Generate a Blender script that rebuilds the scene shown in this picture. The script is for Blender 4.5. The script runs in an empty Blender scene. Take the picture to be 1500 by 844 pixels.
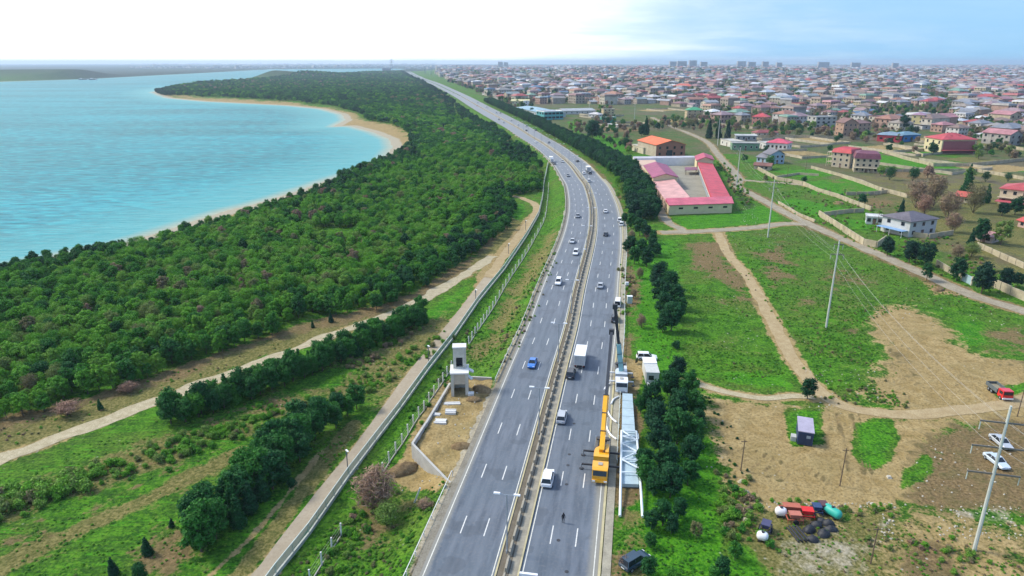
import bpy, bmesh, math, random
import numpy as np
from math import radians as rad, sin, cos, pi
from mathutils import Vector
random.seed(7); RN = np.random.RandomState(11)
S = bpy.context.scene
# ------------------------------------------------------------------ camera
CH = 65.0; PT = rad(18.3); F = 1000.0
cam = bpy.data.cameras.new('camera'); co = bpy.data.objects.new('camera', cam); S.collection.objects.link(co)
cam.lens = 24.0; cam.sensor_width = 36.0; cam.clip_start = 1; cam.clip_end = 120000
co.location = (0, 0, CH); co.rotation_euler = (rad(90) - PT, 0, 0); S.camera = co
# ------------------------------------------------------------------ world, sun, exposure
SUN_EL, SUN_AZ = rad(46), rad(-74)      # azimuth from +Y, negative = to the left of the view
w = bpy.data.worlds.new('World'); S.world = w; w.use_nodes = True
nt = w.node_tree; nt.nodes.clear()
def N(nt, t, **k):
    n = nt.nodes.new(t)
    for a, b in k.items():
        if a == 'i':
            for q, v in b.items(): n.inputs[q].default_value = v
        else: setattr(n, a, b)
    return n
def math_(nt, op, a, b=None, c=None, clamp=False):
    n = N(nt, 'ShaderNodeMath', operation=op, use_clamp=clamp)
    for i, x in enumerate((a, b, c)):
        if x is None: continue
        if isinstance(x, (int, float)): n.inputs[i].default_value = x
        else: nt.links.new(x, n.inputs[i])
    return n.outputs[0]
def mixc(nt, f, a, b, mode='MIX'):
    n = N(nt, 'ShaderNodeMix', data_type='RGBA', blend_type=mode)
    for s, x in (('Factor', f), ('A', a), ('B', b)):
        idx = {'Factor': 0, 'A': 6, 'B': 7}[s]
        if isinstance(x, (int, float)): n.inputs[idx].default_value = x
        elif isinstance(x, tuple): n.inputs[idx].default_value = x if len(x) == 4 else (*x, 1)
        else: nt.links.new(x, n.inputs[idx])
    return n.outputs[2]
def noise(nt, vec, scale, detail=4, rough=.55, dist=0.0):
    n = N(nt, 'ShaderNodeTexNoise', i={'Scale': scale, 'Detail': detail, 'Roughness': rough, 'Distortion': dist})
    if vec is not None: nt.links.new(vec, n.inputs['Vector'])
    return n.outputs['Fac']
def maprange(nt, v, a, b, c=0.0, d=1.0, smooth=False):
    n = N(nt, 'ShaderNodeMapRange', i={1: a, 2: b, 3: c, 4: d})
    if smooth: n.interpolation_type = 'SMOOTHSTEP'
    nt.links.new(v, n.inputs[0]); return n.outputs[0]
sky = N(nt, 'ShaderNodeTexSky', sky_type='NISHITA', sun_disc=False, sun_elevation=SUN_EL, sun_rotation=SUN_AZ,
        altitude=60, air_density=1.0, dust_density=2.0, ozone_density=1.5)
tc = N(nt, 'ShaderNodeTexCoord'); sp = N(nt, 'ShaderNodeSeparateXYZ'); nt.links.new(tc.outputs['Generated'], sp.inputs[0])
zz = math_(nt, 'ADD', math_(nt, 'MAXIMUM', sp.outputs[2], 0.0), 0.10)
cb = N(nt, 'ShaderNodeCombineXYZ')
nt.links.new(math_(nt, 'DIVIDE', sp.outputs[0], zz), cb.inputs[0]); nt.links.new(math_(nt, 'DIVIDE', sp.outputs[1], zz), cb.inputs[1])
cn = noise(nt, cb.outputs[0], 0.33, 7, .58, .6)
# clouds are thick on the side of the hazy sun (left) and thin out to the right
sd = (sin(SUN_AZ), cos(SUN_AZ))
side = math_(nt, 'ADD', math_(nt, 'MULTIPLY', sp.outputs[0], -0.72), math_(nt, 'MULTIPLY', sp.outputs[1], .45))
cover = maprange(nt, math_(nt, 'ADD', math_(nt, 'MULTIPLY', side, 1.15), math_(nt, 'MULTIPLY', cn, .95)), .46, 1.22, 0, 1, True)
vor = noise(nt, cb.outputs[0], 1.1, 6, .6, .3)
ccol = mixc(nt, maprange(nt, vor, .38, .66), (7.0, 8.0, 10.8), (12.5, 12.3, 12.0))
blue = mixc(nt, maprange(nt, sp.outputs[2], 0.0, .22, 0, 1), (3.6, 8.2, 12.4), (4.6, 7.2, 12.4))
skyb = mixc(nt, 0.75, sky.outputs[0], blue)
bright = mixc(nt, maprange(nt, side, .05, .62, 0, 1, True), ccol, (17.5, 17.8, 17.2))
cloudy = mixc(nt, maprange(nt, cover, 0, 1, .06, 1), skyb, bright)
bg = N(nt, 'ShaderNodeBackground', i={1: 0.078}); nt.links.new(cloudy, bg.inputs[0])
out = N(nt, 'ShaderNodeOutputWorld'); nt.links.new(bg.outputs[0], out.inputs[0])
sl = bpy.data.lights.new('sun', 'SUN'); sl.energy = 3.0; sl.angle = rad(12); sl.color = (1, .95, .86)
so = bpy.data.objects.new('sun', sl); S.collection.objects.link(so)
sdir = Vector((sin(SUN_AZ) * cos(SUN_EL), cos(SUN_AZ) * cos(SUN_EL), sin(SUN_EL)))
so.rotation_euler = sdir.to_track_quat('Z', 'Y').to_euler(); so.location = (0, 0, 200)
S.view_settings.view_transform = 'Standard'; S.view_settings.look = 'None'
S.view_settings.exposure = 0.38; S.view_settings.gamma = 1
S.render.engine = 'CYCLES'
c = S.cycles; c.max_bounces = 5; c.diffuse_bounces = 2; c.glossy_bounces = 2; c.transmission_bounces = 2
c.transparent_max_bounces = 4; c.volume_bounces = 0; c.caustics_reflective = False; c.caustics_refractive = False

# ------------------------------------------------------------------ pixel (1500x844 photo) -> ground, terrain
def G(u, v, z=0.0):
    """photo pixel to the point where its ray meets height z (arrays allowed)"""
    x = (np.asarray(u, float) - 750) / F; y = (422 - np.asarray(v, float)) / F
    dy = cos(PT) + y * sin(PT); dz = -sin(PT) + y * cos(PT); t = (z - CH) / dz
    return x * t, dy * t
def GA(px, z=0.0):
    a = np.array(px, float); X, Y = G(a[:, 0], a[:, 1], z); return np.stack([X, Y], 1)
def proj(x, y, z):
    yc = y * sin(PT) + (z - CH) * cos(PT); zc = y * cos(PT) - (z - CH) * sin(PT)
    return 750 + F * x / zc, 422 - F * yc / zc
def catmull(P, n=10):
    P = np.array(P, float); P = np.vstack([2 * P[0] - P[1], P, 2 * P[-1] - P[-2]]); o = []
    for i in range(1, len(P) - 2):
        a, b, c_, d = P[i - 1], P[i], P[i + 1], P[i + 2]
        for t in np.arange(0, 1, 1 / n):
            o.append(.5 * (2 * b + (c_ - a) * t + (2 * a - 5 * b + 4 * c_ - d) * t * t + (3 * b - a - 3 * c_ + d) * t ** 3))
    o.append(P[-2]); return np.array(o)
MED = [(743, 841), (782, 690), (820, 540), (837, 479), (849, 420), (864, 361), (869, 329), (868, 300), (860, 273), (852, 262), (836, 241), (817, 225),
       (799, 212), (777, 199), (753, 184), (703, 157), (673, 140), (646, 128), (623, 118), (607, 111), (597, 106)]
mp = GA(MED); d0 = mp[1] - mp[0]; d0 /= np.linalg.norm(d0)
mp = np.vstack([mp[0] - d0 * 130, mp[0] - d0 * 60, mp])
cl = catmull(mp, 12)
for _ in range(6): cl[1:-1] = (cl[:-2] + 2 * cl[1:-1] + cl[2:]) / 4
seg = np.linalg.norm(np.diff(cl, axis=0), axis=1); SS = np.concatenate([[0], np.cumsum(seg)])
_s0 = SS[np.argmin(np.abs(cl[:, 1] - mp[2][1]) + np.abs(cl[:, 0] - mp[2][0]))]; SS = SS - _s0
ss = np.concatenate([np.arange(-120, 1200, 2.5), np.arange(1200, SS[-1], 25)])
RX = np.interp(ss, SS, cl[:, 0]); RY = np.interp(ss, SS, cl[:, 1])
for _ in range(10):
    RX[1:-1] = (RX[:-2] + 2 * RX[1:-1] + RX[2:]) / 4; RY[1:-1] = (RY[:-2] + 2 * RY[1:-1] + RY[2:]) / 4
TX = np.gradient(RX); TY = np.gradient(RY); tl = np.hypot(TX, TY); TX /= tl; TY /= tl
def RF(s, off, z=0.0):
    """road frame: s along the median, off > 0 to the right"""
    x = np.interp(s, ss, RX); y = np.interp(s, ss, RY); tx = np.interp(s, ss, TX); ty = np.interp(s, ss, TY)
    return x + ty * off, y - tx * off, z
def heading(s): return math.atan2(np.interp(s, ss, TY), np.interp(s, ss, TX))
_k = np.concatenate([np.arange(0, 520, 4), np.arange(520, len(ss), 4)]); KP = np.stack([RX[_k], RY[_k]], 1); KS = ss[_k]
def polydist(x, y, P, closed=False):
    """distance, side (+1 left of travel), s, of points to polyline P"""
    P = np.asarray(P, float)
    if closed: P = np.vstack([P, P[:1]])
    best = np.full(x.shape, 1e18); side = np.zeros(x.shape); sa = np.zeros(x.shape); s = 0
    for a, b in zip(P[:-1], P[1:]):
        dx, dy = b - a; L2 = dx * dx + dy * dy + 1e-12
        t = np.clip(((x - a[0]) * dx + (y - a[1]) * dy) / L2, 0, 1)
        d = (x - a[0] - t * dx) ** 2 + (y - a[1] - t * dy) ** 2
        m = d < best; best = np.where(m, d, best)
        side = np.where(m, np.sign(dx * (y - a[1]) - dy * (x - a[0])), side); sa = np.where(m, s + t * math.sqrt(L2), sa); s += math.sqrt(L2)
    return np.sqrt(best), side, sa
def inside(x, y, P):
    P = np.asarray(P); r = np.zeros(x.shape, bool); j = len(P) - 1
    for i in range(len(P)):
        xi, yi = P[i]; xj, yj = P[j]
        c_ = ((yi > y) != (yj > y)) & (x < (xj - xi) * (y - yi) / ((yj - yi) if yj != yi else 1e-9) + xi); r ^= c_; j = i
    return r
def sdist(x, y, P):
    d, _, _ = polydist(x, y, P, True); return np.where(inside(x, y, P), d, -d)
def sms(a, b, v): t = np.clip((v - a) / (b - a), 0, 1); return t * t * (3 - 2 * t)
WZ = -6.0
SHORE = [(-900, 600), (-400, 500), (-150, 430), (0, 392), (60, 380), (110, 369), (170, 359), (240, 338), (330, 309), (365, 301), (400, 291), (440, 278), (480, 264), (520, 251), (560, 234),
         (574, 216), (569, 204), (545, 194), (512, 185), (486, 186), (505, 176), (500, 168), (470, 160), (420, 155), (360, 152), (300, 149), (245, 144), (222, 135.5), (240, 130), (300, 122),
         (380, 114), (450, 110), (520, 106.5), (575, 103.5), (596, 101.4), (560, 100.5), (400, 101.5), (350, 104.2), (300, 107), (230, 110.5), (130, 116), (0, 120), (-300, 127), (-900, 140)]
SH = GA(SHORE, WZ); WATER = np.vstack([SH, [[-9000, SH[-1][1]], [-9000, SH[0][1]]]])
PIT = GA([(659, 562), (624, 621), (605, 651), (661, 707), (692, 664), (716, 604), (724, 556), (690, 551)], -.4)
def hills(x, y):
    h = 34 * np.exp(-(((x + 2150) / 900) ** 2 + ((y - 3300) / 330) ** 2)) + 26 * np.exp(-(((x + 1250) / 420) ** 2 + ((y - 3250) / 200) ** 2))
    h += 22 * np.exp(-(((x - 1100) / 1500) ** 2 + ((y - 4600) / 900) ** 2)) + 12 * np.exp(-(((x - 350) / 500) ** 2 + ((y - 2300) / 500) ** 2))
    return h
def nz(x, y, f, s=0):
    return (np.sin(x * f + 1.7 * np.sin(y * f * .7 + s)) + np.sin(y * f * 1.13 + 1.3 * np.sin(x * f * .9 + s * 2)) + .6 * np.sin((x + y) * f * 1.9 + s)) / 2.6
def T(x, y, full=False):
    x = np.asarray(x, float); y = np.asarray(y, float); sh = x.shape; x = np.atleast_1d(x).ravel(); y = np.atleast_1d(y).ravel()
    d, side, sa = polydist(x, y, KP); off = -d * side; sR = sa + KS[0]
    lef = -off
    z = -2.8 * sms(13.2, 20, lef) * (1 - sms(900, 1600, sR))
    far = sms(16, 60, np.abs(off))
    z += .22 * nz(x, y, .09) * far + .10 * nz(x, y, .41, 2) * sms(16, 30, np.abs(off))
    near = (x < -4) & (x > -30) & (y > 80) & (y < 150); p = np.zeros(x.shape); p[near] = sms(-.25, .25, sdist(x[near], y[near], PIT))
    zp = -.45 + .28 * nz(x, y, .8) + .12 * nz(x, y, 2.1, 1); z = z * (1 - p) + zp * p
    sw = np.full(x.shape, 500.0); m = (x < 60); sw[m] = -sdist(x[m], y[m], WATER)      # >0 inland
    land = np.clip(sw, 0, 60) / 60
    zl = WZ + (z - WZ) * (sms(0, 1, land)); z = np.where(sw < 60, np.where(sw > 0, zl + .05, WZ - np.clip(-sw * .12, .02, 3)), z)
    z += hills(x, y) * sms(15, 120, sw)
    z = z - .02
    z = z.reshape(sh)
    if full: return z, off.reshape(sh), sR.reshape(sh), sw.reshape(sh)
    return z
def P(u, v):
    """photo pixel -> point on the terrain"""
    u = np.atleast_1d(np.asarray(u, float)); v = np.atleast_1d(np.asarray(v, float)); z = np.full(u.shape, -1.0)
    for _ in range(5): x, y = G(u, v, z); z = .5 * z + .5 * T(x, y) if _ < 3 else T(x, y)
    return np.stack([x, y, z], 1)
def PW(px): a = np.array(px, float); return P(a[:, 0], a[:, 1])

# ------------------------------------------------------------------ materials
MATS = {}
def new_mat(name):
    m = bpy.data.materials.new(name); m.use_nodes = True; nt = m.node_tree; nt.nodes.clear()
    b = N(nt, 'ShaderNodeBsdfPrincipled'); o = N(nt, 'ShaderNodeOutputMaterial'); nt.links.new(b.outputs[0], o.inputs[0]); return m, nt, b
def paint(col, rough=.7, metal=0.0, var=.16, sc=.7, bump=0.0, name=None, coat=0.0):
    k = (tuple(round(c_, 3) for c_ in col), rough, metal, var, sc, bump)
    if k in MATS: return MATS[k]
    m, nt, b = new_mat(name or 'paint'); tc = N(nt, 'ShaderNodeTexCoord')
    n1 = noise(nt, tc.outputs['Object'], sc, 5, .6); n2 = noise(nt, tc.outputs['Object'], sc * 9, 3, .6)
    f = math_(nt, 'ADD', math_(nt, 'MULTIPLY', n1, .65), math_(nt, 'MULTIPLY', n2, .35))
    f = maprange(nt, f, .3, .7)
    d = tuple(c_ * (1 - var) * .93 for c_ in col); l = tuple(min(1, c_ * (1 + var)) for c_ in col)
    nt.links.new(mixc(nt, f, d, l), b.inputs['Base Color'])
    b.inputs['Roughness'].default_value = rough; b.inputs['Metallic'].default_value = metal
    if coat: b.inputs['Coat Weight'].default_value = coat
    if bump:
        bm_ = N(nt, 'ShaderNodeBump', i={'Strength': .6, 'Distance': bump}); nt.links.new(n2, bm_.inputs['Height']); nt.links.new(bm_.outputs[0], b.inputs['Normal'])
    MATS[k] = m; return m
CONC = paint((.42, .41, .38), .85, 0, .22, .5, .02, 'concrete'); CONCW = paint((.66, .65, .62), .8, 0, .15, .5, 0, 'pale_concrete')
STONE = paint((.47, .41, .29), .9, 0, .25, .35, .03, 'limestone'); GLASS = paint((.018, .024, .032), .12, 0, .2, 1, 0, 'dark_glass')
RUBBER = paint((.015, .015, .016), .8, 0, .2, 3, 0, 'rubber'); STEEL = paint((.32, .36, .40), .45, .4, .15, 1, 0, 'galvanised_steel')
WHITE = paint((.78, .79, .80), .4, 0, .06, 1, 0, 'white_paint'); DARK = paint((.03, .03, .035), .5, 0, .2, 2, 0, 'dark_metal')
YEL = paint((.80, .40, .015), .38, 0, .10, 1.5, 0, 'yellow_paint'); HEADL = paint((.85, .86, .85), .1, 0, .03, 2, 0, 'lamp_glass'); TAILL = paint((.35, .01, .01), .2, 0, .1, 2, 0, 'tail_lamp')
WOOD = paint((.13, .09, .06), .85, 0, .25, 2, 0, 'weathered_wood'); BARK = paint((.085, .065, .05), .9, 0, .25, 2, .02, 'bark')
ROOFS = {}
def roofmat(col, rough=.55):
    """painted metal sheet: blotchy fading plus fine standing seams"""
    k = tuple(round(c_, 3) for c_ in col)
    if k in ROOFS: return ROOFS[k]
    m, nt, b = new_mat('roof_sheet'); tc = N(nt, 'ShaderNodeTexCoord'); o = tc.outputs['Object']; n1 = noise(nt, o, .22, 5, .65); n2 = noise(nt, o, 1.7, 4, .65)
    q = mixc(nt, maprange(nt, n1, .35, .65), tuple(c_ * .74 for c_ in col), tuple(min(1, c_ * 1.14 + .012) for c_ in col)); q = mixc(nt, maprange(nt, n2, .52, .70, 0, .35), q, (.30, .26, .23))
    wv = N(nt, 'ShaderNodeTexWave', i={'Scale': .45, 'Distortion': .15}); wv.bands_direction = 'X'; nt.links.new(o, wv.inputs['Vector']); q = mixc(nt, maprange(nt, wv.outputs['Fac'], .12, 0, 0, .45), q, tuple(c_ * .45 for c_ in col))
    nt.links.new(q, b.inputs['Base Color']); b.inputs['Roughness'].default_value = rough; ROOFS[k] = m; return m

# ------------------------------------------------------------------ mesh builder
class MB:
    def __init__(s): s.v = []; s.f = []
    def add(s, v, f): n = len(s.v); s.v += [tuple(map(float, p)) for p in v]; s.f += [tuple(n + i for i in q) for q in f]; return s
    def box(s, x0, x1, y0, y1, z0, z1, taper=0):
        t = taper; return s.add([(x0, y0, z0), (x1, y0, z0), (x1, y1, z0), (x0, y1, z0), (x0 + t, y0 + t, z1), (x1 - t, y0 + t, z1), (x1 - t, y1 - t, z1), (x0 + t, y1 - t, z1)],
                            [(0, 3, 2, 1), (4, 5, 6, 7), (0, 1, 5, 4), (1, 2, 6, 5), (2, 3, 7, 6), (3, 0, 4, 7)])
    def tube(s, pts, r, n=7, r2=None):
        pts = [Vector(p) for p in pts]; m = len(pts); vs = []; fs = []
        for i, p in enumerate(pts):
            d = (pts[min(i + 1, m - 1)] - pts[max(i - 1, 0)]).normalized(); a = d.cross(Vector((0, 0, 1)) if abs(d.z) < .9 else Vector((1, 0, 0))).normalized(); b = d.cross(a)
            rr = r if r2 is None else r + (r2 - r) * i / (m - 1)
            for k in range(n): vs.append(p + a * rr * cos(2 * pi * k / n) + b * rr * sin(2 * pi * k / n))
        for i in range(m - 1):
            for k in range(n): k2 = (k + 1) % n; fs.append((i * n + k, i * n + k2, (i + 1) * n + k2, (i + 1) * n + k))
        fs += [tuple(range(n - 1, -1, -1)), tuple((m - 1) * n + k for k in range(n))]
        return s.add(vs, fs)
    def beam(s, a, b, w_, h):
        a = Vector(a); b = Vector(b); d = (b - a).normalized(); x = d.cross(Vector((0, 0, 1)) if abs(d.z) < .95 else Vector((0, 1, 0))).normalized() * w_ / 2; y = x.cross(d).normalized() * h / 2
        v = [p + sx * x + sy * y for p in (a, b) for sx, sy in ((-1, -1), (1, -1), (1, 1), (-1, 1))]
        return s.add(v, [(0, 1, 2, 3), (7, 6, 5, 4), (0, 4, 5, 1), (1, 5, 6, 2), (2, 6, 7, 3), (3, 7, 4, 0)])
    def prism(s, pts, z0, z1):
        n = len(pts); return s.add([(x, y, z0) for x, y in pts] + [(x, y, z1) for x, y in pts], [tuple(range(n - 1, -1, -1)), tuple(range(n, 2 * n))] + [(i, (i + 1) % n, n + (i + 1) % n, n + i) for i in range(n)])
    def loft(s, secs):
        n = len(secs[0]); v = [p for q in secs for p in q]; f = [tuple(range(n - 1, -1, -1)), tuple((len(secs) - 1) * n + k for k in range(n))]
        for i in range(len(secs) - 1):
            for k in range(n): k2 = (k + 1) % n; f.append((i * n + k, i * n + k2, (i + 1) * n + k2, (i + 1) * n + k))
        return s.add(v, f)
    def cylx(s, c_, r, h, n=14, axis=1):
        a = [0, 0, 0]; a[axis] = h / 2; c_ = Vector(c_); return s.tube([c_ - Vector(a), c_ + Vector(a)], r, n)
    def mesh(s, name, m, smooth=False):
        me = bpy.data.meshes.new(name); me.from_pydata(s.v, [], s.f); me.validate(); me.materials.append(m)
        b = bmesh.new(); b.from_mesh(me); bmesh.ops.recalc_face_normals(b, faces=b.faces); b.to_mesh(me); b.free()
        if smooth: me.polygons.foreach_set('use_smooth', [True] * len(me.polygons))
        return me
    def build(s, name, m, parent=None, smooth=False, bevel=0):
        o = bpy.data.objects.new(name, s.mesh(name, m, smooth)); link(o, parent)
        if bevel: md = o.modifiers.new('bevel', 'BEVEL'); md.width = bevel; md.segments = 2; md.limit_method = 'ANGLE'; md.angle_limit = rad(40)
        return o
def link(o, parent=None):
    S.collection.objects.link(o)
    if parent is not None: o.parent = parent
    return o
def tag(o, label, cat, group=None, kind=None):
    if label: o['label'] = label
    if cat: o['category'] = cat
    if group: o['group'] = group
    if kind: o['kind'] = kind
    return o
def thing(name, label, cat, loc=(0, 0, 0), rz=0.0, group=None):
    o = bpy.data.objects.new(name, None); o.empty_display_size = .5; S.collection.objects.link(o); o.location = tuple(float(q) for q in loc); o.rotation_euler = (0, 0, float(rz)); return tag(o, label, cat, group)
KIDS = {}
def dup(root, loc, rz, label=None, group=None, scale=None, props=None):
    r = root.copy(); S.collection.objects.link(r); r.location = tuple(float(q) for q in loc); r.rotation_euler = (0, 0, float(rz))
    if label: r['label'] = label
    if group: r['group'] = group
    if scale is not None: r.scale = scale if isinstance(scale, tuple) else (scale,) * 3
    if root.name not in KIDS: KIDS[root.name] = [(c_, list(c_.children)) for c_ in root.children]
    for ch, gs in KIDS[root.name]:
        c_ = ch.copy(); S.collection.objects.link(c_); c_.parent = r
        if props:
            for k, v in props.items(): c_[k] = v
        for g in gs: d = g.copy(); S.collection.objects.link(d); d.parent = c_
    return r
def structure(o): o['kind'] = 'structure'; return o
# ------------------------------------------------------------------ ground sheet
def fan(nc, nr, y0, ratio_end, ext=.8):
    t = np.linspace(-1, 1, nc); s_ = t + ext * t ** 5; yy = y0 * (ratio_end / y0) ** np.linspace(0, 1, nr)
    Y = np.repeat((yy - 62)[:, None], nc, 1); X = s_[None, :] * (yy[:, None]) * .98
    idx = np.arange(nr * nc).reshape(nr, nc); f = np.stack([idx[:-1, :-1], idx[:-1, 1:], idx[1:, 1:], idx[1:, :-1]], -1).reshape(-1, 4)
    return X.ravel(), Y.ravel(), f
def npmesh(name, co_, f, m, smooth=True, attrs=None):
    me = bpy.data.meshes.new(name); me.vertices.add(len(co_)); me.vertices.foreach_set('co', np.asarray(co_, np.float32).ravel())
    k = f.shape[1]; me.loops.add(f.size); me.loops.foreach_set('vertex_index', f.ravel().astype(np.int32)); me.polygons.add(len(f))
    me.polygons.foreach_set('loop_start', np.arange(0, f.size, k, dtype=np.int32)); me.polygons.foreach_set('loop_total', np.full(len(f), k, np.int32))
    me.polygons.foreach_set('use_smooth', [smooth] * len(f))
    for a, v in (attrs or {}).items():
        at = me.attributes.new(a, 'FLOAT_COLOR', 'POINT'); at.data.foreach_set('color', np.asarray(v, np.float32).ravel())
    me.update(calc_edges=True)
    if m: me.materials.append(m)
    return me
gx, gy, gf = fan(600, 980, 62, 25000)
gz, goff, gs, gsw = T(gx, gy, True)
A_ = np.zeros((len(gx), 4)); B_ = A_.copy(); C_ = A_.copy(); A_[:, 3] = B_[:, 3] = C_[:, 3] = 1
def mask(arr, ch, px, soft=2.0, val=1.0, world=False, mode='max'):
    if soft >= 2 and not world and mode == 'max': soft = soft * 2.3
    Pw = np.array(px) if world else PW(px)[:, :2]; lo = Pw.min(0) - soft * 2; hi = Pw.max(0) + soft * 2
    m = (gx > lo[0]) & (gx < hi[0]) & (gy > lo[1]) & (gy < hi[1])
    if not m.any(): return
    v = val * sms(-soft, soft, sdist(gx[m], gy[m], Pw)); q = arr[m, ch]; arr[m, ch] = np.maximum(q, v) if mode == 'max' else q * (1 - v)
def erase(px, soft=2.0, world=False):
    for a in (A_, B_, C_):
        for ch in range(3): mask(a, ch, px, soft, 1, world, 'cut')
def strip(arr, ch, px, width, soft=1.2, val=1.0, world=False, mode='max'):
    Pw = catmull(np.array(px) if world else PW(px)[:, :2], 6); lo = Pw.min(0) - width; hi = Pw.max(0) + width
    m = (gx > lo[0]) & (gx < hi[0]) & (gy > lo[1]) & (gy < hi[1]); d, _, _ = polydist(gx[m], gy[m], Pw)
    v = val * (1 - sms(width / 2 - soft, width / 2 + soft, d)); q = arr[m, ch]; arr[m, ch] = np.maximum(q, v) if mode == 'max' else q * (1 - v)
TOWN = GA([(640, 110), (665, 122), (700, 135), (735, 146), (790, 152), (850, 152), (900, 156), (950, 152), (1010, 164), (1050, 180), (1110, 182), (1180, 192), (1240, 192), (1300, 192), (1335, 190), (1400, 202), (1500, 216), (1900, 240), (1900, 95.2), (640, 95.2)])
PATH_PALE = [(-160, 735), (-60, 700), (0, 672), (100, 637), (200, 598), (280, 570), (380, 533), (450, 505), (540, 472), (600, 448), (655, 418), (700, 390), (722, 374)]
PATH_MAIN = [(300, 925), (380, 848), (412, 808), (480, 718), (523, 665), (556, 619), (601, 555), (650, 493), (690, 441), (716, 406), (745, 366), (772, 330), (785, 311), (783, 299), (766, 291), (750, 287)]
R_LANE = [(955, 172), (985, 186), (1031, 205), (1052, 227), (1081, 260), (1078, 272), (1100, 284), (1128, 299), (1153, 313), (1193, 332), (1260, 361), (1340, 396), (1420, 431), (1500, 457), (1620, 500)]
R_BRANCH = [(1075, 262), (1101, 265), (1150, 268), (1180, 272)]
R_PALE = [(968, 341), (1010, 340), (1060, 337), (1110, 333), (1150, 328), (1190, 330)]
R_SAND = [(1052, 341), (1065, 370), (1095, 406), (1120, 450), (1148, 503), (1178, 548), (1212, 583), (1260, 602), (1330, 607), (1400, 602), (1500, 588), (1620, 560)]
R_THIN = [(1008, 556), (1050, 571), (1110, 583), (1160, 580), (1205, 584)]
R_LEFT = [(942, 246), (957, 280), (972, 318), (1000, 338)]
# town and countryside ground
mask(C_, 0, TOWN, 60, 1, True)
mask(C_, 0, [(690, 135), (790, 150), (850, 152), (1000, 164), (1180, 184), (1340, 186), (1500, 208), (1900, 240), (1900, 330), (1480, 262), (1400, 222), (1260, 212), (1160, 240), (1085, 225), (1030, 200), (960, 190), (880, 200), (820, 190), (760, 160)], 12, .95)
# left side: strips of dry grass and bare soil at the wood's edge
mask(A_, 2, [(-300, 740), (0, 615), (130, 578), (230, 552), (320, 515), (400, 490), (480, 462), (560, 450), (620, 425), (690, 380), (748, 318), (770, 330), (720, 384), (640, 432), (560, 478), (440, 512), (330, 545), (250, 575), (120, 630), (0, 672), (-200, 750)], 2.2, .95)
mask(A_, 1, [(-300, 710), (0, 612), (130, 574), (230, 548), (320, 512), (400, 487), (480, 460), (560, 446), (620, 420), (690, 375), (748, 318), (735, 344), (690, 390), (620, 436), (560, 462), (400, 502), (320, 530), (230, 568), (130, 596), (0, 640), (-200, 715)], 2.2, .75)
strip(A_, 2, [(0, 742), (100, 712), (200, 678), (260, 655), (330, 630), (430, 590), (520, 560), (575, 530), (640, 478)], 13, 5, .62)
strip(A_, 2, [(-50, 850), (0, 832), (60, 800), (150, 762), (240, 718), (330, 672), (350, 662)], 4.5, 2.6, .95); strip(A_, 1, [(0, 800), (100, 765), (200, 712), (330, 655)], 1.6, 1, .55)
for q in range(10): strip(A_, 1 if q % 2 else 2, [(-20 + q * 6, 745 + q * 12), (120 + q * 8, 700 + q * 12), (300 - q * 4, 640 + q * 13)], 1.0, .9, .6)
mask(A_, 1, [(185, 812), (270, 770), (330, 790), (300, 850), (180, 850)], 3, .7); mask(A_, 1, [(260, 620), (470, 545), (560, 505), (600, 480), (600, 500), (480, 575), (330, 640), (265, 650)], 2.5, .5)
mask(A_, 2, [(620, 470), (680, 420), (640, 520), (560, 620), (520, 660), (500, 640), (560, 560)], 3, .55)
strip(A_, 2, [(330, 862), (385, 800), (440, 725), (480, 672), (520, 620)], 3.4, 1.4, .95); strip(A_, 0, [(300, 850), (350, 805), (395, 757), (440, 700), (468, 665)], 1.3, .8, .8)
strip(A_, 0, PATH_PALE, 5.6, 1.0, .5); strip(A_, 0, PATH_MAIN, 3.9, 1.0, .75)
mask(A_, 0, [(688, 442), (700, 404), (728, 368), (758, 334), (776, 312), (790, 313), (764, 352), (722, 404)], 1.6, 1)
mask(B_, 0, [(735, 300), (766, 298), (772, 312), (750, 330)], 3, .9); mask(B_, 0, [(600, 470), (690, 410), (684, 430), (620, 500)], 3, .8)
# verge between path and highway
mask(A_, 2, [(700, 545), (760, 455), (800, 395), (818, 340), (812, 330), (770, 385), (725, 450), (690, 520)], 2.5, .72); mask(A_, 1, [(712, 520), (740, 475), (752, 480), (722, 530)], 2.5, .6)
mask(A_, 1, [(628, 590), (690, 500), (672, 552), (600, 640)], 2.2, .6)
m_ = (goff < -11) & (goff > -13.6); A_[m_, 1] = np.maximum(A_[m_, 1], .8 * sms(-13.8, -12.8, goff[m_])); B_[m_, 1] = .55
m_ = (goff > 11) & (goff < 17); A_[m_, 0] = np.maximum(A_[m_, 0], sms(14.4, 13.2, goff[m_]) * .55); A_[m_, 1] = np.maximum(A_[m_, 1], sms(16.8, 15, goff[m_]) * .5)
mask(C_, 0, [(1150, 235), (1500, 250), (1640, 300), (1640, 440), (1500, 430), (1375, 385), (1300, 340), (1200, 262)], 9, .7); mask(A_, 2, [(1230, 256), (1500, 262), (1640, 330), (1640, 440), (1480, 420), (1375, 385), (1300, 330)], 10, .55); mask(A_, 0, PIT, 1.2, 1, True); mask(A_, 0, [(572, 684), (604, 652), (658, 706), (640, 722), (600, 716), (574, 704)], 1.6, .95); strip(A_, 0, [(600, 668), (622, 618), (656, 560)], 3.2, 1, .8)
mask(A_, 1, [(690, 570), (720, 556), (722, 575), (700, 600), (684, 590)], 1.2, .55); mask(A_, 1, [(520, 740), (560, 700), (575, 770), (545, 830), (520, 800)], 3, .6); mask(A_, 2, [(545, 700), (640, 690), (650, 720), (600, 750), (560, 760)], 3, .5)
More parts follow.
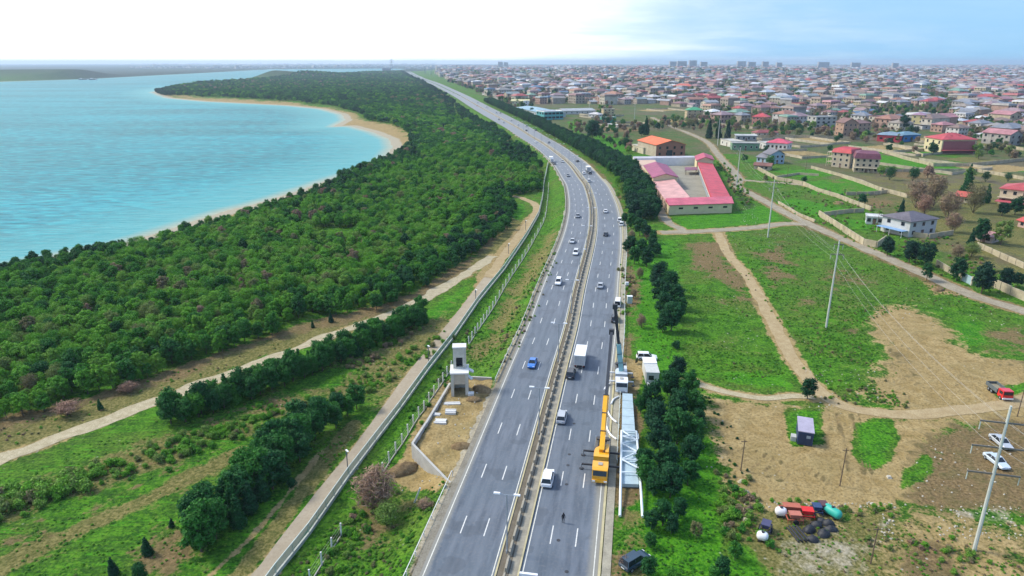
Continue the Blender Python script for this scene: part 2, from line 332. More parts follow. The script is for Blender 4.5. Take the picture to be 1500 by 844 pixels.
# shore
A_[:, 0] = np.maximum(A_[:, 0], np.where(gsw > 0, sms(20, 8, gsw), 0) * .9); B_[:, 1] = np.maximum(B_[:, 1], np.where(gsw > 0, sms(16, 5, gsw), 1) * .9)
mask(A_, 0, [(440, 154), (480, 158), (518, 166), (530, 176), (575, 184), (602, 198), (600, 214), (588, 226), (570, 234), (560, 228), (576, 212), (545, 190), (505, 184)], 8, 1)
mask(A_, 0, [(228, 138), (300, 144), (440, 151), (440, 158), (300, 151)], 14, 1); mask(A_, 0, [(330, 306), (400, 288), (470, 262), (470, 270), (400, 296), (330, 312)], 3, .8)
# right side
mask(B_, 0, [(915, 350), (1000, 350), (1000, 470), (1010, 540), (1170, 545), (1165, 575), (1020, 555), (1010, 600), (930, 560), (905, 450)], 4, .75)
mask(B_, 0, [(905, 730), (1000, 640), (1050, 640), (1065, 760), (1090, 860), (890, 860)], 3, .85); mask(A_, 2, [(900, 735), (950, 745), (960, 860), (890, 860)], 2, .7)
mask(A_, 2, [(905, 445), (940, 440), (955, 480), (920, 510), (905, 490)], 3, .6); mask(B_, 0, [(985, 318), (1070, 313), (1130, 295), (1150, 325), (1000, 337)], 3, .9)
mask(A_, 1, [(1003, 356), (1058, 352), (1085, 392), (1112, 445), (1080, 440), (1035, 400), (1010, 390)], 4, .8); mask(A_, 1, [(1025, 420), (1110, 470), (1120, 520), (1060, 500)], 7, .5); mask(A_, 1, [(1105, 440), (1240, 380), (1300, 420), (1260, 440), (1180, 470)], 9, .46); mask(A_, 0, [(903, 520), (945, 530), (945, 560), (930, 590), (900, 600)], 1.6, .9); mask(A_, 1, [(897, 560), (945, 570), (940, 740), (893, 750)], 1.6, .8); mask(A_, 1, [(905, 390), (935, 385), (940, 450), (910, 455)], 2, .8)
mask(A_, 1, [(1098, 370), (1150, 350), (1170, 395), (1140, 440), (1120, 430)], 4, .62); mask(A_, 1, [(1150, 470), (1280, 440), (1270, 540), (1200, 560)], 7, .45)
mask(A_, 0, [(1275, 450), (1330, 443), (1370, 468), (1400, 500), (1430, 516), (1500, 528), (1580, 540), (1580, 640), (1420, 625), (1330, 604), (1262, 590), (1280, 550), (1300, 520), (1272, 490)], 4, .92)
mask(A_, 1, [(1275, 490), (1330, 500), (1400, 540), (1390, 585), (1330, 590), (1290, 560)], 5, .42); mask(A_, 1, [(1420, 470), (1500, 480), (1580, 490), (1580, 600), (1500, 570), (1430, 520)], 5, .5)
mask(B_, 0, [(1395, 470), (1440, 470), (1450, 505), (1400, 512)], 3, .9); mask(A_, 0, [(1355, 415), (1392, 412), (1400, 432), (1360, 434)], 2, .9)
mask(A_, 0, [(1025, 578), (1100, 592), (1205, 600), (1300, 606), (1400, 616), (1345, 700), (1345, 735), (1260, 760), (1085, 742), (1062, 700), (1048, 640)], 2.2, .92)
mask(A_, 1, [(1330, 640), (1400, 622), (1500, 610), (1600, 610), (1600, 770), (1340, 745), (1322, 700)], 3, .85); mask(A_, 0, [(1330, 640), (1400, 622), (1500, 610), (1600, 610), (1600, 770), (1340, 745), (1322, 700)], 3, .62)
mask(A_, 2, [(1040, 590), (1085, 690), (1090, 745), (1062, 720), (1035, 640)], 2, .7); mask(A_, 2, [(1070, 735), (1330, 738), (1345, 860), (1090, 860)], 2.5, .8)
mask(A_, 0, [(1290, 735), (1600, 760), (1600, 900), (1290, 900)], 4, .6); mask(A_, 2, [(1290, 735), (1600, 760), (1600, 900), (1290, 900)], 4, .7)
mask(B_, 1, [(1108, 795), (1150, 770), (1240, 765), (1300, 790), (1290, 860), (1110, 860)], 4, .55); mask(A_, 0, [(1180, 740), (1250, 745), (1240, 780), (1200, 775)], 3, .7)
for pz in ([(1250, 620), (1300, 612), (1316, 640), (1302, 680), (1272, 694), (1250, 668)], [(1325, 690), (1360, 672), (1366, 690), (1320, 716)], [(1150, 600), (1205, 598), (1205, 650), (1158, 655)], [(1455, 566), (1520, 560), (1520, 590), (1460, 584)], [(1060, 790), (1100, 800), (1130, 845), (1120, 880), (1060, 880)]):
    erase(pz, 1.2); mask(B_, 0, pz, 1.5, .55)
mask(A_, 1, [(1335, 790), (1390, 800), (1400, 850), (1330, 850)], 2, .9); mask(B_, 2, [(1345, 790), (1390, 795), (1395, 850), (1335, 850)], 2, .6)
for pz in ([(1280, 760), (1310, 752), (1318, 770), (1290, 790)], [(1370, 745), (1480, 738), (1500, 775), (1440, 770)]): mask(B_, 1, pz, 1.5, .5)
for pz in ([(1120, 300), (1160, 290), (1255, 308), (1200, 322), (1165, 305)], [(1130, 250), (1195, 248), (1225, 256), (1180, 262)], [(1190, 285), (1180, 266), (1240, 262), (1290, 280), (1240, 286)], [(1150, 205), (1215, 205), (1215, 222), (1155, 222)], [(1290, 222), (1370, 240), (1330, 249), (1280, 240)], [(1370, 246), (1415, 246), (1415, 254), (1372, 256)], [(1440, 244), (1560, 236), (1560, 254), (1480, 251)], [(1230, 320), (1290, 325), (1296, 338), (1250, 335)], [(905, 156), (990, 153), (1040, 160), (920, 166)], [(900, 170), (980, 168), (975, 176), (910, 178)], [(880, 195), (940, 200), (930, 222), (900, 222), (870, 206)], [(830, 178), (850, 178), (848, 195), (838, 190)]):
    erase(pz, 3); mask(B_, 0, pz, 2.5, 1)
mask(A_, 1, [(1240, 290), (1310, 285), (1320, 300), (1270, 310)], 3, .6); mask(A_, 2, [(1200, 262), (1235, 262), (1285, 280), (1240, 286)], 3, .4)
for L_, ww in ((R_LANE, 8), (R_PALE, 8), (R_SAND, 5.2), (R_LEFT, 5.5), (R_BRANCH, 5), (R_THIN, 3.4)): strip(A_, 0, L_, ww, 1.4, .9)
strip(A_, 1, R_LANE, 11, 2.2, .5)
mask(B_, 2, [(1085, 262), (1060, 240), (1060, 262), (1080, 300), (1100, 312), (1110, 300), (1090, 285)], 3, .7)
m_ = (goff > 40) & (gs > 430) & (gs < 1500); C_[m_, 0] = np.maximum(C_[m_, 0], .62 * sms(40, 90, goff[m_]))
C_[:, 1] = np.where((gx < 0) & (gy < 170), sms(30, 45, -goff), 0)                      # old plough rows
far_land = sms(2500, 3400, gy) * (gx < -700); C_[:, 2] = far_land                      # wooded far shore
PLOTS = []
for k in range(130):
    u = RN.uniform(860, 1500); v = RN.uniform(160, 262); 
    if (u < 1120 and v > 190) or (u < 1330 and v > 232) or (1000 < u < 1060 and v > 180): continue
    x, y = G(u, v); a_, b2_ = RN.uniform(11, 26, 2); r_ = ROT0 = rad(24) + RN.randn() * .06; q = [(x + cos(r_) * i * a_ - sin(r_) * j * b2_, y + sin(r_) * i * a_ + cos(r_) * j * b2_) for i, j in ((-1, -1), (1, -1), (1, 1), (-1, 1))]
    kd_ = RN.choice(5, p=[.48, .18, .16, .12, .06]); mask((B_, A_, A_, A_, C_)[kd_], (0, 2, 1, 0, 0)[kd_], q, 1.4, RN.uniform(.45, .9), True); PLOTS.append(q)
for k in range(9):      # wheel ruts across the bare yards
    o_ = k * 5.5 + RN.uniform(-2, 2)
    for px in ([(1060, 640 + o_), (1120, 655 + o_), (1190, 690 + o_ * .6), (1240, 720 + o_ * .2)], [(1215 + o_, 605), (1222 + o_, 650), (1235 + o_, 700), (1225 + o_, 735)], [(1290, 500 + o_), (1350, 520 + o_), (1420, 560 + o_ * .5), (1500, 590 + o_ * .3)], [(1340 + o_, 640), (1400, 680 + o_), (1500, 700 + o_ * 1.2)]): strip(A_, (1, 2, 1)[k % 3], px, .5, .45, .62)
gm, nt, b = new_mat('ground')
tc = N(nt, 'ShaderNodeTexCoord'); obj = tc.outputs['Object']
def att(n):
    a = N(nt, 'ShaderNodeAttribute', attribute_name=n); s_ = N(nt, 'ShaderNodeSeparateColor'); nt.links.new(a.outputs['Color'], s_.inputs[0]); return s_.outputs
aA, aB, aC = att('mA'), att('mB'), att('mC')
n_s = noise(nt, obj, 1.9, 5, .7); n_m = noise(nt, obj, .34, 5, .62, .4); n_l = noise(nt, obj, .06, 4, .6, .6); n_x = noise(nt, obj, .012, 4, .55)
mpn = N(nt, 'ShaderNodeMapping'); mpn.inputs['Rotation'].default_value = (0, 0, rad(-32)); mpn.inputs['Scale'].default_value = (.12, 1.1, 1); nt.links.new(obj, mpn.inputs[0])
rows = noise(nt, mpn.outputs[0], 1.15, 5, .7, .9)
g0 = mixc(nt, maprange(nt, n_m, .38, .62), (.024, .095, .006), (.080, .225, .012))
g1 = mixc(nt, maprange(nt, n_l, .44, .62, 0, .62), g0, (.105, .135, .026)); g1 = mixc(nt, maprange(nt, n_x, .52, .64, 0, .35), g1, (.10, .085, .035))
g1 = mixc(nt, maprange(nt, n_s, .52, .66, 0, .9), g1, (.125, .25, .022)); g1 = mixc(nt, maprange(nt, n_s, .50, .37, 0, .85), g1, (.008, .038, .005))
row_f = math_(nt, 'MULTIPLY', aC[1], maprange(nt, rows, .50, .60, 0, .55)); g1 = mixc(nt, row_f, g1, (.028, .075, .012))
row_g = math_(nt, 'MULTIPLY', aC[1], maprange(nt, rows, .44, .34, 0, .8)); g1 = mixc(nt, row_g, g1, (.065, .27, .012))
lush = mixc(nt, maprange(nt, n_m, .36, .64), (.022, .125, .006), (.065, .23, .010)); lush = mixc(nt, maprange(nt, n_s, .50, .66, 0, .9), lush, (.12, .30, .016)); lush = mixc(nt, maprange(nt, n_s, .48, .36, 0, .7), lush, (.010, .055, .005))
def edge(m, amp=1.35, lo=.38, hi=.62, nn=None):
    q = math_(nt, 'ADD', math_(nt, 'ADD', math_(nt, 'MULTIPLY', n_m, .45), math_(nt, 'MULTIPLY', n_s, .22)), math_(nt, 'MULTIPLY', n_l, .5)); q = math_(nt, 'SUBTRACT', q, .085)
    q = math_(nt, 'MULTIPLY', math_(nt, 'SUBTRACT', q, .5), amp * 2)
    k = math_(nt, 'MINIMUM', math_(nt, 'MULTIPLY', m, 6), 1); return maprange(nt, math_(nt, 'ADD', m, math_(nt, 'MULTIPLY', q, k)), lo, hi, 0, 1, True)
col = mixc(nt, edge(aB[0], .6), g1, lush)
dry = mixc(nt, maprange(nt, n_s, .40, .62), (.085, .088, .022), (.24, .205, .075)); dry = mixc(nt, maprange(nt, n_m, .5, .72, 0, .6), dry, (.055, .085, .016))
soil = mixc(nt, maprange(nt, n_s, .40, .62), (.115, .08, .036), (.25, .175, .085)); soil = mixc(nt, maprange(nt, n_m, .45, .7, 0, .5), soil, (.09, .10, .032))
sand = mixc(nt, maprange(nt, n_m, .34, .68), (.27, .19, .075), (.42, .315, .15)); sand = mixc(nt, maprange(nt, n_s, .36, .54, .75, 0), sand, (.15, .11, .045)); sand = mixc(nt, maprange(nt, n_l, .5, .66, 0, .4), sand, (.25, .20, .085))
grav = mixc(nt, maprange(nt, n_s, .3, .7), (.26, .225, .155), (.46, .41, .31))
twn = mixc(nt, maprange(nt, n_l, .38, .62), (.125, .115, .045), (.045, .120, .018)); twn = mixc(nt, maprange(nt, n_s, .5, .38, 0, .7), twn, (.035, .04, .018)); twn = mixc(nt, maprange(nt, n_x, .45, .62, 0, .8), twn, (.13, .105, .07)); twn = mixc(nt, maprange(nt, n_m, .54, .7, 0, .7), twn, (.20, .17, .12))
wood = mixc(nt, maprange(nt, n_l, .4, .6), (.02, .035, .02), (.04, .055, .03))
col = mixc(nt, edge(aC[0], .4), col, twn); col = mixc(nt, edge(aA[2]), col, dry); col = mixc(nt, edge(aB[2]), col, (.03, .05, .015))
col = mixc(nt, edge(aA[0]), col, sand); col = mixc(nt, edge(aA[1]), col, soil); col = mixc(nt, edge(aB[1], .6), col, grav); col = mixc(nt, aC[2], col, wood)
# pale litter and stones
v_ = N(nt, 'ShaderNodeTexVoronoi', i={'Scale': .55}); nt.links.new(obj, v_.inputs['Vector'])
lit = math_(nt, 'MULTIPLY', maprange(nt, v_.outputs['Distance'], .13, .07), maprange(nt, n_l, .50, .62)); col = mixc(nt, math_(nt, 'MULTIPLY', lit, .6), col, (.5, .48, .42))
nt.links.new(col, b.inputs['Base Color']); b.inputs['Roughness'].default_value = .95; b.inputs['Specular IOR Level'].default_value = .1
hgt = math_(nt, 'ADD', math_(nt, 'MULTIPLY', n_m, 1.2), math_(nt, 'MULTIPLY', n_s, .5))
bp = N(nt, 'ShaderNodeBump', i={'Strength': .8, 'Distance': .55}); nt.links.new(hgt, bp.inputs['Height']); nt.links.new(bp.outputs[0], b.inputs['Normal'])
me = npmesh('ground', np.stack([gx, gy, gz], 1), gf, gm, True, {'mA': A_, 'mB': B_, 'mC': C_})
ground = link(bpy.data.objects.new('ground', me)); structure(ground)
# ------------------------------------------------------------------ water
wx, wy, wf = fan(240, 420, 62, 25000); m_ = wx < 900; wsw = np.full(wx.shape, 500.0); wsw[m_] = -sdist(wx[m_], wy[m_], WATER)
wa = np.zeros((len(wx), 4)); wa[:, 0] = np.clip(-wsw / 300, 0, 1); wa[:, 3] = 1
wm, nt, b = new_mat('water'); tc = N(nt, 'ShaderNodeTexCoord'); obj = tc.outputs['Object']; aW = att('depth')
mpn = N(nt, 'ShaderNodeMapping'); mpn.inputs['Rotation'].default_value = (0, 0, rad(20)); mpn.inputs['Scale'].default_value = (.25, 1, 1); nt.links.new(obj, mpn.inputs[0])
wn = noise(nt, mpn.outputs[0], .010, 5, .6, .6); w2 = noise(nt, mpn.outputs[0], .33, 4, .65, .3); w3 = noise(nt, mpn.outputs[0], .06, 4, .6)
deep = mixc(nt, maprange(nt, wn, .38, .62), (.0, .148, .182), (.002, .248, .305)); deep = mixc(nt, maprange(nt, w2, .52, .62, 0, .6), deep, (.02, .42, .46)); deep = mixc(nt, maprange(nt, w2, .48, .38, 0, .7), deep, (.001, .095, .125))  # bright and dark sides of the ripples painted into the water colour
sh_ = mixc(nt, maprange(nt, aW[0], .0, .035, 0, 1), (.30, .33, .25), (.07, .32, .34)); wc = mixc(nt, maprange(nt, aW[0], .01, .26, 0, 1), sh_, deep)
nt.links.new(wc, b.inputs['Base Color']); b.inputs['Roughness'].default_value = .42; b.inputs['IOR'].default_value = 1.33; b.inputs['Specular IOR Level'].default_value = .12
bp = N(nt, 'ShaderNodeBump', i={'Strength': .9, 'Distance': 1.4}); nt.links.new(math_(nt, 'ADD', w2, math_(nt, 'MULTIPLY', w3, 2.0)), bp.inputs['Height']); nt.links.new(bp.outputs[0], b.inputs['Normal'])
k = (wsw[wf] < 40).any(1)
structure(link(bpy.data.objects.new('water', npmesh('water', np.stack([wx, wy, np.full(wx.shape, WZ)], 1), wf[k], wm, True, {'depth': wa}))))

# ------------------------------------------------------------------ ribbons: roads and paths
def ribbon(name, pts, width, zoff, m, jag=0.0, thick=0.0, step=1.5, drape=True, seed=1):
    Pc = np.asarray(pts, float)[:, :2]; Pc = catmull(Pc, 14); d = np.concatenate([[0], np.cumsum(np.linalg.norm(np.diff(Pc, axis=0), axis=1))]); q = np.arange(0, d[-1], step)
    x = np.interp(q, d, Pc[:, 0]); y = np.interp(q, d, Pc[:, 1]); tx = np.gradient(x); ty = np.gradient(y); l = np.hypot(tx, ty); tx /= l; ty /= l
    rr = np.random.RandomState(seed); nc = max(5, int(width / .7) | 1); vs = []
    jl = np.convolve(rr.randn(len(q) + 4), [.2, .3, .3, .2], 'same')[:len(q)] * jag; jr = np.convolve(rr.randn(len(q) + 4), [.2, .3, .3, .2], 'same')[:len(q)] * jag
    wd = width if np.isscalar(width) else np.interp(q / d[-1], np.linspace(0, 1, len(width)), width)
    for i in range(nc):
        o = (-wd / 2 + jl) * (1 - i / (nc - 1)) + (wd / 2 + jr) * i / (nc - 1); X = x + ty * o; Y = y - tx * o
        vs.append(np.stack([X, Y, T(X, Y) + zoff], 1))
    V = np.stack(vs, 1); n = len(q); idx = np.arange(n * nc).reshape(n, nc); f = np.stack([idx[:-1, :-1], idx[1:, :-1], idx[1:, 1:], idx[:-1, 1:]], -1).reshape(-1, 4)[:, ::-1]
    return structure(link(bpy.data.objects.new(name, npmesh(name, V.reshape(-1, 3), f, m))))
def surf(name, c1, c2, c3, sc=.5, rows_=True):
    m, nt, b = new_mat(name); tc = N(nt, 'ShaderNodeTexCoord'); o = tc.outputs['Object']
    a = noise(nt, o, sc, 5, .65, .3); f = noise(nt, o, sc * 7, 4, .65); q = mixc(nt, maprange(nt, a, .36, .64), c1, c2); q = mixc(nt, maprange(nt, f, .48, .68, 0, .8), q, c3)
    nt.links.new(q, b.inputs['Base Color']); b.inputs['Roughness'].default_value = .93; b.inputs['Specular IOR Level'].default_value = .15
    bp = N(nt, 'ShaderNodeBump', i={'Strength': .6, 'Distance': .12}); nt.links.new(f, bp.inputs['Height']); nt.links.new(bp.outputs[0], b.inputs['Normal']); return m
M_TAN = surf('sandy_track', (.33, .245, .13), (.42, .33, .19), (.25, .18, .09)); M_PALE = surf('pale_broken_paving', (.36, .30, .19), (.49, .42, .29), (.20, .19, .09), .7)
M_PATH = surf('gravel_surface', (.32, .265, .19), (.38, .32, .235), (.29, .235, .165), .3); M_LANE = surf('worn_lane', (.26, .225, .165), (.36, .315, .235), (.17, .15, .095), .35)
ribbon('path', PW(PATH_PALE), 3.9, .05, M_PALE, .8, seed=3); ribbon('gravel_path', PW(PATH_MAIN[:10]), 3.1, .06, M_PATH, .05); ribbon('dirt_track', PW(PATH_MAIN[9:]), 3.6, .055, M_TAN, .3, seed=8)
ribbon('sandy_track', PW(R_SAND), 3.3, .05, M_TAN, .35, seed=5); ribbon('village_road', PW(R_LANE), 5.0, .045, M_LANE, .3, seed=6); ribbon('side_road', PW(R_PALE), 5.4, .07, M_LANE, .3, seed=9)
ribbon('thin_track', PW(R_THIN), 1.9, .06, M_PALE, .3, seed=10); ribbon('service_track', PW(R_LEFT), 4.0, .055, M_LANE, .5, seed=11); ribbon('lane', PW(R_BRANCH), 4, .05, M_LANE, .3, seed=12)
# highway
am, nt, b = new_mat('asphalt'); tc = N(nt, 'ShaderNodeTexCoord'); aU = N(nt, 'ShaderNodeAttribute', attribute_name='road'); ur = N(nt, 'ShaderNodeSeparateColor'); nt.links.new(aU.outputs['Color'], ur.inputs[0])
off_ = math_(nt, 'MULTIPLY', math_(nt, 'SUBTRACT', ur.outputs[0], .5), 40); s_ = ur.outputs[1]
cbx = N(nt, 'ShaderNodeCombineXYZ'); nt.links.new(off_, cbx.inputs[0]); nt.links.new(math_(nt, 'MULTIPLY', s_, 12), cbx.inputs[1]); stre = noise(nt, cbx.outputs[0], 1.25, 4, .55, .15)
cby = N(nt, 'ShaderNodeCombineXYZ'); nt.links.new(off_, cby.inputs[0]); streL = noise(nt, cby.outputs[0], .55, 3, .5)
fine = noise(nt, tc.outputs['Object'], 2.2, 5, .7); big = noise(nt, tc.outputs['Object'], .05, 4, .6)
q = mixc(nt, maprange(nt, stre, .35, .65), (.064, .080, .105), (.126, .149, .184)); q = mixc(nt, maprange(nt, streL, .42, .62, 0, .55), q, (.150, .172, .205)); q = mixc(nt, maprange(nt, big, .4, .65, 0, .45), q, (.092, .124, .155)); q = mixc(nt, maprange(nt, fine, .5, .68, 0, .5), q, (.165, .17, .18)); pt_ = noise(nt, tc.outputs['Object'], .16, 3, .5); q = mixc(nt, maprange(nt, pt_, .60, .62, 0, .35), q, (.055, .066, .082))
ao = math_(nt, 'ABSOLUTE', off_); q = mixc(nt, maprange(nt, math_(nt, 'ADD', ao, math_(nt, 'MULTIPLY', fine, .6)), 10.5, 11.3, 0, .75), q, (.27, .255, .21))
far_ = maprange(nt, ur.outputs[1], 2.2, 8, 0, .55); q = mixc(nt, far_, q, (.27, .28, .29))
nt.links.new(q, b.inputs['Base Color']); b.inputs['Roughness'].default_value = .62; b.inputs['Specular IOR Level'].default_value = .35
OFFS = [-11.5, -10.2, -8.3, -6.4, -4.5, -2.9, -1.62]; OFR = [1.62, 2.9, 4.7, 6.6, 8.5, 10.2, 12.0]
def widen(s): return 3.2 * sms(430, 900, s)
def carriage(name, offs, m):
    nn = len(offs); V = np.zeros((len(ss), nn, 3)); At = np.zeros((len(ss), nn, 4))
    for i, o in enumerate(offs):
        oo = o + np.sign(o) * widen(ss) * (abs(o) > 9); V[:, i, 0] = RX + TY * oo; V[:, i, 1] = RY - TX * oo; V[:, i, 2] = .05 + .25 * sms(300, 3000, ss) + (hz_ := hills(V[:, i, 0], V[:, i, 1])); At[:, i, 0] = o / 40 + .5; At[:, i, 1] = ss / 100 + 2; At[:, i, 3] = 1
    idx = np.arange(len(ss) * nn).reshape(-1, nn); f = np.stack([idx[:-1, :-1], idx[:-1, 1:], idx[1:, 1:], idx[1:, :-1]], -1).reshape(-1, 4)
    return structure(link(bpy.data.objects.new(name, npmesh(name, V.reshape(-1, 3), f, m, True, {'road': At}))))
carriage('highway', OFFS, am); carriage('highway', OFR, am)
def rail(name, off, w_, z0, z1, m, s0=-100, s1=1200, step=3, parent=None):
    q = np.arange(s0, s1, step); mb = MB(); v = []; o = off if callable(off) else (lambda s: off)
    for s in q: 
        for dx, z in ((-w_ / 2, z0), (w_ / 2, z0), (w_ / 2, z1), (-w_ / 2, z1)): v.append(RF(s, o(s) + dx, z))
    n = len(q); f = [(i * 4 + k, i * 4 + (k + 1) % 4, (i + 1) * 4 + (k + 1) % 4, (i + 1) * 4 + k) for i in range(n - 1) for k in range(4)] + [(3, 2, 1, 0), tuple(4 * n - 4 + k for k in range(4))]
    mb.add(v, f); return mb.build(name, m, parent)
M_LINE = paint((.60, .60, .57), .7, 0, .28, 2.5, 0, 'line_paint'); KY = paint((.44, .385, .22), .8, 0, .2, .6, 0, 'yellowed_kerb'); MEDC = paint((.30, .275, .21), .9, 0, .35, .5, .03, 'dusty_concrete'); MEDD = paint((.13, .11, .08), .95, 0, .35, .7, .03, 'median_soil')
mb = MB()
for off, a0 in ((-8.22, 0), (-4.72, 0), (4.9, 0), (8.5, 0)):
    for k in range(-6, 40 if abs(off) < 6 else 60):
        s0 = 9 + 14.25 * k - 1.4; v = []
        for s in (s0, s0 + 4.1):
            for o in (-.085, .085): v.append(RF(s, off + o, .056))
        mb.add(v, [(0, 1, 3, 2)])
structure(mb.build('lane_markings', M_LINE))
mb = MB(); st = MB()
for off in (-11.0, -1.95, 2.0, 11.35):
    q = np.arange(-100, 900, 4); v = [RF(s, off + o + (np.sign(off) * widen(s) if abs(off) > 9 else 0), .055) for s in q for o in (-.07, .07)]; mb.add(v, [(2 * i, 2 * i + 1, 2 * i + 3, 2 * i + 2) for i in range(len(q) - 1)])
structure(mb.build('edge_lines', paint((.62, .61, .54), .75, 0, .25, 1.2, 0, 'worn_line_paint')))
structure(rail('median', 0, 2.8, -.1, .14, MEDD, -100, 3000, 3)); structure(rail('kerb', -1.5, .22, 0, .26, KY, -100, 2000)); structure(rail('kerb', 1.5, .22, 0, .26, KY, -100, 2000)); structure(rail('kerb', 12.1, .35, 0, .17, KY, -100, 420))
structure(rail('verge_strip', 13.0, 1.2, -.15, .09, MEDC, -100, 330)); structure(rail('gravel_verge', -12.0, 1.0, -.3, .03, surf('verge_gravel', (.20, .18, .14), (.27, .25, .2), (.14, .12, .09)), -100, 430)); structure(rail('median_apron', .82, 1.12, .1, .165, paint((.27, .245, .19), .9, 0, .35, .8, .02, 'apron_concrete'), -100, 420))

# ------------------------------------------------------------------ vegetation
def leaf_mat():
    m, nt, b = new_mat('foliage'); tc = N(nt, 'ShaderNodeTexCoord'); oi = N(nt, 'ShaderNodeObjectInfo')
    at = N(nt, 'ShaderNodeAttribute', attribute_name='tint', attribute_type='INSTANCER')
    n1 = noise(nt, tc.outputs['Object'], .9, 3, .6); n2 = noise(nt, tc.outputs['Object'], 4.0, 2, .6)
    f = math_(nt, 'ADD', at.outputs['Fac'], math_(nt, 'MULTIPLY', math_(nt, 'SUBTRACT', n1, .5), .16)); f = math_(nt, 'ADD', f, math_(nt, 'MULTIPLY', math_(nt, 'SUBTRACT', oi.outputs['Random'], .5), .18))
    r = N(nt, 'ShaderNodeValToRGB'); nt.links.new(f, r.inputs[0]); e = r.color_ramp.elements
    stops = [(0, (.012, .050, .030)), (.2, (.018, .095, .028)), (.4, (.046, .190, .022)), (.55, (.125, .330, .024)), (.68, (.160, .310, .045)), (.78, (.17, .165, .075)), (.88, (.27, .195, .13)), (1.0, (.31, .19, .14))]
    e[0].position = 0; e[0].color = (*stops[0][1], 1); e[1].position = 1; e[1].color = (*stops[-1][1], 1)
    for p_, c_ in stops[1:-1]: q = e.new(p_); q.color = (*c_, 1)
    col = mixc(nt, maprange(nt, n2, .3, .7), (.5, .5, .5), (1.6, 1.6, 1.6)); col = mixc(nt, 1.0, r.outputs[0], col, 'MULTIPLY')
    nt.links.new(col, b.inputs['Base Color']); b.inputs['Roughness'].default_value = .75; b.inputs['Specular IOR Level'].default_value = .25
    tl_ = N(nt, 'ShaderNodeBsdfTranslucent'); nt.links.new(col, tl_.inputs[0]); mx = N(nt, 'ShaderNodeMixShader'); mx.inputs[0].default_value = .3; nt.links.new(b.outputs[0], mx.inputs[1]); nt.links.new(tl_.outputs[0], mx.inputs[2]); nt.links.new(mx.outputs[0], nt.nodes['Material Output'].inputs[0])
    return m
LEAF = leaf_mat()
def cloud(seed, clumps, n, size, core=.78, up=.25, shell=.25, aspect=1.5):
    r = np.random.RandomState(seed); C = np.array([c_[:3] for c_ in clumps], float); R = np.array([c_[3] for c_ in clumps]); p = R ** 2 / (R ** 2).sum()
    k = r.choice(len(R), n, p=p); d = r.randn(n, 3); d[:, 2] += up; d /= np.linalg.norm(d, axis=1)[:, None]
    pos = C[k] + d * (R[k] * (1 - shell + shell * 1.5 * r.rand(n)))[:, None] * np.array([1, 1, .82]); nn = d + r.randn(n, 3) * .55; nn /= np.linalg.norm(nn, axis=1)[:, None]
    a = np.cross(nn, r.randn(n, 3)); a /= np.linalg.norm(a, axis=1)[:, None]; b_ = np.cross(nn, a); s_ = size * (.6 + .8 * r.rand(n))[:, None]
    V = np.stack([pos - a * s_ * aspect / 2, pos - b_ * s_ * .45, pos + a * s_ * aspect / 2, pos + b_ * s_ * .45], 1).reshape(-1, 3); f = np.arange(4 * n).reshape(n, 4)
    if core:
        vs = [V]; fs = [f]; base = len(V); th = np.linspace(0, pi, 6)[1:-1]; ph = np.arange(7) * 2 * pi / 7
        for c_, rr in zip(C, R):
            q = np.array([[sin(t) * cos(a_), sin(t) * sin(a_), cos(t) * .82] for t in th for a_ in ph]); q *= rr * core * (1 + .12 * r.randn(len(q), 1)); vs.append(q + c_)
            for i in range(3):
                for j in range(7): j2 = (j + 1) % 7; fs.append(np.array([[base + i * 7 + j, base + (i + 1) * 7 + j, base + (i + 1) * 7 + j2, base + i * 7 + j2]]))
            fs.append(np.array([[base, base + 2, base + 4, base + 6]])); base += 28
        V = np.vstack(vs); f = np.vstack(fs)
    return V, f
def leafmesh(name, *a, **k): V, f = cloud(*a, **k); return npmesh(name, V, f, LEAF, False)
def clumps(seed, n, R, h0, h1, r0, r1):
    r = random.Random(seed); o = []
    for i in range(n):
        t = i / max(1, n - 1); z = h0 + (h1 - h0) * t; rad_ = R * math.sqrt(max(.05, 1 - (abs(t - .35) / .8) ** 2)) * r.uniform(.35, .8); a = i * 2.4 + r.uniform(-.4, .4)
        o.append((rad_ * cos(a), rad_ * sin(a), z + r.uniform(-.3, .3), r.uniform(r0, r1)))
    return o
def trunkmesh(seed, h, r, top, spread):
    R_ = random.Random(seed); mb = MB(); mb.tube([(0, 0, -.3), (R_.uniform(-.1, .1), R_.uniform(-.1, .1), h * .5), (R_.uniform(-.2, .2), R_.uniform(-.2, .2), h)], r, 6, r * .35)
    for k in range(4):
        a = k * 1.7 + R_.random(); z = h * (.35 + .13 * k); mb.tube([(0, 0, z), (cos(a) * spread * .5, sin(a) * spread * .5, z + top * .18), (cos(a) * spread, sin(a) * spread, z + top * .3)], r * .4, 4, r * .12)
    return mb.mesh('trunk', BARK)
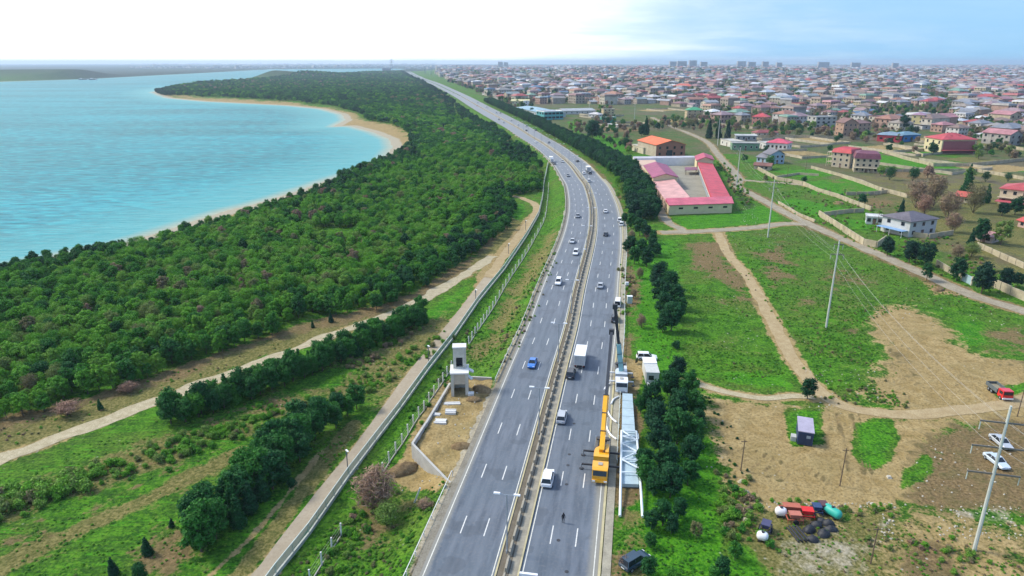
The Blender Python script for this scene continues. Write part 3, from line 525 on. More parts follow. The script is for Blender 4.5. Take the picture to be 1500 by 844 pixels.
def bare_mesh(seed, R, H, n=300):
    """leafless crown: forked limbs and many thin twigs"""
    r = random.Random(seed); mb = MB()
    def grow(p, d, l, rad_, lev):
        q = p + d * l; 
        if lev < 3: mb.tube([p, q], rad_, 4, rad_ * .6)
        else:
            sd_ = d.cross(Vector((r.uniform(-1, 1), r.uniform(-1, 1), r.uniform(-1, 1)))).normalized() * rad_; mb.add([p - sd_, p + sd_, q], [(0, 1, 2)]); sd2 = sd_.cross(d); mb.add([p - sd2, p + sd2, q], [(0, 1, 2)])
        if lev >= 5: return
        for _ in range(4 if lev in (2, 3) else 3):
            nd = (d + Vector((r.uniform(-1, 1), r.uniform(-1, 1), r.uniform(-.35, .75))) * .8).normalized(); grow(p + d * l * r.uniform(.55, 1), nd, l * r.uniform(.55, .82), rad_ * .6, lev + 1)
    for k in range(5):
        a = k * 1.26 + r.random() * .6; grow(Vector((0, 0, 0)), Vector((cos(a) * .65, sin(a) * .65, 1)).normalized(), H * .32, .09, 0)
    v = np.array(mb.v); s_ = max(np.abs(v[:, :2]).max() / R, v[:, 2].max() / H); v = v / s_; mb.v = [tuple(q) for q in v]; return mb.mesh('crown', LEAF)
VEG = {}
def veg(kind):
    """prototype (list of (name, mesh)) for a kind"""
    if kind in VEG: return VEG[kind]
    k, i = kind.rsplit('_', 1); sd_ = int(i) * 17 + len(k)
    if k == 'pine': cr = leafmesh('crown', sd_, clumps(sd_, 20, 2.5, 1.9, 6.6, .6, 1.2), 2600, .34, core=.62, shell=.62, up=.5); tr = trunkmesh(sd_, 5.5, .17, 3, 1.5)
    elif k == 'lit': cr = leafmesh('crown', sd_, clumps(sd_, 22, 2.5, 2.2, 6.6, .4, .95), 1900, .30, core=.45, shell=.85, up=.7, aspect=2.1); tr = trunkmesh(sd_, 5, .15, 3, 1.7)
    elif k == 'spire': cr = leafmesh('crown', sd_, [(random.Random(sd_ + q).uniform(-.25, .25), random.Random(sd_ + q + 50).uniform(-.25, .25), .7 + q * .68, 1.55 - q * .155) for q in range(9)], 1900, .30); tr = trunkmesh(sd_, 5, .13, 2, .6)
    elif k == 'bush': cr = leafmesh('crown', sd_, clumps(sd_, 6, 1.1, .45, 1.3, .5, .85), 650, .24, core=.55, shell=.6); tr = trunkmesh(sd_, 1.2, .06, 1, .6)
    elif k == 'far': cr = leafmesh('crown', sd_, clumps(sd_, 11, 2.5, 2.2, 5.8, .8, 1.4), 560, .7, core=.6, shell=.6, up=.5); tr = trunkmesh(sd_, 4.5, .17, 3, 1.2)
    elif k == 'bare': cr = bare_mesh(sd_, 3.2, 6.5); V_, f_q = cloud(sd_, clumps(sd_, 12, 2.4, 2.4, 5.6, .9, 1.4), 1500, .13, core=0, shell=.8, up=.5, aspect=7); bv = [v.co[:] for v in cr.vertices]; bf = [tuple(p.vertices) for p in cr.polygons]; mb_ = MB().add(bv, bf).add(V_.tolist(), f_q.tolist()); cr = mb_.mesh('crown', LEAF); tr = trunkmesh(sd_, 3.0, .18, 2, .8)
    VEG[kind] = (cr, tr); return VEG[kind]
PROTO = {}
def tree(name, kind, loc, sc, tint, label, cat='tree', group=None, rz=None):
    cr, tr = veg(kind); key = (name, kind)
    rz = random.uniform(0, 6.28) if rz is None else rz
    sc = sc if isinstance(sc, tuple) else (sc, sc, sc * random.uniform(.9, 1.1))
    t = thing(name, label, cat, loc, rz, group); t.scale = sc
    a = bpy.data.objects.new('crown', cr); link(a, t); a['tint'] = float(tint); link(bpy.data.objects.new('trunk', tr), t)
    return t
def scatter(name, pts, sc, rz, tint, idx, sources, label, kind='stuff', cat=None, tint2=None):
    n = len(pts); me = bpy.data.meshes.new(name); me.vertices.add(n); me.vertices.foreach_set('co', np.asarray(pts, np.float32).ravel())
    def at(nm, ty, v, f='value'): q = me.attributes.new(nm, ty, 'POINT'); q.data.foreach_set(f, np.asarray(v).ravel())
    sc = np.asarray(sc, np.float32); sc = np.repeat(sc[:, None], 3, 1) if sc.ndim == 1 else sc
    at('scl', 'FLOAT_VECTOR', sc, 'vector'); r = np.zeros((n, 3), np.float32); r[:, 2] = rz; at('rot', 'FLOAT_VECTOR', r, 'vector')
    at('tint', 'FLOAT', np.asarray(tint, np.float32)); at('vid', 'INT', np.asarray(idx, np.int32))
    if tint2 is not None: at('tint2', 'FLOAT', np.asarray(tint2, np.float32))
    o = link(bpy.data.objects.new(name, me)); g = bpy.data.node_groups.new(name, 'GeometryNodeTree')
    g.interface.new_socket('Geometry', in_out='INPUT', socket_type='NodeSocketGeometry'); g.interface.new_socket('Geometry', in_out='OUTPUT', socket_type='NodeSocketGeometry')
    gi = g.nodes.new('NodeGroupInput'); go = g.nodes.new('NodeGroupOutput'); ip = g.nodes.new('GeometryNodeInstanceOnPoints'); jn = g.nodes.new('GeometryNodeJoinGeometry')
    for src in sources:
        j2 = g.nodes.new('GeometryNodeJoinGeometry')
        for ob in src:
            oi = g.nodes.new('GeometryNodeObjectInfo'); oi.transform_space = 'ORIGINAL'; oi.inputs[0].default_value = ob; g.links.new(oi.outputs['Geometry'], j2.inputs[0])
        gt = g.nodes.new('GeometryNodeGeometryToInstance'); g.links.new(j2.outputs[0], gt.inputs[0]); g.links.new(gt.outputs[0], jn.inputs[0])
    g.links.new(gi.outputs[0], ip.inputs['Points']); g.links.new(jn.outputs[0], ip.inputs['Instance']); ip.inputs['Pick Instance'].default_value = True
    def na(nm, ty): q = g.nodes.new('GeometryNodeInputNamedAttribute'); q.data_type = ty; q.inputs[0].default_value = nm; return [x for x in q.outputs if x.enabled and x.name == 'Attribute'][0]
    g.links.new(na('vid', 'INT'), ip.inputs['Instance Index']); g.links.new(na('rot', 'FLOAT_VECTOR'), ip.inputs['Rotation']); g.links.new(na('scl', 'FLOAT_VECTOR'), ip.inputs['Scale']); g.links.new(ip.outputs[0], go.inputs[0])
    md = o.modifiers.new('scatter', 'NODES'); md.node_group = g; return tag(o, label, cat, None, kind)
DENSE = 'dense dark green pine'
# --- forest area between the shore and the pale path / highway
FEDGE = [(-700, 900), (-250, 700), (0, 622), (67, 604), (128, 582), (181, 567), (229, 556), (280, 536), (320, 521), (400, 494), (440, 467), (480, 464), (517, 457), (552, 455), (587, 443), (621, 424), (640, 409), (667, 395), (693, 376), (720, 357), (748, 334), (755, 312), (742, 290), (773, 284), (792, 281)]
fe = PW(FEDGE)[:, :2]
fx, fy = [], []
for s in np.concatenate([np.arange(395, 1200, 30), np.arange(1200, 5000, 100)]): x, y, _ = RF(s, -(20 + float(widen(s)) * 1.3 + (6 if s > 700 else 0))); fx.append(x); fy.append(y)
FOREST = np.vstack([fe, np.stack([fx, fy], 1), [[-900, 5200]], GA([(-900, 200)], 0), [[-3000, 200]]])
CLEAR = [PW(q)[:, :2] for q in ([(440, 152), (490, 155), (530, 168), (540, 178), (575, 182), (604, 198), (602, 214), (590, 226), (566, 238), (545, 190), (505, 186), (500, 170)], [(235, 140), (300, 143), (450, 150), (450, 158), (235, 150)], [(660, 155), (668, 152), (672, 168), (684, 186), (679, 188), (668, 172)], [(740, 208), (752, 206), (764, 213), (748, 216)], [(168, 440), (182, 440), (182, 448), (166, 450)])]
def jgrid(y0, y1, x0, x1, sp, r):
    xs = np.arange(x0, x1, sp); ys = np.arange(y0, y1, sp); X, Y = np.meshgrid(xs, ys); X = X + (np.arange(len(ys)) % 2)[:, None] * sp / 2
    return (X + r.uniform(-.38, .38, X.shape) * sp).ravel(), (Y + r.uniform(-.38, .38, X.shape) * sp).ravel()
FX, FY, FS = [], [], []
for y0, y1, sp in ((95, 260, 3.05), (260, 420, 3.5), (420, 700, 4.7), (700, 1200, 7.0), (1200, 2200, 11), (2200, 4600, 17)):
    x, y = jgrid(y0, y1, -y1 * .85 - 60, 80, sp, RN); u, v = proj(x, y, 4.0); m = (u > -140) & inside(x, y, FOREST); x, y = x[m], y[m]
    z, off, sR, sw = T(x, y, True); m = (sw > (13 + 9 * np.sin(x * .02 + y * .013))); m &= (off < -16) | (y < 0)
    for q in CLEAR: m &= ~inside(x, y, q)
    m &= ~((nz(x, y, .045, 3) > .80) & (y < 450)); FX.append(x[m]); FY.append(y[m]); FS.append(np.full(m.sum(), sp))
FX = np.concatenate(FX); FY = np.concatenate(FY); FS = np.concatenate(FS); FZ = T(FX, FY)
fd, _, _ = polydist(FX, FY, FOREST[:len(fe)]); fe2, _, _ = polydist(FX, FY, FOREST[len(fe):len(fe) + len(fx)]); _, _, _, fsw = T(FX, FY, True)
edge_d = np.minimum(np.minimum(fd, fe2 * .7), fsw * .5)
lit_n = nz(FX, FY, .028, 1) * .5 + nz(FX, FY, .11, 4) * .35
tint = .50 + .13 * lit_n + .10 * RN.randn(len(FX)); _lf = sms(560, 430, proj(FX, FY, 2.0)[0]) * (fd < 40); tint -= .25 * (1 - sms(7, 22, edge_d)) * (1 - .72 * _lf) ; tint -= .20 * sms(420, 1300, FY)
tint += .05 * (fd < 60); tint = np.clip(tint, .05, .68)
isb = (RN.rand(len(FX)) < np.where(nz(FX, FY, .05, 9) > .55, .13, .02)) & (edge_d > 5) & (FY < 900); tint[isb] = RN.uniform(.68, .93, isb.sum())
isb |= (FY > 900) & (RN.rand(len(FX)) < .12) & (nz(FX, FY, .006, 2) > .1); tint[(FY > 900) & isb] = .8
scl = (FS / 4.3) ** .55 * RN.uniform(.58, 1.12, len(FX)) * .90; scl = np.where(FY > 1200, scl * .9, scl)
dist_ = np.hypot(FX, FY); vis = proj(FX, FY, 3.0); inview = (vis[0] > -10) & (vis[0] < 1500)
# the 205 nearest forest trees at the wood's front edge are individuals
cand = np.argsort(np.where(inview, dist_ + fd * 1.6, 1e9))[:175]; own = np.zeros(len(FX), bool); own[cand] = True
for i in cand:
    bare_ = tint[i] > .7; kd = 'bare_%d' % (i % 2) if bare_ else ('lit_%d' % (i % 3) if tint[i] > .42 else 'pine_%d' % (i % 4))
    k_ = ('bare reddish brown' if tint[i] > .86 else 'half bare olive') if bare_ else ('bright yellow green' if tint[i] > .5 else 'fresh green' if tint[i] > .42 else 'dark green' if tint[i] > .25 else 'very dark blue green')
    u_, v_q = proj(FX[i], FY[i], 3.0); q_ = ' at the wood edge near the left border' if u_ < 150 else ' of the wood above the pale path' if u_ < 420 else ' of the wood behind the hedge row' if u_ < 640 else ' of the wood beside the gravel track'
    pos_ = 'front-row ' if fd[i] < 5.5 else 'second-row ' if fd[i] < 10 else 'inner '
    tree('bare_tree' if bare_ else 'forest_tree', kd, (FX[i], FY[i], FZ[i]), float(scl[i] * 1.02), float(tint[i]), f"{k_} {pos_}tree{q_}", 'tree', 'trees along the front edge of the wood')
rest = ~own; near_ = rest & (FY < 560); far_m = rest & (FY >= 560)
def holder(kind): return [PROTO_OBJ(kind, 0), PROTO_OBJ(kind, 1)]
def PROTO_OBJ(kind, j):
    """first real crown / trunk object in the scene that uses this kind's mesh"""
    me = veg(kind)[j]
    for o in S.collection.objects:
        if o.data == me and o.type == 'MESH': return o
    raise RuntimeError(kind)
# --- hedge rows and single trees on the left
def row(px, n_along, width, h, kinds, tn, label, group, jit=1.0):
    Pc = PW(px)[:, :2]; d = np.concatenate([[0], np.cumsum(np.linalg.norm(np.diff(Pc, axis=0), axis=1))]); 
    for i in range(n_along):
        t = (i + random.uniform(-.35, .35)) / n_along * d[-1]; t = min(max(t, 0), d[-1] - .1); x = np.interp(t, d, Pc[:, 0]); y = np.interp(t, d, Pc[:, 1]); k = np.searchsorted(d, t, 'right') - 1; dx, dy = (Pc[k + 1] - Pc[k]) / (d[k + 1] - d[k])
        o = (((i * 7) % 3) - 1) * width / 3 + random.uniform(-.6, .6) * jit; x += -dy * o; y += dx * o; z = float(T(x, y))
        tree('pine_tree', random.choice(kinds), (x, y, z), h / 7.2 * random.uniform(.82, 1.15), random.uniform(*tn) + .09, label, 'tree', group)
PK = ['pine_0', 'pine_1', 'pine_2', 'pine_3']
row([(248, 618), (300, 604), (345, 588), (400, 567), (454, 545), (500, 525), (545, 504), (590, 483), (626, 467)], 84, 4.8, 5.8, PK + ['spire_0', 'spire_1'], (.16, .30), 'dark green pine in the long hedge row between the pale path and the scrub', 'pines of the long left hedge row')
row([(280, 800), (310, 780), (345, 752), (375, 722), (405, 690), (438, 655), (452, 630)], 34, 6.0, 6.8, PK + ['spire_0', 'spire_1'], (.13, .25), 'tall dark pine in the clump beside the gravel path at bottom left', 'pines of the bottom left clump')
row([(480, 628), (500, 612), (528, 595)], 5, 3.5, 5.2, PK, (.16, .25), 'dark pine of the small clump at the upper end of the bottom left row', 'pines of the small clump')
for u, v, h, k, lb in ((216, 812, 3.6, 'spire_0', 'small dark conical pine alone in the grass left of the clump'), (166, 842, 3.2, 'spire_1', 'small round conifer at the bottom edge, leftmost of three'), (206, 856, 3.0, 'pine_1', 'little pine cut off by the bottom edge of the photo'), (252, 772, 2.0, 'spire_0', 'tiny conifer sapling at the left foot of the dark clump'),
                       (147, 600, 2.6, 'spire_1', 'lone little conifer on the brown strip before the wood'), (485, 472, 3.4, 'spire_0', 'dark conical pine standing out before the wood edge'), (458, 480, 2.2, 'spire_1', 'tiny conical sapling on olive grass below the wood edge'), (428, 712, 1.4, 'bush_0', 'dark low bush against the mesh fence beside the lamp')):
    tree('small_pine', k, P(u, v)[0], h / (7 if k[0] in 'ps' else 1.9), .14, lb, 'tree')
tree('bare_tree', 'bare_1', P(548, 745)[0], (1.45, 1.45, 1.05), .86, 'wide leafless grey brown tree beside the mesh fence below the retaining wall', 'tree'); tree('bare_tree', 'bare_0', P(566, 770)[0], (.75, .75, .6), .80, 'smaller leafless tree just below the wide leafless one', 'tree')
for u, v, q, lb in ((100, 608, .9, 'pale tan leafless bush in front of the wood near the left border'), (188, 575, .7, 'pale dry bush before the wood, right of the tan leafless one'), (622, 745, .45, 'whitish leafless shrub on the grass by the guard rail')):
    tree('dry_bush', 'bare_0', P(u, v)[0], (q * 1.1, q * 1.1, q * .5), .93, lb, 'bush')
# --- trees on the right of the highway: (crown centre x, y, radius in photo pixels, kind, tint)
def px_tree(u, v, r, kind, tn, label, cat='tree', group=None, name='pine_tree', hk=1.0):
    zc = 4.0 if kind[0] in 'plf' else 3; base_r = {'pine': 3.3, 'lit': 3.3, 'spire': 2.6, 'bush': 1.7, 'bare': 3.2, 'far': 3.4}[kind.split('_')[0]]
    x, y = G(u, v, 3); depth = y * cos(PT) + CH * sin(PT); sc_ = r / 1000 * depth / base_r; hh = {'p': 4.3, 'l': 4.3, 's': 3.6, 'b': 1.0, 'f': 4}[kind[0]] * sc_ * hk
    if kind[:4] == 'bare': hh = 3.6 * sc_ * hk
    x, y = G(u, v, hh); z = float(T(x, y)); x, y = G(u, v, hh + z); return tree(name, kind, (float(x), float(y), z), (sc_, sc_, sc_ * hk), tn, label, cat, group)
g1 = 'pines of the big clump beside the steel bridge'
for i, (u, v, r) in enumerate([(946, 578, 22), (975, 560, 22), (1000, 565, 22), (985, 590, 24), (1012, 592, 20), (950, 608, 26), (985, 620, 27), (1010, 630, 22), (958, 640, 25), (1005, 655, 22), (935, 672, 20), (968, 670, 26), (940, 690, 22), (975, 700, 27), (1000, 690, 20), (950, 705, 20), (1015, 612, 16), (930, 590, 14)]):
    px_tree(u + 9, v, r * .95, PK[i % 4], .13 + .12 * ((i * 7) % 5) / 5, 'very dark green bushy pine of the big clump beside the steel bridge', 'tree', g1)
for i, (u, v, r) in enumerate([(972, 748, 20), (995, 742, 16), (955, 760, 15), (985, 765, 15)]): px_tree(u, v, r, PK[i % 4], .2, 'dark pine below the ends of the steel bridge tubes', 'tree', 'pines below the bridge')
for u, v, r, k, tn, lb in ((954, 790, 12, 'pine_2', .25, 'small pine with loose crown below the bridge pines'), (1021, 775, 13, 'lit_0', .72, 'slender yellow leaved young tree alone on the green lawn'), (950, 828, 16, 'pine_0', .25, 'round dark shrub at the bottom edge beside the dark vehicle'), (1060, 830, 17, 'pine_1', .24, 'dark bush at the bottom edge where lawn meets gravel'), (1078, 805, 15, 'lit_1', .35, 'loose green bush left of the gravel yard'), (1046, 842, 14, 'pine_3', .3, 'low dark bush cut by the bottom edge right of the lawn'), (985, 840, 12, 'bush_1', .45, 'small green shrub at the bottom edge of the lawn'), (915, 822, 10, 'bare_0', .92, 'reddish leafless shrub beside the highway at the bottom edge'),
                         (1185, 567, 15, 'pine_0', .05, 'very dark lone tree on a thin trunk where the tracks meet'), (979, 565, 13, 'pine_1', .12, 'pine right behind the site cabin'), (993, 538, 17, 'pine_3', .10, 'round pine behind and right of the site cabin'), (990, 505, 10, 'bush_0', .22, 'dark round bush alone on the lawn above the parked car'), (940, 470, 10, 'bare_1', .88, 'small leafless thorn tree by the guard rail'), (1015, 545, 6, 'bush_1', .3, 'little bush at the field corner'), (1360, 396, 12, 'lit_2', .22, 'blue green loose shrub beside the village road')):
    px_tree(u, v, r, k, tn, lb, 'tree' if r > 11 else 'bush', None, 'pine_tree' if k[0] == 'p' else 'small_tree')
g2 = 'pines of the strip beside the highway'
for i, (u, v, r) in enumerate([(965, 400, 17), (982, 412, 17), (968, 425, 18), (990, 432, 17), (975, 445, 18), (985, 460, 20), (995, 448, 15), (972, 470, 14), (962, 410, 12), (925, 355, 11), (940, 360, 12), (930, 372, 12), (948, 375, 13), (955, 358, 11), (938, 330, 12), (925, 322, 10), (948, 338, 10), (915, 318, 7), (918, 360, 8), (957, 345, 9), (963, 365, 9), (935, 315, 8), (943, 300, 9), (950, 290, 8)]):
    px_tree(u, v, r, PK[i % 4], .13 + .12 * ((i * 5) % 4) / 4, 'dark green pine in the strip of trees right of the highway', 'tree', g2)
for u, v, r, tn in ((925, 345, 8, .84), (948, 345, 6, .9), (912, 275, 8, .7), (905, 265, 7, .66), (918, 290, 8, .78), (937, 400, 8, .75), (928, 430, 7, .8), (905, 285, 5, .7)): px_tree(u, v, r, 'bare_%d' % (int(u) % 2), tn, 'thin olive brown leafless tree between the highway and the pines', 'tree', 'leafless trees beside the highway pines', 'bare_tree')
# belt of pines following the highway: nearest are individuals, the far ones one mass
bx, by, bt = [], [], []
for s in np.arange(222, 1150, 3.4):
    wd = 10 if s < 350 else (15 if s < 520 else (13 if s < 800 else 10))
    if 628 < s < 642: continue
    for o in np.arange(0, wd, 4.6):
        off_r = (17 if s < 350 else 18.5 if s < 460 else 19) + float(widen(s)) * 1.6 + (5 * math.exp(-((s - 320) / 60) ** 2)) + o + random.uniform(-1.4, 1.4); x, y, _ = RF(s + random.uniform(-1.5, 1.5), off_r); bx.append(float(x)); by.append(float(y)); bt.append(random.uniform(.06, .22))
bx = np.array(bx); by = np.array(by); bt = np.array(bt); o_ = np.argsort(np.hypot(bx, by)); nb = 55
for i in o_[:nb]: tree('pine_tree', PK[i % 4], (bx[i], by[i], float(T(bx[i], by[i]))), random.uniform(.85, 1.15), bt[i], 'dark pine in the continuous belt following the right side of the highway', 'tree', 'pines of the highway belt')
tree('bare_tree', 'bare_0', P(905, 262)[0], .8, .78, 'first leafless tree by the right road edge on the bend', 'tree')
# one tree of the coarse kinds stands in the village (their meshes also serve the distant mass)
for i in range(3): tree('garden_tree', 'far_%d' % i, P((1215, 1262, 1090)[i], (222, 300, 238)[i])[0], .8, .2, ('dark garden tree left of the unfinished red roofed house', 'round garden tree behind the low field wall', 'dark tree by the blue house')[i], 'tree')
E_ = bx[o_[nb:]], by[o_[nb:]]
pts = np.stack([E_[0], E_[1], T(E_[0], E_[1])], 1)
scatter('distant_pine_belt', pts, RN.uniform(.85, 1.15, len(pts)), RN.uniform(0, 6.28, len(pts)), bt[o_[nb:]], RN.randint(0, 4, len(pts)), [holder(k) for k in PK], 'far continuous belt of dark pines along the highway')
KK = ['lit_0', 'lit_1', 'lit_2', 'pine_0', 'pine_1', 'pine_2', 'bare_0', 'bare_1']
ii = np.where(near_)[0]; kd = np.where(isb[ii], 6 + RN.randint(0, 2, len(ii)), np.where(tint[ii] > .40, RN.randint(0, 3, len(ii)), 3 + RN.randint(0, 3, len(ii))))
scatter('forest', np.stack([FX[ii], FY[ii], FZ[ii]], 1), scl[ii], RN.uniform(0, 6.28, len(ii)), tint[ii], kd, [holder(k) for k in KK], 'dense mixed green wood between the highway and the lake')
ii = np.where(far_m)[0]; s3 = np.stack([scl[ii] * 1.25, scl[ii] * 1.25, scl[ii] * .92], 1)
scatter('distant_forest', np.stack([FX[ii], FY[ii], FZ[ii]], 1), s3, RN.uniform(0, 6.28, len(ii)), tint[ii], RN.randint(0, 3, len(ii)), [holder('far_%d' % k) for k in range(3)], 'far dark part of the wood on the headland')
ux, uy, us, ut = [], [], [], []
for px, n, s0, s1, t0, t1 in (([(0, 700), (240, 610), (480, 640), (300, 850), (-60, 880)], 800, .07, .16, .5, .66), ([(250, 615), (640, 470), (690, 440), (500, 700), (440, 650)], 900, .08, .22, .48, .7), ([(905, 740), (1050, 600), (1090, 850), (890, 850)], 900, .06, .14, .36, .56), ([(915, 350), (1050, 345), (1170, 550), (1000, 560), (905, 460)], 2200, .06, .17, .42, .68),
                              ([(1070, 345), (1200, 330), (1490, 470), (1330, 450), (1270, 470), (1290, 560), (1330, 600), (1220, 580)], 3400, .07, .2, .42, .78), ([(640, 560), (740, 400), (810, 260), (825, 330), (770, 450), (715, 550)], 1500, .07, .18, .4, .75), ([(420, 850), (560, 680), (600, 700), (650, 710), (600, 850)], 700, .07, .2, .38, .8), ([(1080, 740), (1500, 750), (1500, 850), (1100, 850)], 600, .06, .16, .45, .85), ([(1100, 250), (1300, 290), (1500, 420), (1500, 440), (1150, 310)], 1600, .15, .45, .4, .92), ([(0, 625), (400, 500), (640, 425), (640, 432), (330, 545), (0, 668)], 700, .06, .2, .5, .9)):
    Pq = np.array(px, float); lo, hi = Pq.min(0), Pq.max(0); u = RN.uniform(lo[0], hi[0], n * 3); v = lo[1] + (hi[1] - lo[1]) * RN.rand(n * 3) ** .8; m = inside(u, v, Pq); u, v = u[m][:n], v[m][:n]; q = P(u, v); cl_ = nz(q[:, 0], q[:, 1], .16, 3) + RN.randn(len(u)) * .4 > -.1; _, o2, _, _ = T(q[:, 0], q[:, 1], True); m = cl_ & (np.abs(o2) > 14.5)
    for L_, ww in ((PATH_PALE, 3.2), (PATH_MAIN, 2.6), (R_SAND, 3.2), (R_LANE, 3.2), (R_PALE, 3.3), (R_THIN, 1.6)): dq, _, _ = polydist(q[:, 0], q[:, 1], catmull(PW(L_)[:, :2], 5)); m &= dq > ww
    ux.append(q[m]); us.append(RN.uniform(s0, s1, m.sum())); ut.append(RN.uniform(t0, t1, m.sum()))
ux = np.vstack(ux); us = np.concatenate(us); ut = np.concatenate(ut)
scatter('grass_tufts', ux - np.array([0, 0, .03]), np.stack([us * 1.3, us * 1.3, us], 1), RN.uniform(0, 6.28, len(us)), ut, RN.randint(0, 2, len(us)), [holder('bush_0'), holder('bush_1')], 'rough grass tufts and weeds over the fields')
# scrub on the left meadow, weeds on the verges
sx, sy, ssz, stt = [], [], [], []
def sprinkle(px, n, width, s0, s1, t0, t1):
    Pc = PW(px)[:, :2]; d = np.concatenate([[0], np.cumsum(np.linalg.norm(np.diff(Pc, axis=0), axis=1))]); t = RN.uniform(0, d[-1], n); x = np.interp(t, d, Pc[:, 0]) ; y = np.interp(t, d, Pc[:, 1]); a = RN.uniform(0, 6.28, n); r_ = width / 2 * RN.rand(n) ** .6
    sx.append(x + np.cos(a) * r_); sy.append(y + np.sin(a) * r_); ssz.append(RN.uniform(s0, s1, n)); stt.append(RN.uniform(t0, t1, n))
sprinkle([(-30, 770), (60, 728), (140, 700), (200, 680), (260, 655), (330, 636)], 130, 8, .3, .8, .5, .72); sprinkle([(330, 640), (430, 608), (520, 572), (570, 548), (610, 520), (650, 490)], 110, 8, .25, .7, .54, .74)
sprinkle([(0, 740), (60, 728), (130, 708)], 40, 6, .8, 1.2, .55, .75); sprinkle([(200, 690), (300, 640), (420, 600)], 60, 12, .25, .6, .4, .7); sprinkle([(500, 545), (560, 505), (620, 470)], 50, 9, .3, .7, .7, .88)
sprinkle([(730, 530), (775, 440), (805, 370)], 120, 8, .15, .4, .5, .85); sprinkle([(600, 620), (660, 540), (700, 480)], 70, 5, .2, .5, .35, .8); sprinkle([(470, 835), (530, 760), (560, 720)], 60, 6, .2, .55, .4, .88); sprinkle([(560, 840), (600, 770), (640, 715)], 40, 5, .15, .35, .45, .7)
sprinkle([(1080, 730), (1200, 745), (1320, 750)], 60, 4, .15, .4, .5, .9); sprinkle([(1075, 700), (1080, 760), (1100, 800)], 45, 7, .3, .7, .3, .9); sprinkle([(1060, 520), (1110, 545)], 20, 10, .1, .3, .6, .8); sprinkle([(1200, 590), (1260, 570), (1330, 590)], 40, 8, .15, .4, .5, .85)
sprinkle([(1240, 345), (1340, 385), (1450, 430)], 80, 7, .2, .5, .45, .8); sprinkle([(1100, 300), (1085, 290), (1075, 262), (1050, 240)], 90, 10, .3, .8, .3, .9); sprinkle([(1080, 370), (1180, 480), (1250, 560)], 110, 30, .12, .3, .4, .85); sprinkle([(910, 460), (920, 420), (915, 390)], 40, 5, .2, .6, .5, .85)
sprinkle([(1300, 800), (1400, 820), (1480, 830)], 40, 10, .15, .4, .6, .9); sprinkle([(1020, 560), (1070, 640), (1085, 720)], 26, 4, .1, .3, .1, .3); sprinkle([(970, 640), (1020, 650), (1060, 700)], 16, 8, .12, .25, .2, .6)
sx = np.concatenate(sx); sy = np.concatenate(sy); ssz = np.concatenate(ssz); stt = np.concatenate(stt)
scatter('scrub', np.stack([sx, sy, T(sx, sy) - .05], 1), ssz, RN.uniform(0, 6.28, len(sx)), stt, RN.randint(0, 2, len(sx)), [holder('bush_0'), holder('bush_1')], 'low grey green and dry scrub on the meadows and verges')

# ------------------------------------------------------------------ houses
def palette_mat(name, attr, cols, rough, sc):
    m, nt, b = new_mat(name); tc = N(nt, 'ShaderNodeTexCoord'); at = N(nt, 'ShaderNodeAttribute', attribute_name=attr, attribute_type='INSTANCER')
    r = N(nt, 'ShaderNodeValToRGB'); nt.links.new(at.outputs['Fac'], r.inputs[0]); r.color_ramp.interpolation = 'CONSTANT'; e = r.color_ramp.elements; n = len(cols)
    e[0].position = 0; e[0].color = (*cols[0], 1); e[1].position = 1 / n; e[1].color = (*cols[1], 1)
    for i in range(2, n): q = e.new(i / n); q.color = (*cols[i], 1)
    f = noise(nt, tc.outputs['Object'], sc, 4, .6); nt.links.new(mixc(nt, 1.0, r.outputs[0], mixc(nt, maprange(nt, f, .3, .7), (.6, .58, .57), (1.1, 1.1, 1.1)), 'MULTIPLY'), b.inputs['Base Color']); b.inputs['Roughness'].default_value = rough; return m
ROOFC = [((.34, .35, .37), 'grey'), ((.24, .12, .12), 'dull maroon'), ((.46, .46, .47), 'pale grey'), ((.22, .15, .12), 'brown'), ((.38, .065, .06), 'red'), ((.22, .23, .26), 'slate grey'), ((.36, .17, .11), 'terracotta'), ((.42, .46, .52), 'bluish grey'),
         ((.17, .30, .22), 'green'), ((.30, .20, .21), 'mauve'), ((.62, .63, .63), 'white'), ((.12, .20, .30), 'blue'), ((.42, .19, .20), 'faded pink'), ((.28, .26, .24), 'weathered grey brown'), ((.30, .25, .2), 'rusty tan'), ((.25, .30, .30), 'teal grey')]
WALLC = [((.45, .38, .27), 'tan'), ((.55, .50, .41), 'cream'), ((.36, .34, .31), 'grey stone'), ((.60, .58, .55), 'white'), ((.42, .27, .21), 'brick pink'), ((.40, .34, .27), 'unfinished block'), ((.52, .44, .25), 'yellow'), ((.38, .32, .28), 'brown stone')]
ROOFM = palette_mat('roof_sheets', 'tint', [q[0] for q in ROOFC], .55, .3); WALLM = palette_mat('house_walls', 'tint2', [q[0] for q in WALLC], .9, .35)
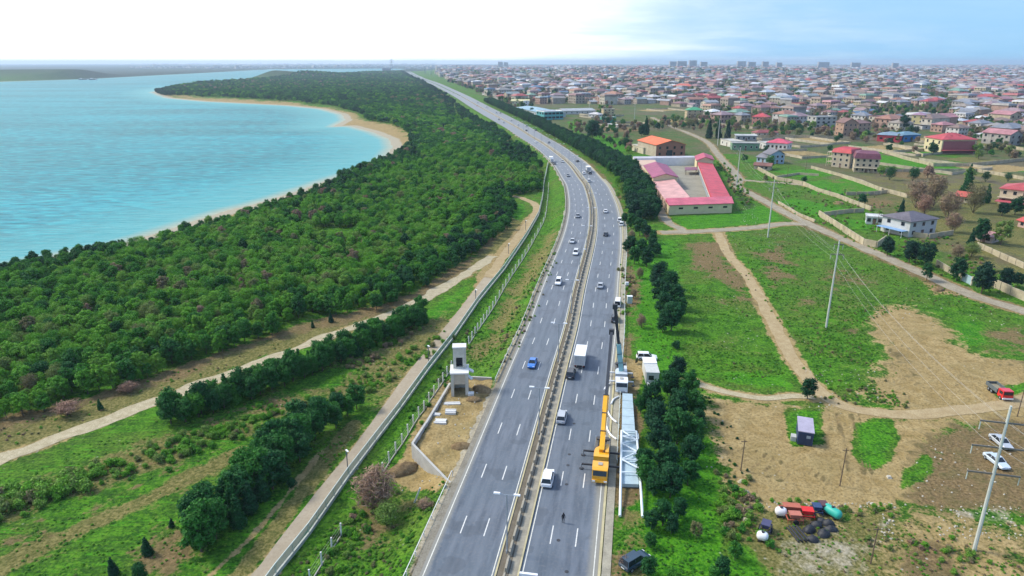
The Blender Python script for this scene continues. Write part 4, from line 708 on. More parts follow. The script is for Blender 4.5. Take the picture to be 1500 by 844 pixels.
def roof_mb(w, d, h, kind, rh, ov=.7, axis='x'):
    mb = MB(); x0, x1, y0, y1 = -ov, w + ov, -ov, d + ov; t = .22
    if kind == 'flat': mb.box(-.25, w + .25, -.25, d + .25, h, h + .22); [mb.box(*q, h + .22, h + .22 + rh) for q in ((-.25, w + .25, -.25, 0), (-.25, w + .25, d, d + .25), (-.25, 0, 0, d), (w, w + .25, 0, d))]; return mb
    if kind == 'hip':
        m = min(x1 - x0, y1 - y0) / 2
        if w >= d: r0, r1 = (x0 + m, (y0 + y1) / 2), (x1 - m - .01, (y0 + y1) / 2)
        else: r0, r1 = ((x0 + x1) / 2, y0 + m), ((x0 + x1) / 2, y1 - m - .01)
        v = [(x0, y0, h), (x1, y0, h), (x1, y1, h), (x0, y1, h), (x0, y0, h + t), (x1, y0, h + t), (x1, y1, h + t), (x0, y1, h + t), (*r0, h + rh), (*r1, h + rh)]
        f = [(0, 3, 2, 1), (0, 1, 5, 4), (1, 2, 6, 5), (2, 3, 7, 6), (3, 0, 4, 7)]
        f += [(4, 5, 9, 8), (5, 6, 9), (6, 7, 8, 9), (7, 4, 8)] if w >= d else [(4, 5, 8), (5, 6, 9, 8), (6, 7, 9), (7, 4, 8, 9)]
        return mb.add(v, f)
    if kind == 'mansard':
        i = 2.0; v = [(x0, y0, h), (x1, y0, h), (x1, y1, h), (x0, y1, h), (x0 + i * .5, y0 + i * .5, h + rh * .7), (x1 - i * .5, y0 + i * .5, h + rh * .7), (x1 - i * .5, y1 - i * .5, h + rh * .7), (x0 + i * .5, y1 - i * .5, h + rh * .7), (x0 + 2 * i, d / 2, h + rh), (x1 - 2 * i, d / 2, h + rh)]
        return mb.add(v, [(0, 3, 2, 1), (0, 1, 5, 4), (1, 2, 6, 5), (2, 3, 7, 6), (3, 0, 4, 7), (4, 5, 9, 8), (5, 6, 9), (6, 7, 8, 9), (7, 4, 8)])
    if kind == 'shed': return mb.add([(x0, y0, h), (x1, y0, h), (x1, y1, h + rh), (x0, y1, h + rh), (x0, y0, h + t), (x1, y0, h + t), (x1, y1, h + rh + t), (x0, y1, h + rh + t)], [(0, 3, 2, 1), (4, 5, 6, 7), (0, 1, 5, 4), (1, 2, 6, 5), (2, 3, 7, 6), (3, 0, 4, 7)])
    if axis == 'x':      # gable, ridge along x
        p = [(y0, h), (d / 2, h + rh), (y1, h), (y1, h + t), (d / 2, h + rh + t), (y0, h + t)]; return mb.loft([[(x, a, b) for a, b in p] for x in (x0, x1)])
    p = [(x0, h), (w / 2, h + rh), (x1, h), (x1, h + t), (w / 2, h + rh + t), (x0, h + t)]; return mb.loft([[(a, y, b) for a, b in p] for y in (y0, y1)])
def wall_mb(w, d, h, kind='', rh=0, axis='x'):
    mb = MB().box(0, w, 0, d, -1.2, h)
    if kind == 'gable':
        if axis == 'x': mb.add([(0, 0, h), (0, d, h), (0, d / 2, h + rh), (w, 0, h), (w, d, h), (w, d / 2, h + rh)], [(0, 1, 2), (3, 5, 4)])
        else: mb.add([(0, 0, h), (w, 0, h), (w / 2, 0, h + rh), (0, d, h), (w, d, h), (w / 2, d, h + rh)], [(0, 1, 2), (3, 5, 4)])
    return mb
def win_list(w, d, h, st, nf, ns, ww=1.3, wh=1.5):
    o = []; fh = h / st
    for s_ in range(st):
        z = s_ * fh + fh * .36
        for i in range(nf): x = w * (i + .5) / nf; o.append(('f', x, z))
        for i in range(ns): y = d * (i + .5) / ns; o += [('l', y, z), ('r', y, z)]
    return [(a, b_, z, ww, min(wh, fh * .5)) for a, b_, z in o]
def win_mb(q, w, d, g=.04):
    a, b_, z, ww, wh = q; mb = MB()
    if a == 'f': mb.box(b_ - ww / 2, b_ + ww / 2, -g, .1, z, z + wh)
    elif a == 'l': mb.box(-g, .1, b_ - ww / 2, b_ + ww / 2, z, z + wh)
    else: mb.box(w - .1, w + g, b_ - ww / 2, b_ + ww / 2, z, z + wh)
    return mb
def frame_mb(q, w, d, g=.09, t=.14):
    a, b_, z, ww, wh = q; mb = MB()
    for x0, x1, z0, z1 in ((b_ - ww / 2 - t, b_ - ww / 2, z - t, z + wh + t), (b_ + ww / 2, b_ + ww / 2 + t, z - t, z + wh + t), (b_ - ww / 2, b_ + ww / 2, z - t, z), (b_ - ww / 2, b_ + ww / 2, z + wh, z + wh + t)):
        if a == 'f': mb.box(x0, x1, -g, .02, z0, z1)
        elif a == 'l': mb.box(-g, .02, x0, x1, z0, z1)
        else: mb.box(w - .02, w + g, x0, x1, z0, z1)
    return mb
def house(name, label, cat, p0, p1, depth, h, st, kind, rh, wallc, roofc, nf=3, ns=2, group=None, axis='x', ov=.7, ww=1.4, wh=1.6, framec=None, wlen=None):
    """house with its front base running between two photo pixels; local x along the front, y away"""
    a = P(*p0)[0]; b_ = P(*p1)[0]; w = wlen or float(np.hypot(*(b_ - a)[:2])); rz = math.atan2(b_[1] - a[1], b_[0] - a[0]); z = min(a[2], b_[2])
    t = thing(name, label, cat, (a[0], a[1], z), rz, group); wm_ = paint(wallc, .9, 0, .12, .4, .0) if isinstance(wallc, tuple) else wallc
    wall_mb(w, depth, h, kind, rh, axis).build('wall', wm_, t); r = roof_mb(w, depth, h, kind, rh, ov, axis).build('roof', roofmat(roofc), t)
    for q in win_list(w, depth, h, st, nf, ns, ww, wh):
        wo = win_mb(q, w, depth).build('window', GLASS, t)
        if framec: frame_mb(q, w, depth).build('frame', paint(framec, .7), wo)
    MB().box(w * .5 - .6, w * .5 + .6, -.06, .1, 0, 2.2).build('door', paint((.16, .09, .06), .6), t)
    return t, w
SPEC = [(17, 13, 7.2, 2, 'hip', 3.0, 4, 3), (20, 12, 7.6, 2, 'gable', 2.8, 4, 2), (15, 14, 4.0, 1, 'hip', 2.7, 3, 2), (13, 11, 3.6, 1, 'gable', 2.2, 3, 2), (18, 14, 10.2, 3, 'mansard', 2.6, 4, 3), (19, 11, 3.8, 1, 'shed', 1.0, 3, 1), (16, 13, 7.0, 2, 'flat', .5, 4, 3), (24, 15, 8.4, 2, 'hip', 3.6, 5, 3)]
HV = []
for vi, (w_, d_, h_, st_, kd_, rh_, nf, ns) in enumerate(SPEC):
    def cen(mb): mb.v = [(x - w_ / 2, y - d_ / 2, z) for x, y, z in mb.v]; return mb
    parts = [('wall', cen(wall_mb(w_, d_, h_, kd_, rh_)).mesh('wall', WALLM)), ('roof', cen(roof_mb(w_, d_, h_, kd_, rh_)).mesh('roof', ROOFM))]
    for q in win_list(w_, d_, h_, st_, nf, ns, 1.5, 1.6): parts.append(('window', cen(win_mb(q, w_, d_)).mesh('window', GLASS)))
    if vi in (0, 7): cm = cen(MB().box(w_ * .32, w_ * .32 + .8, d_ * .5, d_ * .5 + .8, h_, h_ + rh_ + .8)); parts.append(('chimney', cm.mesh('chimney', WALLM)))
    HV.append(parts)
NW = [sum(1 for a, b_ in p if a == 'window') for p in HV]
HERO = [(1337, 165, 60), (1380, 205, 62), (1232, 230, 60), (1285, 200, 50), (1253, 188, 36), (1210, 180, 30), (1112, 175, 22), (1130, 212, 34), (1132, 232, 30), (1085, 215, 34), (1015, 165, 24), (895, 175, 20), (810, 168, 60), (860, 165, 40), (1370, 135, 10)]
hx, hy, hs = [], [], []
ROT = rad(24); cR, sR_ = cos(ROT), sin(ROT)
for y0, y1, sp in ((380, 1300, 29), (1300, 2600, 34), (2600, 5200, 52), (5200, 11500, 92)):
    x, y = jgrid(-2500 if y0 < 2600 else -11000, 9500 if y0 < 2600 else 16000, -2500 if y0 < 2600 else -6000, 9500 if y0 < 2600 else 16000, sp, RN)
    x, y = x * cR - y * sR_, x * sR_ + y * cR
    u, v = proj(x, y, 2.0); m = (y >= y0) & (y < y1) & (u > 560) & (u < 1640); x, y = x[m], y[m]
    ins = inside(x, y, TOWN); z, off, s_r, sw = T(x, y, True); m = ins & (off > np.where(y < 1500, 60, 70)) & (sw > 60)
    dens = .93 - .75 * (nz(x, y, .006, 5) > .70) - .05 * (y < 800); m &= RN.rand(len(x)) < dens
    hx.append(x[m]); hy.append(y[m]); hs.append(np.full(m.sum(), {29: 1.05, 34: 1.12, 52: 1.35, 92: 1.85}[sp]))
hx = np.concatenate(hx); hy = np.concatenate(hy); hs = np.concatenate(hs) * RN.uniform(.78, 1.22, len(hx)); hz = T(hx, hy); hu, hv_ = proj(hx, hy, 3.0)
keep = np.ones(len(hx), bool)
for a, b_, r in HERO: keep &= ~((np.abs(hu - a) < r) & (np.abs(hv_ - b_) < 11) & (hy < 1500))
for pz in ([(905, 156), (990, 153), (1040, 160), (920, 168)], [(760, 150), (880, 150), (880, 178), (790, 182)]): keep &= ~inside(hu, hv_, np.array(pz))
hx, hy, hz, hs, hu, hv_ = hx[keep], hy[keep], hz[keep], hs[keep], hu[keep], hv_[keep]
hrz = ROT + RN.choice([0, pi / 2, pi, -pi / 2], len(hx)) + RN.randn(len(hx)) * .10 - sms(1000, 4000, hx) * .3
hvv = RN.choice(8, len(hx), p=[.2, .14, .17, .13, .11, .07, .07, .11]); ht = (RN.choice(16, len(hx), p=np.array([11, 13, 5, 11, 7, 11, 9, 5, 3.5, 10, 1.5, 2.5, 4, 9, 6, 3]) / 111.5) + .5) / 16; hw = (RN.choice(8, len(hx), p=[.18, .2, .16, .13, .1, .1, .05, .08]) + .5) / 8
dd = np.where((hu > -5) & (hu < 1505), np.hypot(hx, hy), 1e9); oi_ = np.argsort(dd)[:262]
roots = {}; STW = {0: 'two storey', 1: 'long two storey', 2: 'single storey', 3: 'small', 4: 'three storey', 5: 'low shed roofed', 6: 'flat roofed', 7: 'large two storey'}
def place_words(u, v):
    a = 'beyond the factory sheds' if u < 800 else 'behind the roadside pine belt' if u < 900 else 'behind the orange roofed hall' if u < 1060 else 'beyond the green roofed house' if u < 1150 and v < 175 else 'above the unfinished red roofed house' if u < 1300 else 'above the yellow apartment block' if u < 1400 else 'toward the right border'
    b_ = 'near' if v > 176 else 'mid' if v > 150 else 'far'; return b_, a
HROOT = {}
for n_, i in enumerate(oi_):
    vi = int(hvv[i]); rc = ROOFC[int(ht[i] * 16)][1]; wc_ = WALLC[int(hw[i] * 8)][1]; b_, a = place_words(hu[i], hv_[i])
    lb = f"{b_} {STW[vi]} {wc_} house with {rc} roof {a}"; loc = (hx[i], hy[i], hz[i])
    if vi not in HROOT:
        t = thing('village_house', lb, 'house', loc, hrz[i], 'houses of the village'); t.scale = (float(hs[i]),) * 3
        for nm, me in HV[vi]: o = link(bpy.data.objects.new(nm, me), t); o['tint'] = float(ht[i]); o['tint2'] = float(hw[i])
        HROOT[vi] = t
    else: dup(HROOT[vi], loc, hrz[i], lb, None, float(hs[i]), {'tint': float(ht[i]), 'tint2': float(hw[i])})
m_ = np.ones(len(hx), bool); m_[oi_] = False
scatter('distant_houses', np.stack([hx, hy, hz], 1)[m_], hs[m_], hrz[m_], ht[m_], hvv[m_], [[c_ for c_ in HROOT[v_].children] for v_ in range(8)], 'sprawl of small distant houses reaching the horizon', tint2=hw[m_])
# trees of the village: one mass of garden trees
tx_, ty_ = [], []
for y0, y1, sp in ((330, 1300, 10.5), (1300, 3000, 16), (3000, 7500, 34)):
    x, y = jgrid(y0, y1, -1500, 7000, sp, RN); u, v = proj(x, y, 2.0); z, off, s_r, sw = T(x, y, True)
    m = (u > 575) & (u < 1560) & (off > 48) & (sw > 30) & (inside(x, y, TOWN) | ((v < 262) & (v > 120) & (RN.rand(len(x)) < .85))); m &= RN.rand(len(x)) < .66
    for pz in ([(900, 150), (1050, 150), (1050, 168), (900, 182)], [(925, 190), (1120, 190), (1120, 345), (940, 345)], [(1000, 195), (1040, 195), (1200, 330), (1120, 340)], [(1140, 200), (1225, 200), (1225, 330), (1120, 320)], [(1290, 222), (1520, 235), (1520, 262), (1280, 252)], [(1180, 255), (1300, 275), (1290, 330), (1180, 300)], [(780, 150), (880, 150), (870, 182), (790, 182)], [(1215, 208), (1290, 208), (1290, 256), (1210, 256)], [(1345, 180), (1420, 180), (1420, 232), (1345, 230)], [(925, 200), (1000, 186), (1040, 196), (1100, 262), (1050, 262)]): m &= ~inside(u, v, np.array(pz))
    tx_.append(x[m]); ty_.append(y[m])
tx_ = np.concatenate(tx_); ty_ = np.concatenate(ty_)
# keep trees out of the houses
ok = np.ones(len(tx_), bool)
for i in oi_: ok &= (tx_ - hx[i]) ** 2 + (ty_ - hy[i]) ** 2 > (10.5 * hs[i]) ** 2
tx_, ty_ = tx_[ok], ty_[ok]; tt = np.where(RN.rand(len(tx_)) < .36, RN.uniform(.08, .34, len(tx_)), RN.uniform(.70, .95, len(tx_)))
kd = np.where(tt > .5, 3 + RN.randint(0, 2, len(tx_)), RN.randint(0, 3, len(tx_)))
scatter('village_trees', np.stack([tx_, ty_, T(tx_, ty_)], 1), RN.uniform(.55, 1.25, len(tx_)) * np.where(ty_ > 1300, 1.35, 1) * np.where(ty_ > 3000, 1.5, 1), RN.uniform(0, 6.28, len(tx_)), tt, kd, [holder('far_0'), holder('far_1'), holder('far_2'), holder('bare_0'), holder('bare_1')], 'mass of garden trees and bare trees between the far village houses')
# --- houses one can single out
stone, cream, wht = (.46, .40, .28), (.58, .50, .33), (.62, .61, .58)
t, w_ = house('villa', 'cream villa with big red hipped roof and brick red right side', 'house', (1352, 221), (1377, 226), 26, 10.5, 2, 'hip', 4.2, (.58, .51, .30), (.45, .045, .05), 3, 4, framec=(.6, .52, .35), ww=1.8, wh=2.3)
MB().box(w_ + .03, w_ + .12, 1, 25, .4, 9.6).build('brick_panel', paint((.30, .10, .10), .9, 0, .3, 2.5), t); MB().box(w_ + .2, w_ + 4, 0, 24, 2.9, 3.15).build('porch_roof', roofmat((.45, .07, .07)), t)
for q in (9, 15): MB().box(w_ * .5 + 3, w_ * .5 + 5.5, q, q + 1.6, 11.6, 13.1).build('dormer', roofmat((.3, .05, .05)), t)
t, w_ = house('unfinished_house', 'unfinished stone house with bright red mansard roof and open left galleries', 'house', (1217, 244), (1243, 247), 15, 9.5, 3, 'mansard', 3.4, (.42, .36, .26), (.50, .03, .04), 3, 2, framec=(.62, .6, .5))
for k in range(3): MB().box(-3.6, -.02, 0, 9, 3.1 * k + 2.9, 3.1 * k + 3.15).build('gallery_slab', STONE, t)
for y in (0, 3, 6, 8.6): MB().box(-3.6, -3.3, y, y + .3, 0, 9.2).build('column', STONE, t)
t, w_ = house('unfinished_house', 'unfinished stone house with dark maroon mansard roof and columned balconies', 'house', (1250, 252), (1286, 254), 14, 8.6, 3, 'mansard', 4.4, (.50, .42, .29), (.16, .035, .06), 4, 2, framec=(.58, .52, .4))
MB().box(-.5, w_ + .5, -2.2, -.05, 2.9, 3.1).build('balcony', STONE, t)
for k in range(6): MB().box(w_ * k / 5 - .15, w_ * k / 5 + .15, -2.1, -1.8, 0, 2.9).build('column', STONE, t)
t, w_ = house('apartment_block', 'pale yellow three storey apartment block with lilac roof, left wing', 'building', (1333, 187), (1351, 188), 18, 13, 3, 'hip', 2.6, (.62, .52, .24), (.34, .19, .26), 2, 2, framec=(.6, .55, .4)); 
t, w_ = house('apartment_block', 'pale yellow three storey apartment block, wider right wing with rows of windows', 'building', (1351.5, 187.5), (1376, 187), 15, 12, 3, 'hip', 2.2, (.62, .53, .26), (.36, .30, .28), 4, 2, framec=(.6, .55, .4))
t, w_ = house('tall_house', 'brown stone house with arched front gables above the red roofed house', 'house', (1234, 200), (1254, 200), 14, 12, 3, 'gable', 4, (.36, .23, .16), (.18, .085, .065), 3, 2, axis='y', framec=(.5, .38, .28)); house('tall_house', 'brown stone house wing with long brown roof beside the arched gables', 'house', (1255, 198), (1274, 197), 14, 10.5, 3, 'hip', 3, (.40, .27, .19), (.20, .10, .08), 3, 2)
t, w_ = house('unfinished_house', 'grey unfinished three storey block with dark open floors', 'house', (1194, 188), (1224, 187), 15, 11, 3, 'flat', .6, (.40, .39, .36), (.36, .35, .33), 4, 2, ww=2.6, wh=2.2)
house('village_house', 'pink house with bright red hipped roof at the edge of the fields', 'house', (1101, 182), (1122, 183), 14, 8, 2, 'hip', 4, (.50, .22, .18), (.50, .05, .06), 4, 2, framec=(.6, .5, .4))
t, w_ = house('village_house', 'long white single storey house with vivid pink red roof', 'house', (1122, 219), (1152, 221), 12, 5.4, 1, 'hip', 3.0, wht, (.62, .07, .13), 5, 2, framec=(.3, .2, .15)); house('village_house', 'white side wing of the pink roofed long house', 'house', (1108, 216), (1121, 219), 9, 4.6, 1, 'flat', .4, wht, (.5, .48, .44), 3, 1)
house('village_house', 'light blue two storey house with slate grey gable roof', 'house', (1128, 240), (1148, 240), 11, 6.0, 2, 'gable', 3, (.30, .42, .55), (.14, .13, .15), 3, 2, axis='y', framec=(.6, .6, .6)); house('village_house', 'pale blue low annex with dark roof left of the light blue house', 'house', (1108, 238), (1126, 240), 10, 3.6, 1, 'gable', 2, (.36, .44, .55), (.20, .19, .21), 3, 1)
house('shed', 'brown roofed gate shed in front of the light blue house', 'shed', (1104, 248), (1128, 250), 6, 2.6, 1, 'gable', 1.6, (.42, .36, .28), (.20, .075, .05), 2, 1)
house('workshop', 'red walled workshop with blue grey sheet roof', 'building', (1284, 207), (1319, 209), 16, 5.6, 1, 'hip', 2.6, (.50, .05, .07), (.20, .29, .36), 3, 2, ww=2.4); house('workshop', 'bright blue walled workshop beside the red walled one', 'building', (1322, 208), (1347, 207), 14, 5.6, 1, 'hip', 2.6, (.02, .16, .40), (.12, .24, .32), 3, 2, ww=2.4)
house('unfinished_house', 'green walled flat roofed unfinished house with white window arches', 'house', (1072, 220), (1112, 221), 12, 5.2, 1, 'flat', .4, (.14, .27, .16), (.36, .36, .32), 5, 2, framec=(.6, .6, .55)); house('village_house', 'white flat roofed house left of the green walled one', 'house', (1055, 212), (1074, 217), 10, 4.6, 1, 'flat', .4, (.60, .58, .52), (.5, .48, .42), 3, 2)
house('long_shed', 'long grey roofed shed behind the green walled house', 'shed', (1078, 206), (1108, 206), 7, 4.2, 1, 'shed', .6, (.32, .34, .34), (.45, .46, .44), 4, 1); house('village_house', 'long low house with dark red roof behind the grey shed', 'house', (1108, 200), (1140, 200), 10, 3.4, 1, 'hip', 2.4, (.55, .5, .44), (.26, .045, .04), 4, 2)
t, w_ = house('village_house', 'tan three storey house with bright green hipped roof', 'house', (1006, 174), (1029, 174), 14, 10, 3, 'hip', 3.4, (.45, .36, .22), (.04, .30, .13), 3, 2, framec=(.5, .4, .3)); house('village_house', 'bright teal two storey house beside the cream block', 'house', (883, 180), (902, 180), 9, 6, 2, 'flat', .4, (.07, .42, .30), (.3, .42, .36), 3, 2); house('village_house', 'cream block house behind the teal house', 'house', (884, 171), (900, 171), 9, 9, 3, 'flat', .4, (.5, .41, .24), (.45, .4, .3), 3, 2)
house('low_house', 'low white flat roofed house on the field below the teal house', 'house', (886, 186), (904, 188), 8, 3, 1, 'flat', .3, (.5, .46, .4), (.55, .53, .5), 3, 1)
house('village_house', 'white walled house with white roof right of the cream block', 'house', (862, 172), (876, 173), 9, 4, 1, 'hip', 2.5, wht, (.52, .5, .5), 3, 1); house('village_house', 'orange walled house far behind the factory', 'house', (857, 136), (871, 136), 14, 10, 2, 'hip', 3, (.55, .30, .08), (.32, .13, .08), 3, 2); house('village_house', 'sky blue house far behind the factory', 'house', (881, 139), (893, 139), 14, 10, 2, 'flat', .5, (.10, .50, .70), (.35, .6, .7), 3, 2)
house('factory_hall', 'teal glass showroom with white roof beside the highway', 'building', (797, 176), (825, 175), 22, 9, 2, 'flat', 1.0, (.10, .38, .38), (.70, .72, .72), 5, 3, ww=4.2, wh=3); house('factory_hall', 'long low factory shed with pale blue roof left of the showroom', 'building', (757, 163), (795, 172), 30, 5, 1, 'gable', 2, (.40, .45, .46), (.22, .38, .47), 6, 2)
house('factory_hall', 'long grey roofed factory shed right of the showroom', 'building', (826, 168), (872, 167), 30, 4.5, 1, 'gable', 2.2, (.55, .54, .50), (.33, .36, .39), 6, 2); house('factory_hall', 'yellow roofed depot beside the highway beyond the blue shed', 'building', (749, 153), (775, 153), 24, 5, 1, 'gable', 2.4, (.62, .6, .4), (.58, .52, .25), 5, 2); house('signboard_house', 'small plain white box building in front of the yellow depot', 'building', (767, 155), (775, 155), 8, 7, 2, 'flat', .3, (.75, .75, .75), (.7, .7, .7), 1, 1)
house('village_house', 'large house with orange red hipped roof in the middle of the village', 'house', (985, 132), (1012, 133), 24, 10, 2, 'hip', 5.5, (.42, .28, .2), (.52, .10, .06), 5, 3)
t, w_ = house('villa', 'beige balconied villa with red roof at the right border', 'house', (1461, 299), (1520, 306), 16, 7.6, 2, 'hip', 2.8, (.60, .48, .33), (.45, .06, .06), 4, 2, framec=(.62, .52, .42)); MB().box(-.5, w_ * .6, -2.4, -.04, 3.6, 3.8).build('balcony', STONE, t); MB().box(-.3, w_ + 4, -7, -.1, 2.3, 2.5).build('terrace_roof', roofmat((.45, .06, .08)), t)
t, w_ = house('modern_house', 'modern two storey grey house with dark grey hipped roof by the village road', 'house', (1330, 348), (1369, 343), 12.5, 6.2, 2, 'hip', 2.6, (.50, .50, .48), (.115, .10, .12), 3, 2, framec=(.12, .12, .13), ww=1.3, wh=1.3)
MB().box(-3.4, -.05, .4, 12, 2.5, 2.65).build('awning', roofmat((.20, .36, .60)), t)
for y in (.6, 6, 11.7): MB().tube([(-3.2, y, -.2), (-3.2, y, 2.5)], .09).build('post', WHITE, t)
house('outbuilding', 'red roofed outbuilding behind the brown bare trees', 'house', (1398, 295), (1420, 298), 9, 2.8, 1, 'gable', 1.8, (.46, .40, .3), (.50, .085, .05), 2, 1); house('outbuilding', 'long low red roofed building at the right border below the villa', 'house', (1490, 332), (1540, 345), 9, 2.6, 1, 'gable', 1.8, (.45, .3, .25), (.52, .07, .05), 4, 1)
house('outbuilding', 'low dusty pink roofed shed among the garden trees', 'shed', (1428, 352), (1452, 357), 6, 2.3, 1, 'shed', .7, (.46, .36, .3), (.42, .20, .17), 2, 1); house('pavilion', 'white framed pavilion beside the modern house', 'shed', (1268, 328), (1292, 330), 6, 3, 1, 'flat', .3, (.48, .52, .54), (.6, .6, .58), 3, 1)
# --- red roofed market yard and the brick hall
def yard():
    t = thing('market_yard', 'long courtyard building with red and pink roofs and cream walls', 'building', tuple(P(979.7, 315)[0])); o0 = np.array(t.location)
    W = lambda q: P(*q)[0][:2] - o0[:2]
    A, B, Cc, D = W((979.7, 315.2)), W((1071.5, 312)), W((1040, 247)), W((935, 247)); H_ = 4.3; ex = (B - A) / np.linalg.norm(B - A); ey = np.array([-ex[1], ex[0]])
    dl = (D - A) / np.linalg.norm(D - A); dr = (Cc - B) / np.linalg.norm(Cc - B); wl = 11.0; wf = 10; wr = 9.0
    def slab(q, z0, z1, z2=None):
        mb = MB(); n = len(q); z2 = z2 or [z1] * n; mb.add([(*p, z0) for p in q] + [(*p, z) for p, z in zip(q, z2)], [tuple(range(n - 1, -1, -1)), tuple(range(n, 2 * n))] + [(i, (i + 1) % n, n + (i + 1) % n, n + i) for i in range(n)]); return mb
    iA = A + dl * wf + ex * wl; iB = B + dr * wf - ex * wr; L0 = 62; L1 = 150; R1 = 150
    cream = paint((.66, .56, .33), .85, 0, .08, .5)
    fl = [A, B, B + dr * wf, A + dl * wf]; slab(fl, -.6, H_).build('wall', cream, t)
    le = [A + dl * wf, A + dl * wf + ex * wl, A + dl * L1 + ex * (wl + 1), A + dl * L1]; slab(le, -.6, H_).build('wall', paint((.56, .40, .30), .85, 0, .12, .5), t)
    ri = [B + dr * wf - ex * wr, B + dr * wf, B + dr * R1, B + dr * R1 - ex * wr]; slab(ri, -.6, H_).build('wall', paint((.60, .58, .54), .85, 0, .1, .5), t)
    e = .5
    rf = [A - ey * e - ex * e, B - ey * e + ex * e, B + dr * wf + ex * e, A + dl * wf - ex * e]; slab(rf, H_ + .02, 0, [H_ + .3, H_ + .3, H_ + 1.5, H_ + 1.5]).build('roof', roofmat((.56, .10, .15)), t)
    rl = [A + dl * (wf + .02) - ex * e, iA - ey * 0 + ex * .3, A + dl * L0 + ex * (wl + .6), A + dl * L0 - ex * e]; slab(rl, H_ + .03, 0, [H_ + .5, H_ + 1.6, H_ + 1.6, H_ + .5]).build('roof', roofmat((.60, .31, .28)), t)
    rr = [B + dr * (wf + .02) - ex * (wr + .4), B + dr * (wf + .02) + ex * e, B + dr * (R1 - 22) + ex * e, B + dr * (R1 - 22) - ex * (wr + .4)]; slab(rr, H_ + .03, 0, [H_ + 1.6, H_ + .4, H_ + .4, H_ + 1.6]).build('roof', roofmat((.54, .045, .065)), t)
    for q, nm in ((A + dl * (L0 + .3), 0), (B + dr * (R1 - 21) - ex * (wr + 1), 1)):
        ww_, ll = (wl + 2.5, 46) if nm == 0 else (wr + 2, 22); dd_ = dl if nm == 0 else dr; v = []
        b4 = [q, q + ex * ww_, q + ex * ww_ + dd_ * ll, q + dd_ * ll]; slab(b4, -.3, H_ + 2.4).build('wall', cream, t); m0 = (b4[0] + b4[1]) / 2; m1 = (b4[2] + b4[3]) / 2; e0, e1 = b4[0] - ex * .6 - dd_ * .5, b4[1] + ex * .6 - dd_ * .5; e3, e2 = b4[3] - ex * .6, b4[2] + ex * .6; m0 = m0 - dd_ * .5; z = H_ + 2.3
        mb = MB(); mb.add([(*e0, z), (*m0, z + 2), (*e1, z), (*e3, z), (*m1, z + 2), (*e2, z), (*e0, z + .25), (*m0, z + 2.25), (*e1, z + .25), (*e3, z + .25), (*m1, z + 2.25), (*e2, z + .25)], [(6, 7, 10, 9), (7, 8, 11, 10), (0, 3, 4, 1), (1, 4, 5, 2), (0, 1, 7, 6), (1, 2, 8, 7), (3, 9, 10, 4), (4, 10, 11, 5), (0, 6, 9, 3), (2, 5, 11, 8)])
        r = mb.build('roof', roofmat((.30, .045, .12) if nm == 0 else (.42, .04, .09)), t); g = MB().add([(*(b4[0] - dd_ * .02), H_ + 2.4), (*(b4[1] - dd_ * .02), H_ + 2.4), (*((b4[0] + b4[1]) / 2 - dd_ * .02), H_ + 4.25), (*(b4[0] + dd_ * .2), H_ + 2.4), (*(b4[1] + dd_ * .2), H_ + 2.4), (*((b4[0] + b4[1]) / 2 + dd_ * .2), H_ + 4.25)], [(0, 1, 2), (3, 5, 4), (0, 3, 4, 1), (1, 4, 5, 2), (2, 5, 3, 0)]); g.build('gable', cream, t)
    bk = [A + dl * (L1 + .2) - ex * 2, B + dr * (L1 + 4), B + dr * (L1 + 12), A + dl * (L1 + 10) - ex * 2]; slab(bk, -.3, 5.2).build('wall', paint((.70, .71, .74), .8, 0, .1, .5), t)
    slab([p + (0, 0) for p in bk], 5.22, 5.4).build('roof', roofmat((.46, .46, .5)), t)
    yd = [iA + (0, 0), iB, B + dr * L1 - ex * wr, A + dl * L1 + ex * (wl + 1)]; slab(yd, -.1, .42).build('courtyard_paving', paint((.25, .235, .18), .95, 0, .25, .12, 0), t)
    for k in range(4):
        c0 = A + (B - A) * (.15 + .235 * k); q = [c0 - ey * .05, c0 + ex * 2.0 - ey * .05, c0 + ex * 2.0 + ey * .1, c0 + ey * .1]; slab(q, 2.5, 3.3).build('window', GLASS, t)
    for k in range(18):
        c0 = A + dl * (8 + 7.5 * k); nr_ = np.array([-dl[1], dl[0]]); q = [c0 + nr_ * .05, c0 + nr_ * .05 + dl * 1.8, c0 - nr_ * .1 + dl * 1.8, c0 - nr_ * .1]; slab(q, .4 if k % 3 == 0 else 2.2, 3.3).build('window', paint((.10, .07, .055), .6), t)
    for k in range(22):
        c0 = B + dr * (wf + 3 + 5.1 * k) - ex * (wr + .0); nr_ = np.array([-dr[1], dr[0]]); q = [c0 + nr_ * .05, c0 + nr_ * .05 + dr * 2.6, c0 - nr_ * .1 + dr * 2.6, c0 - nr_ * .1]; slab(q, .1, 2.9).build('door', paint((.10, .17, .26), .5), t)
    for k in range(5):
        c0 = A + dl * L1 + ex * (4 + 6 * k) - ey * 0; q = [c0 + dl * .15, c0 + ex * 2.8 + dl * .1, c0 + ex * 2.8 + dl * .3, c0 + dl * .3]; slab(q, .2, 3).build('door', paint((.05, .08, .14), .5), t)
    for z0, z1, m in ((3.2, 3.45, roofmat((.20, .05, .10))),):
        c0 = B + dr * 112 - ex * (wr + 9); slab([c0, c0 + ex * 8, c0 + ex * 8 + dr * 12, c0 + dr * 12], z0, z1).build('canopy', m, t)
        for a_, b_ in ((.5, .5), (7.5, .5), (.5, 11.5), (7.5, 11.5)): cc = c0 + ex * a_ + dr * b_; MB().tube([(*cc, 0), (*cc, 3.2)], .12, 6).build('post', DARK, t)
yard()
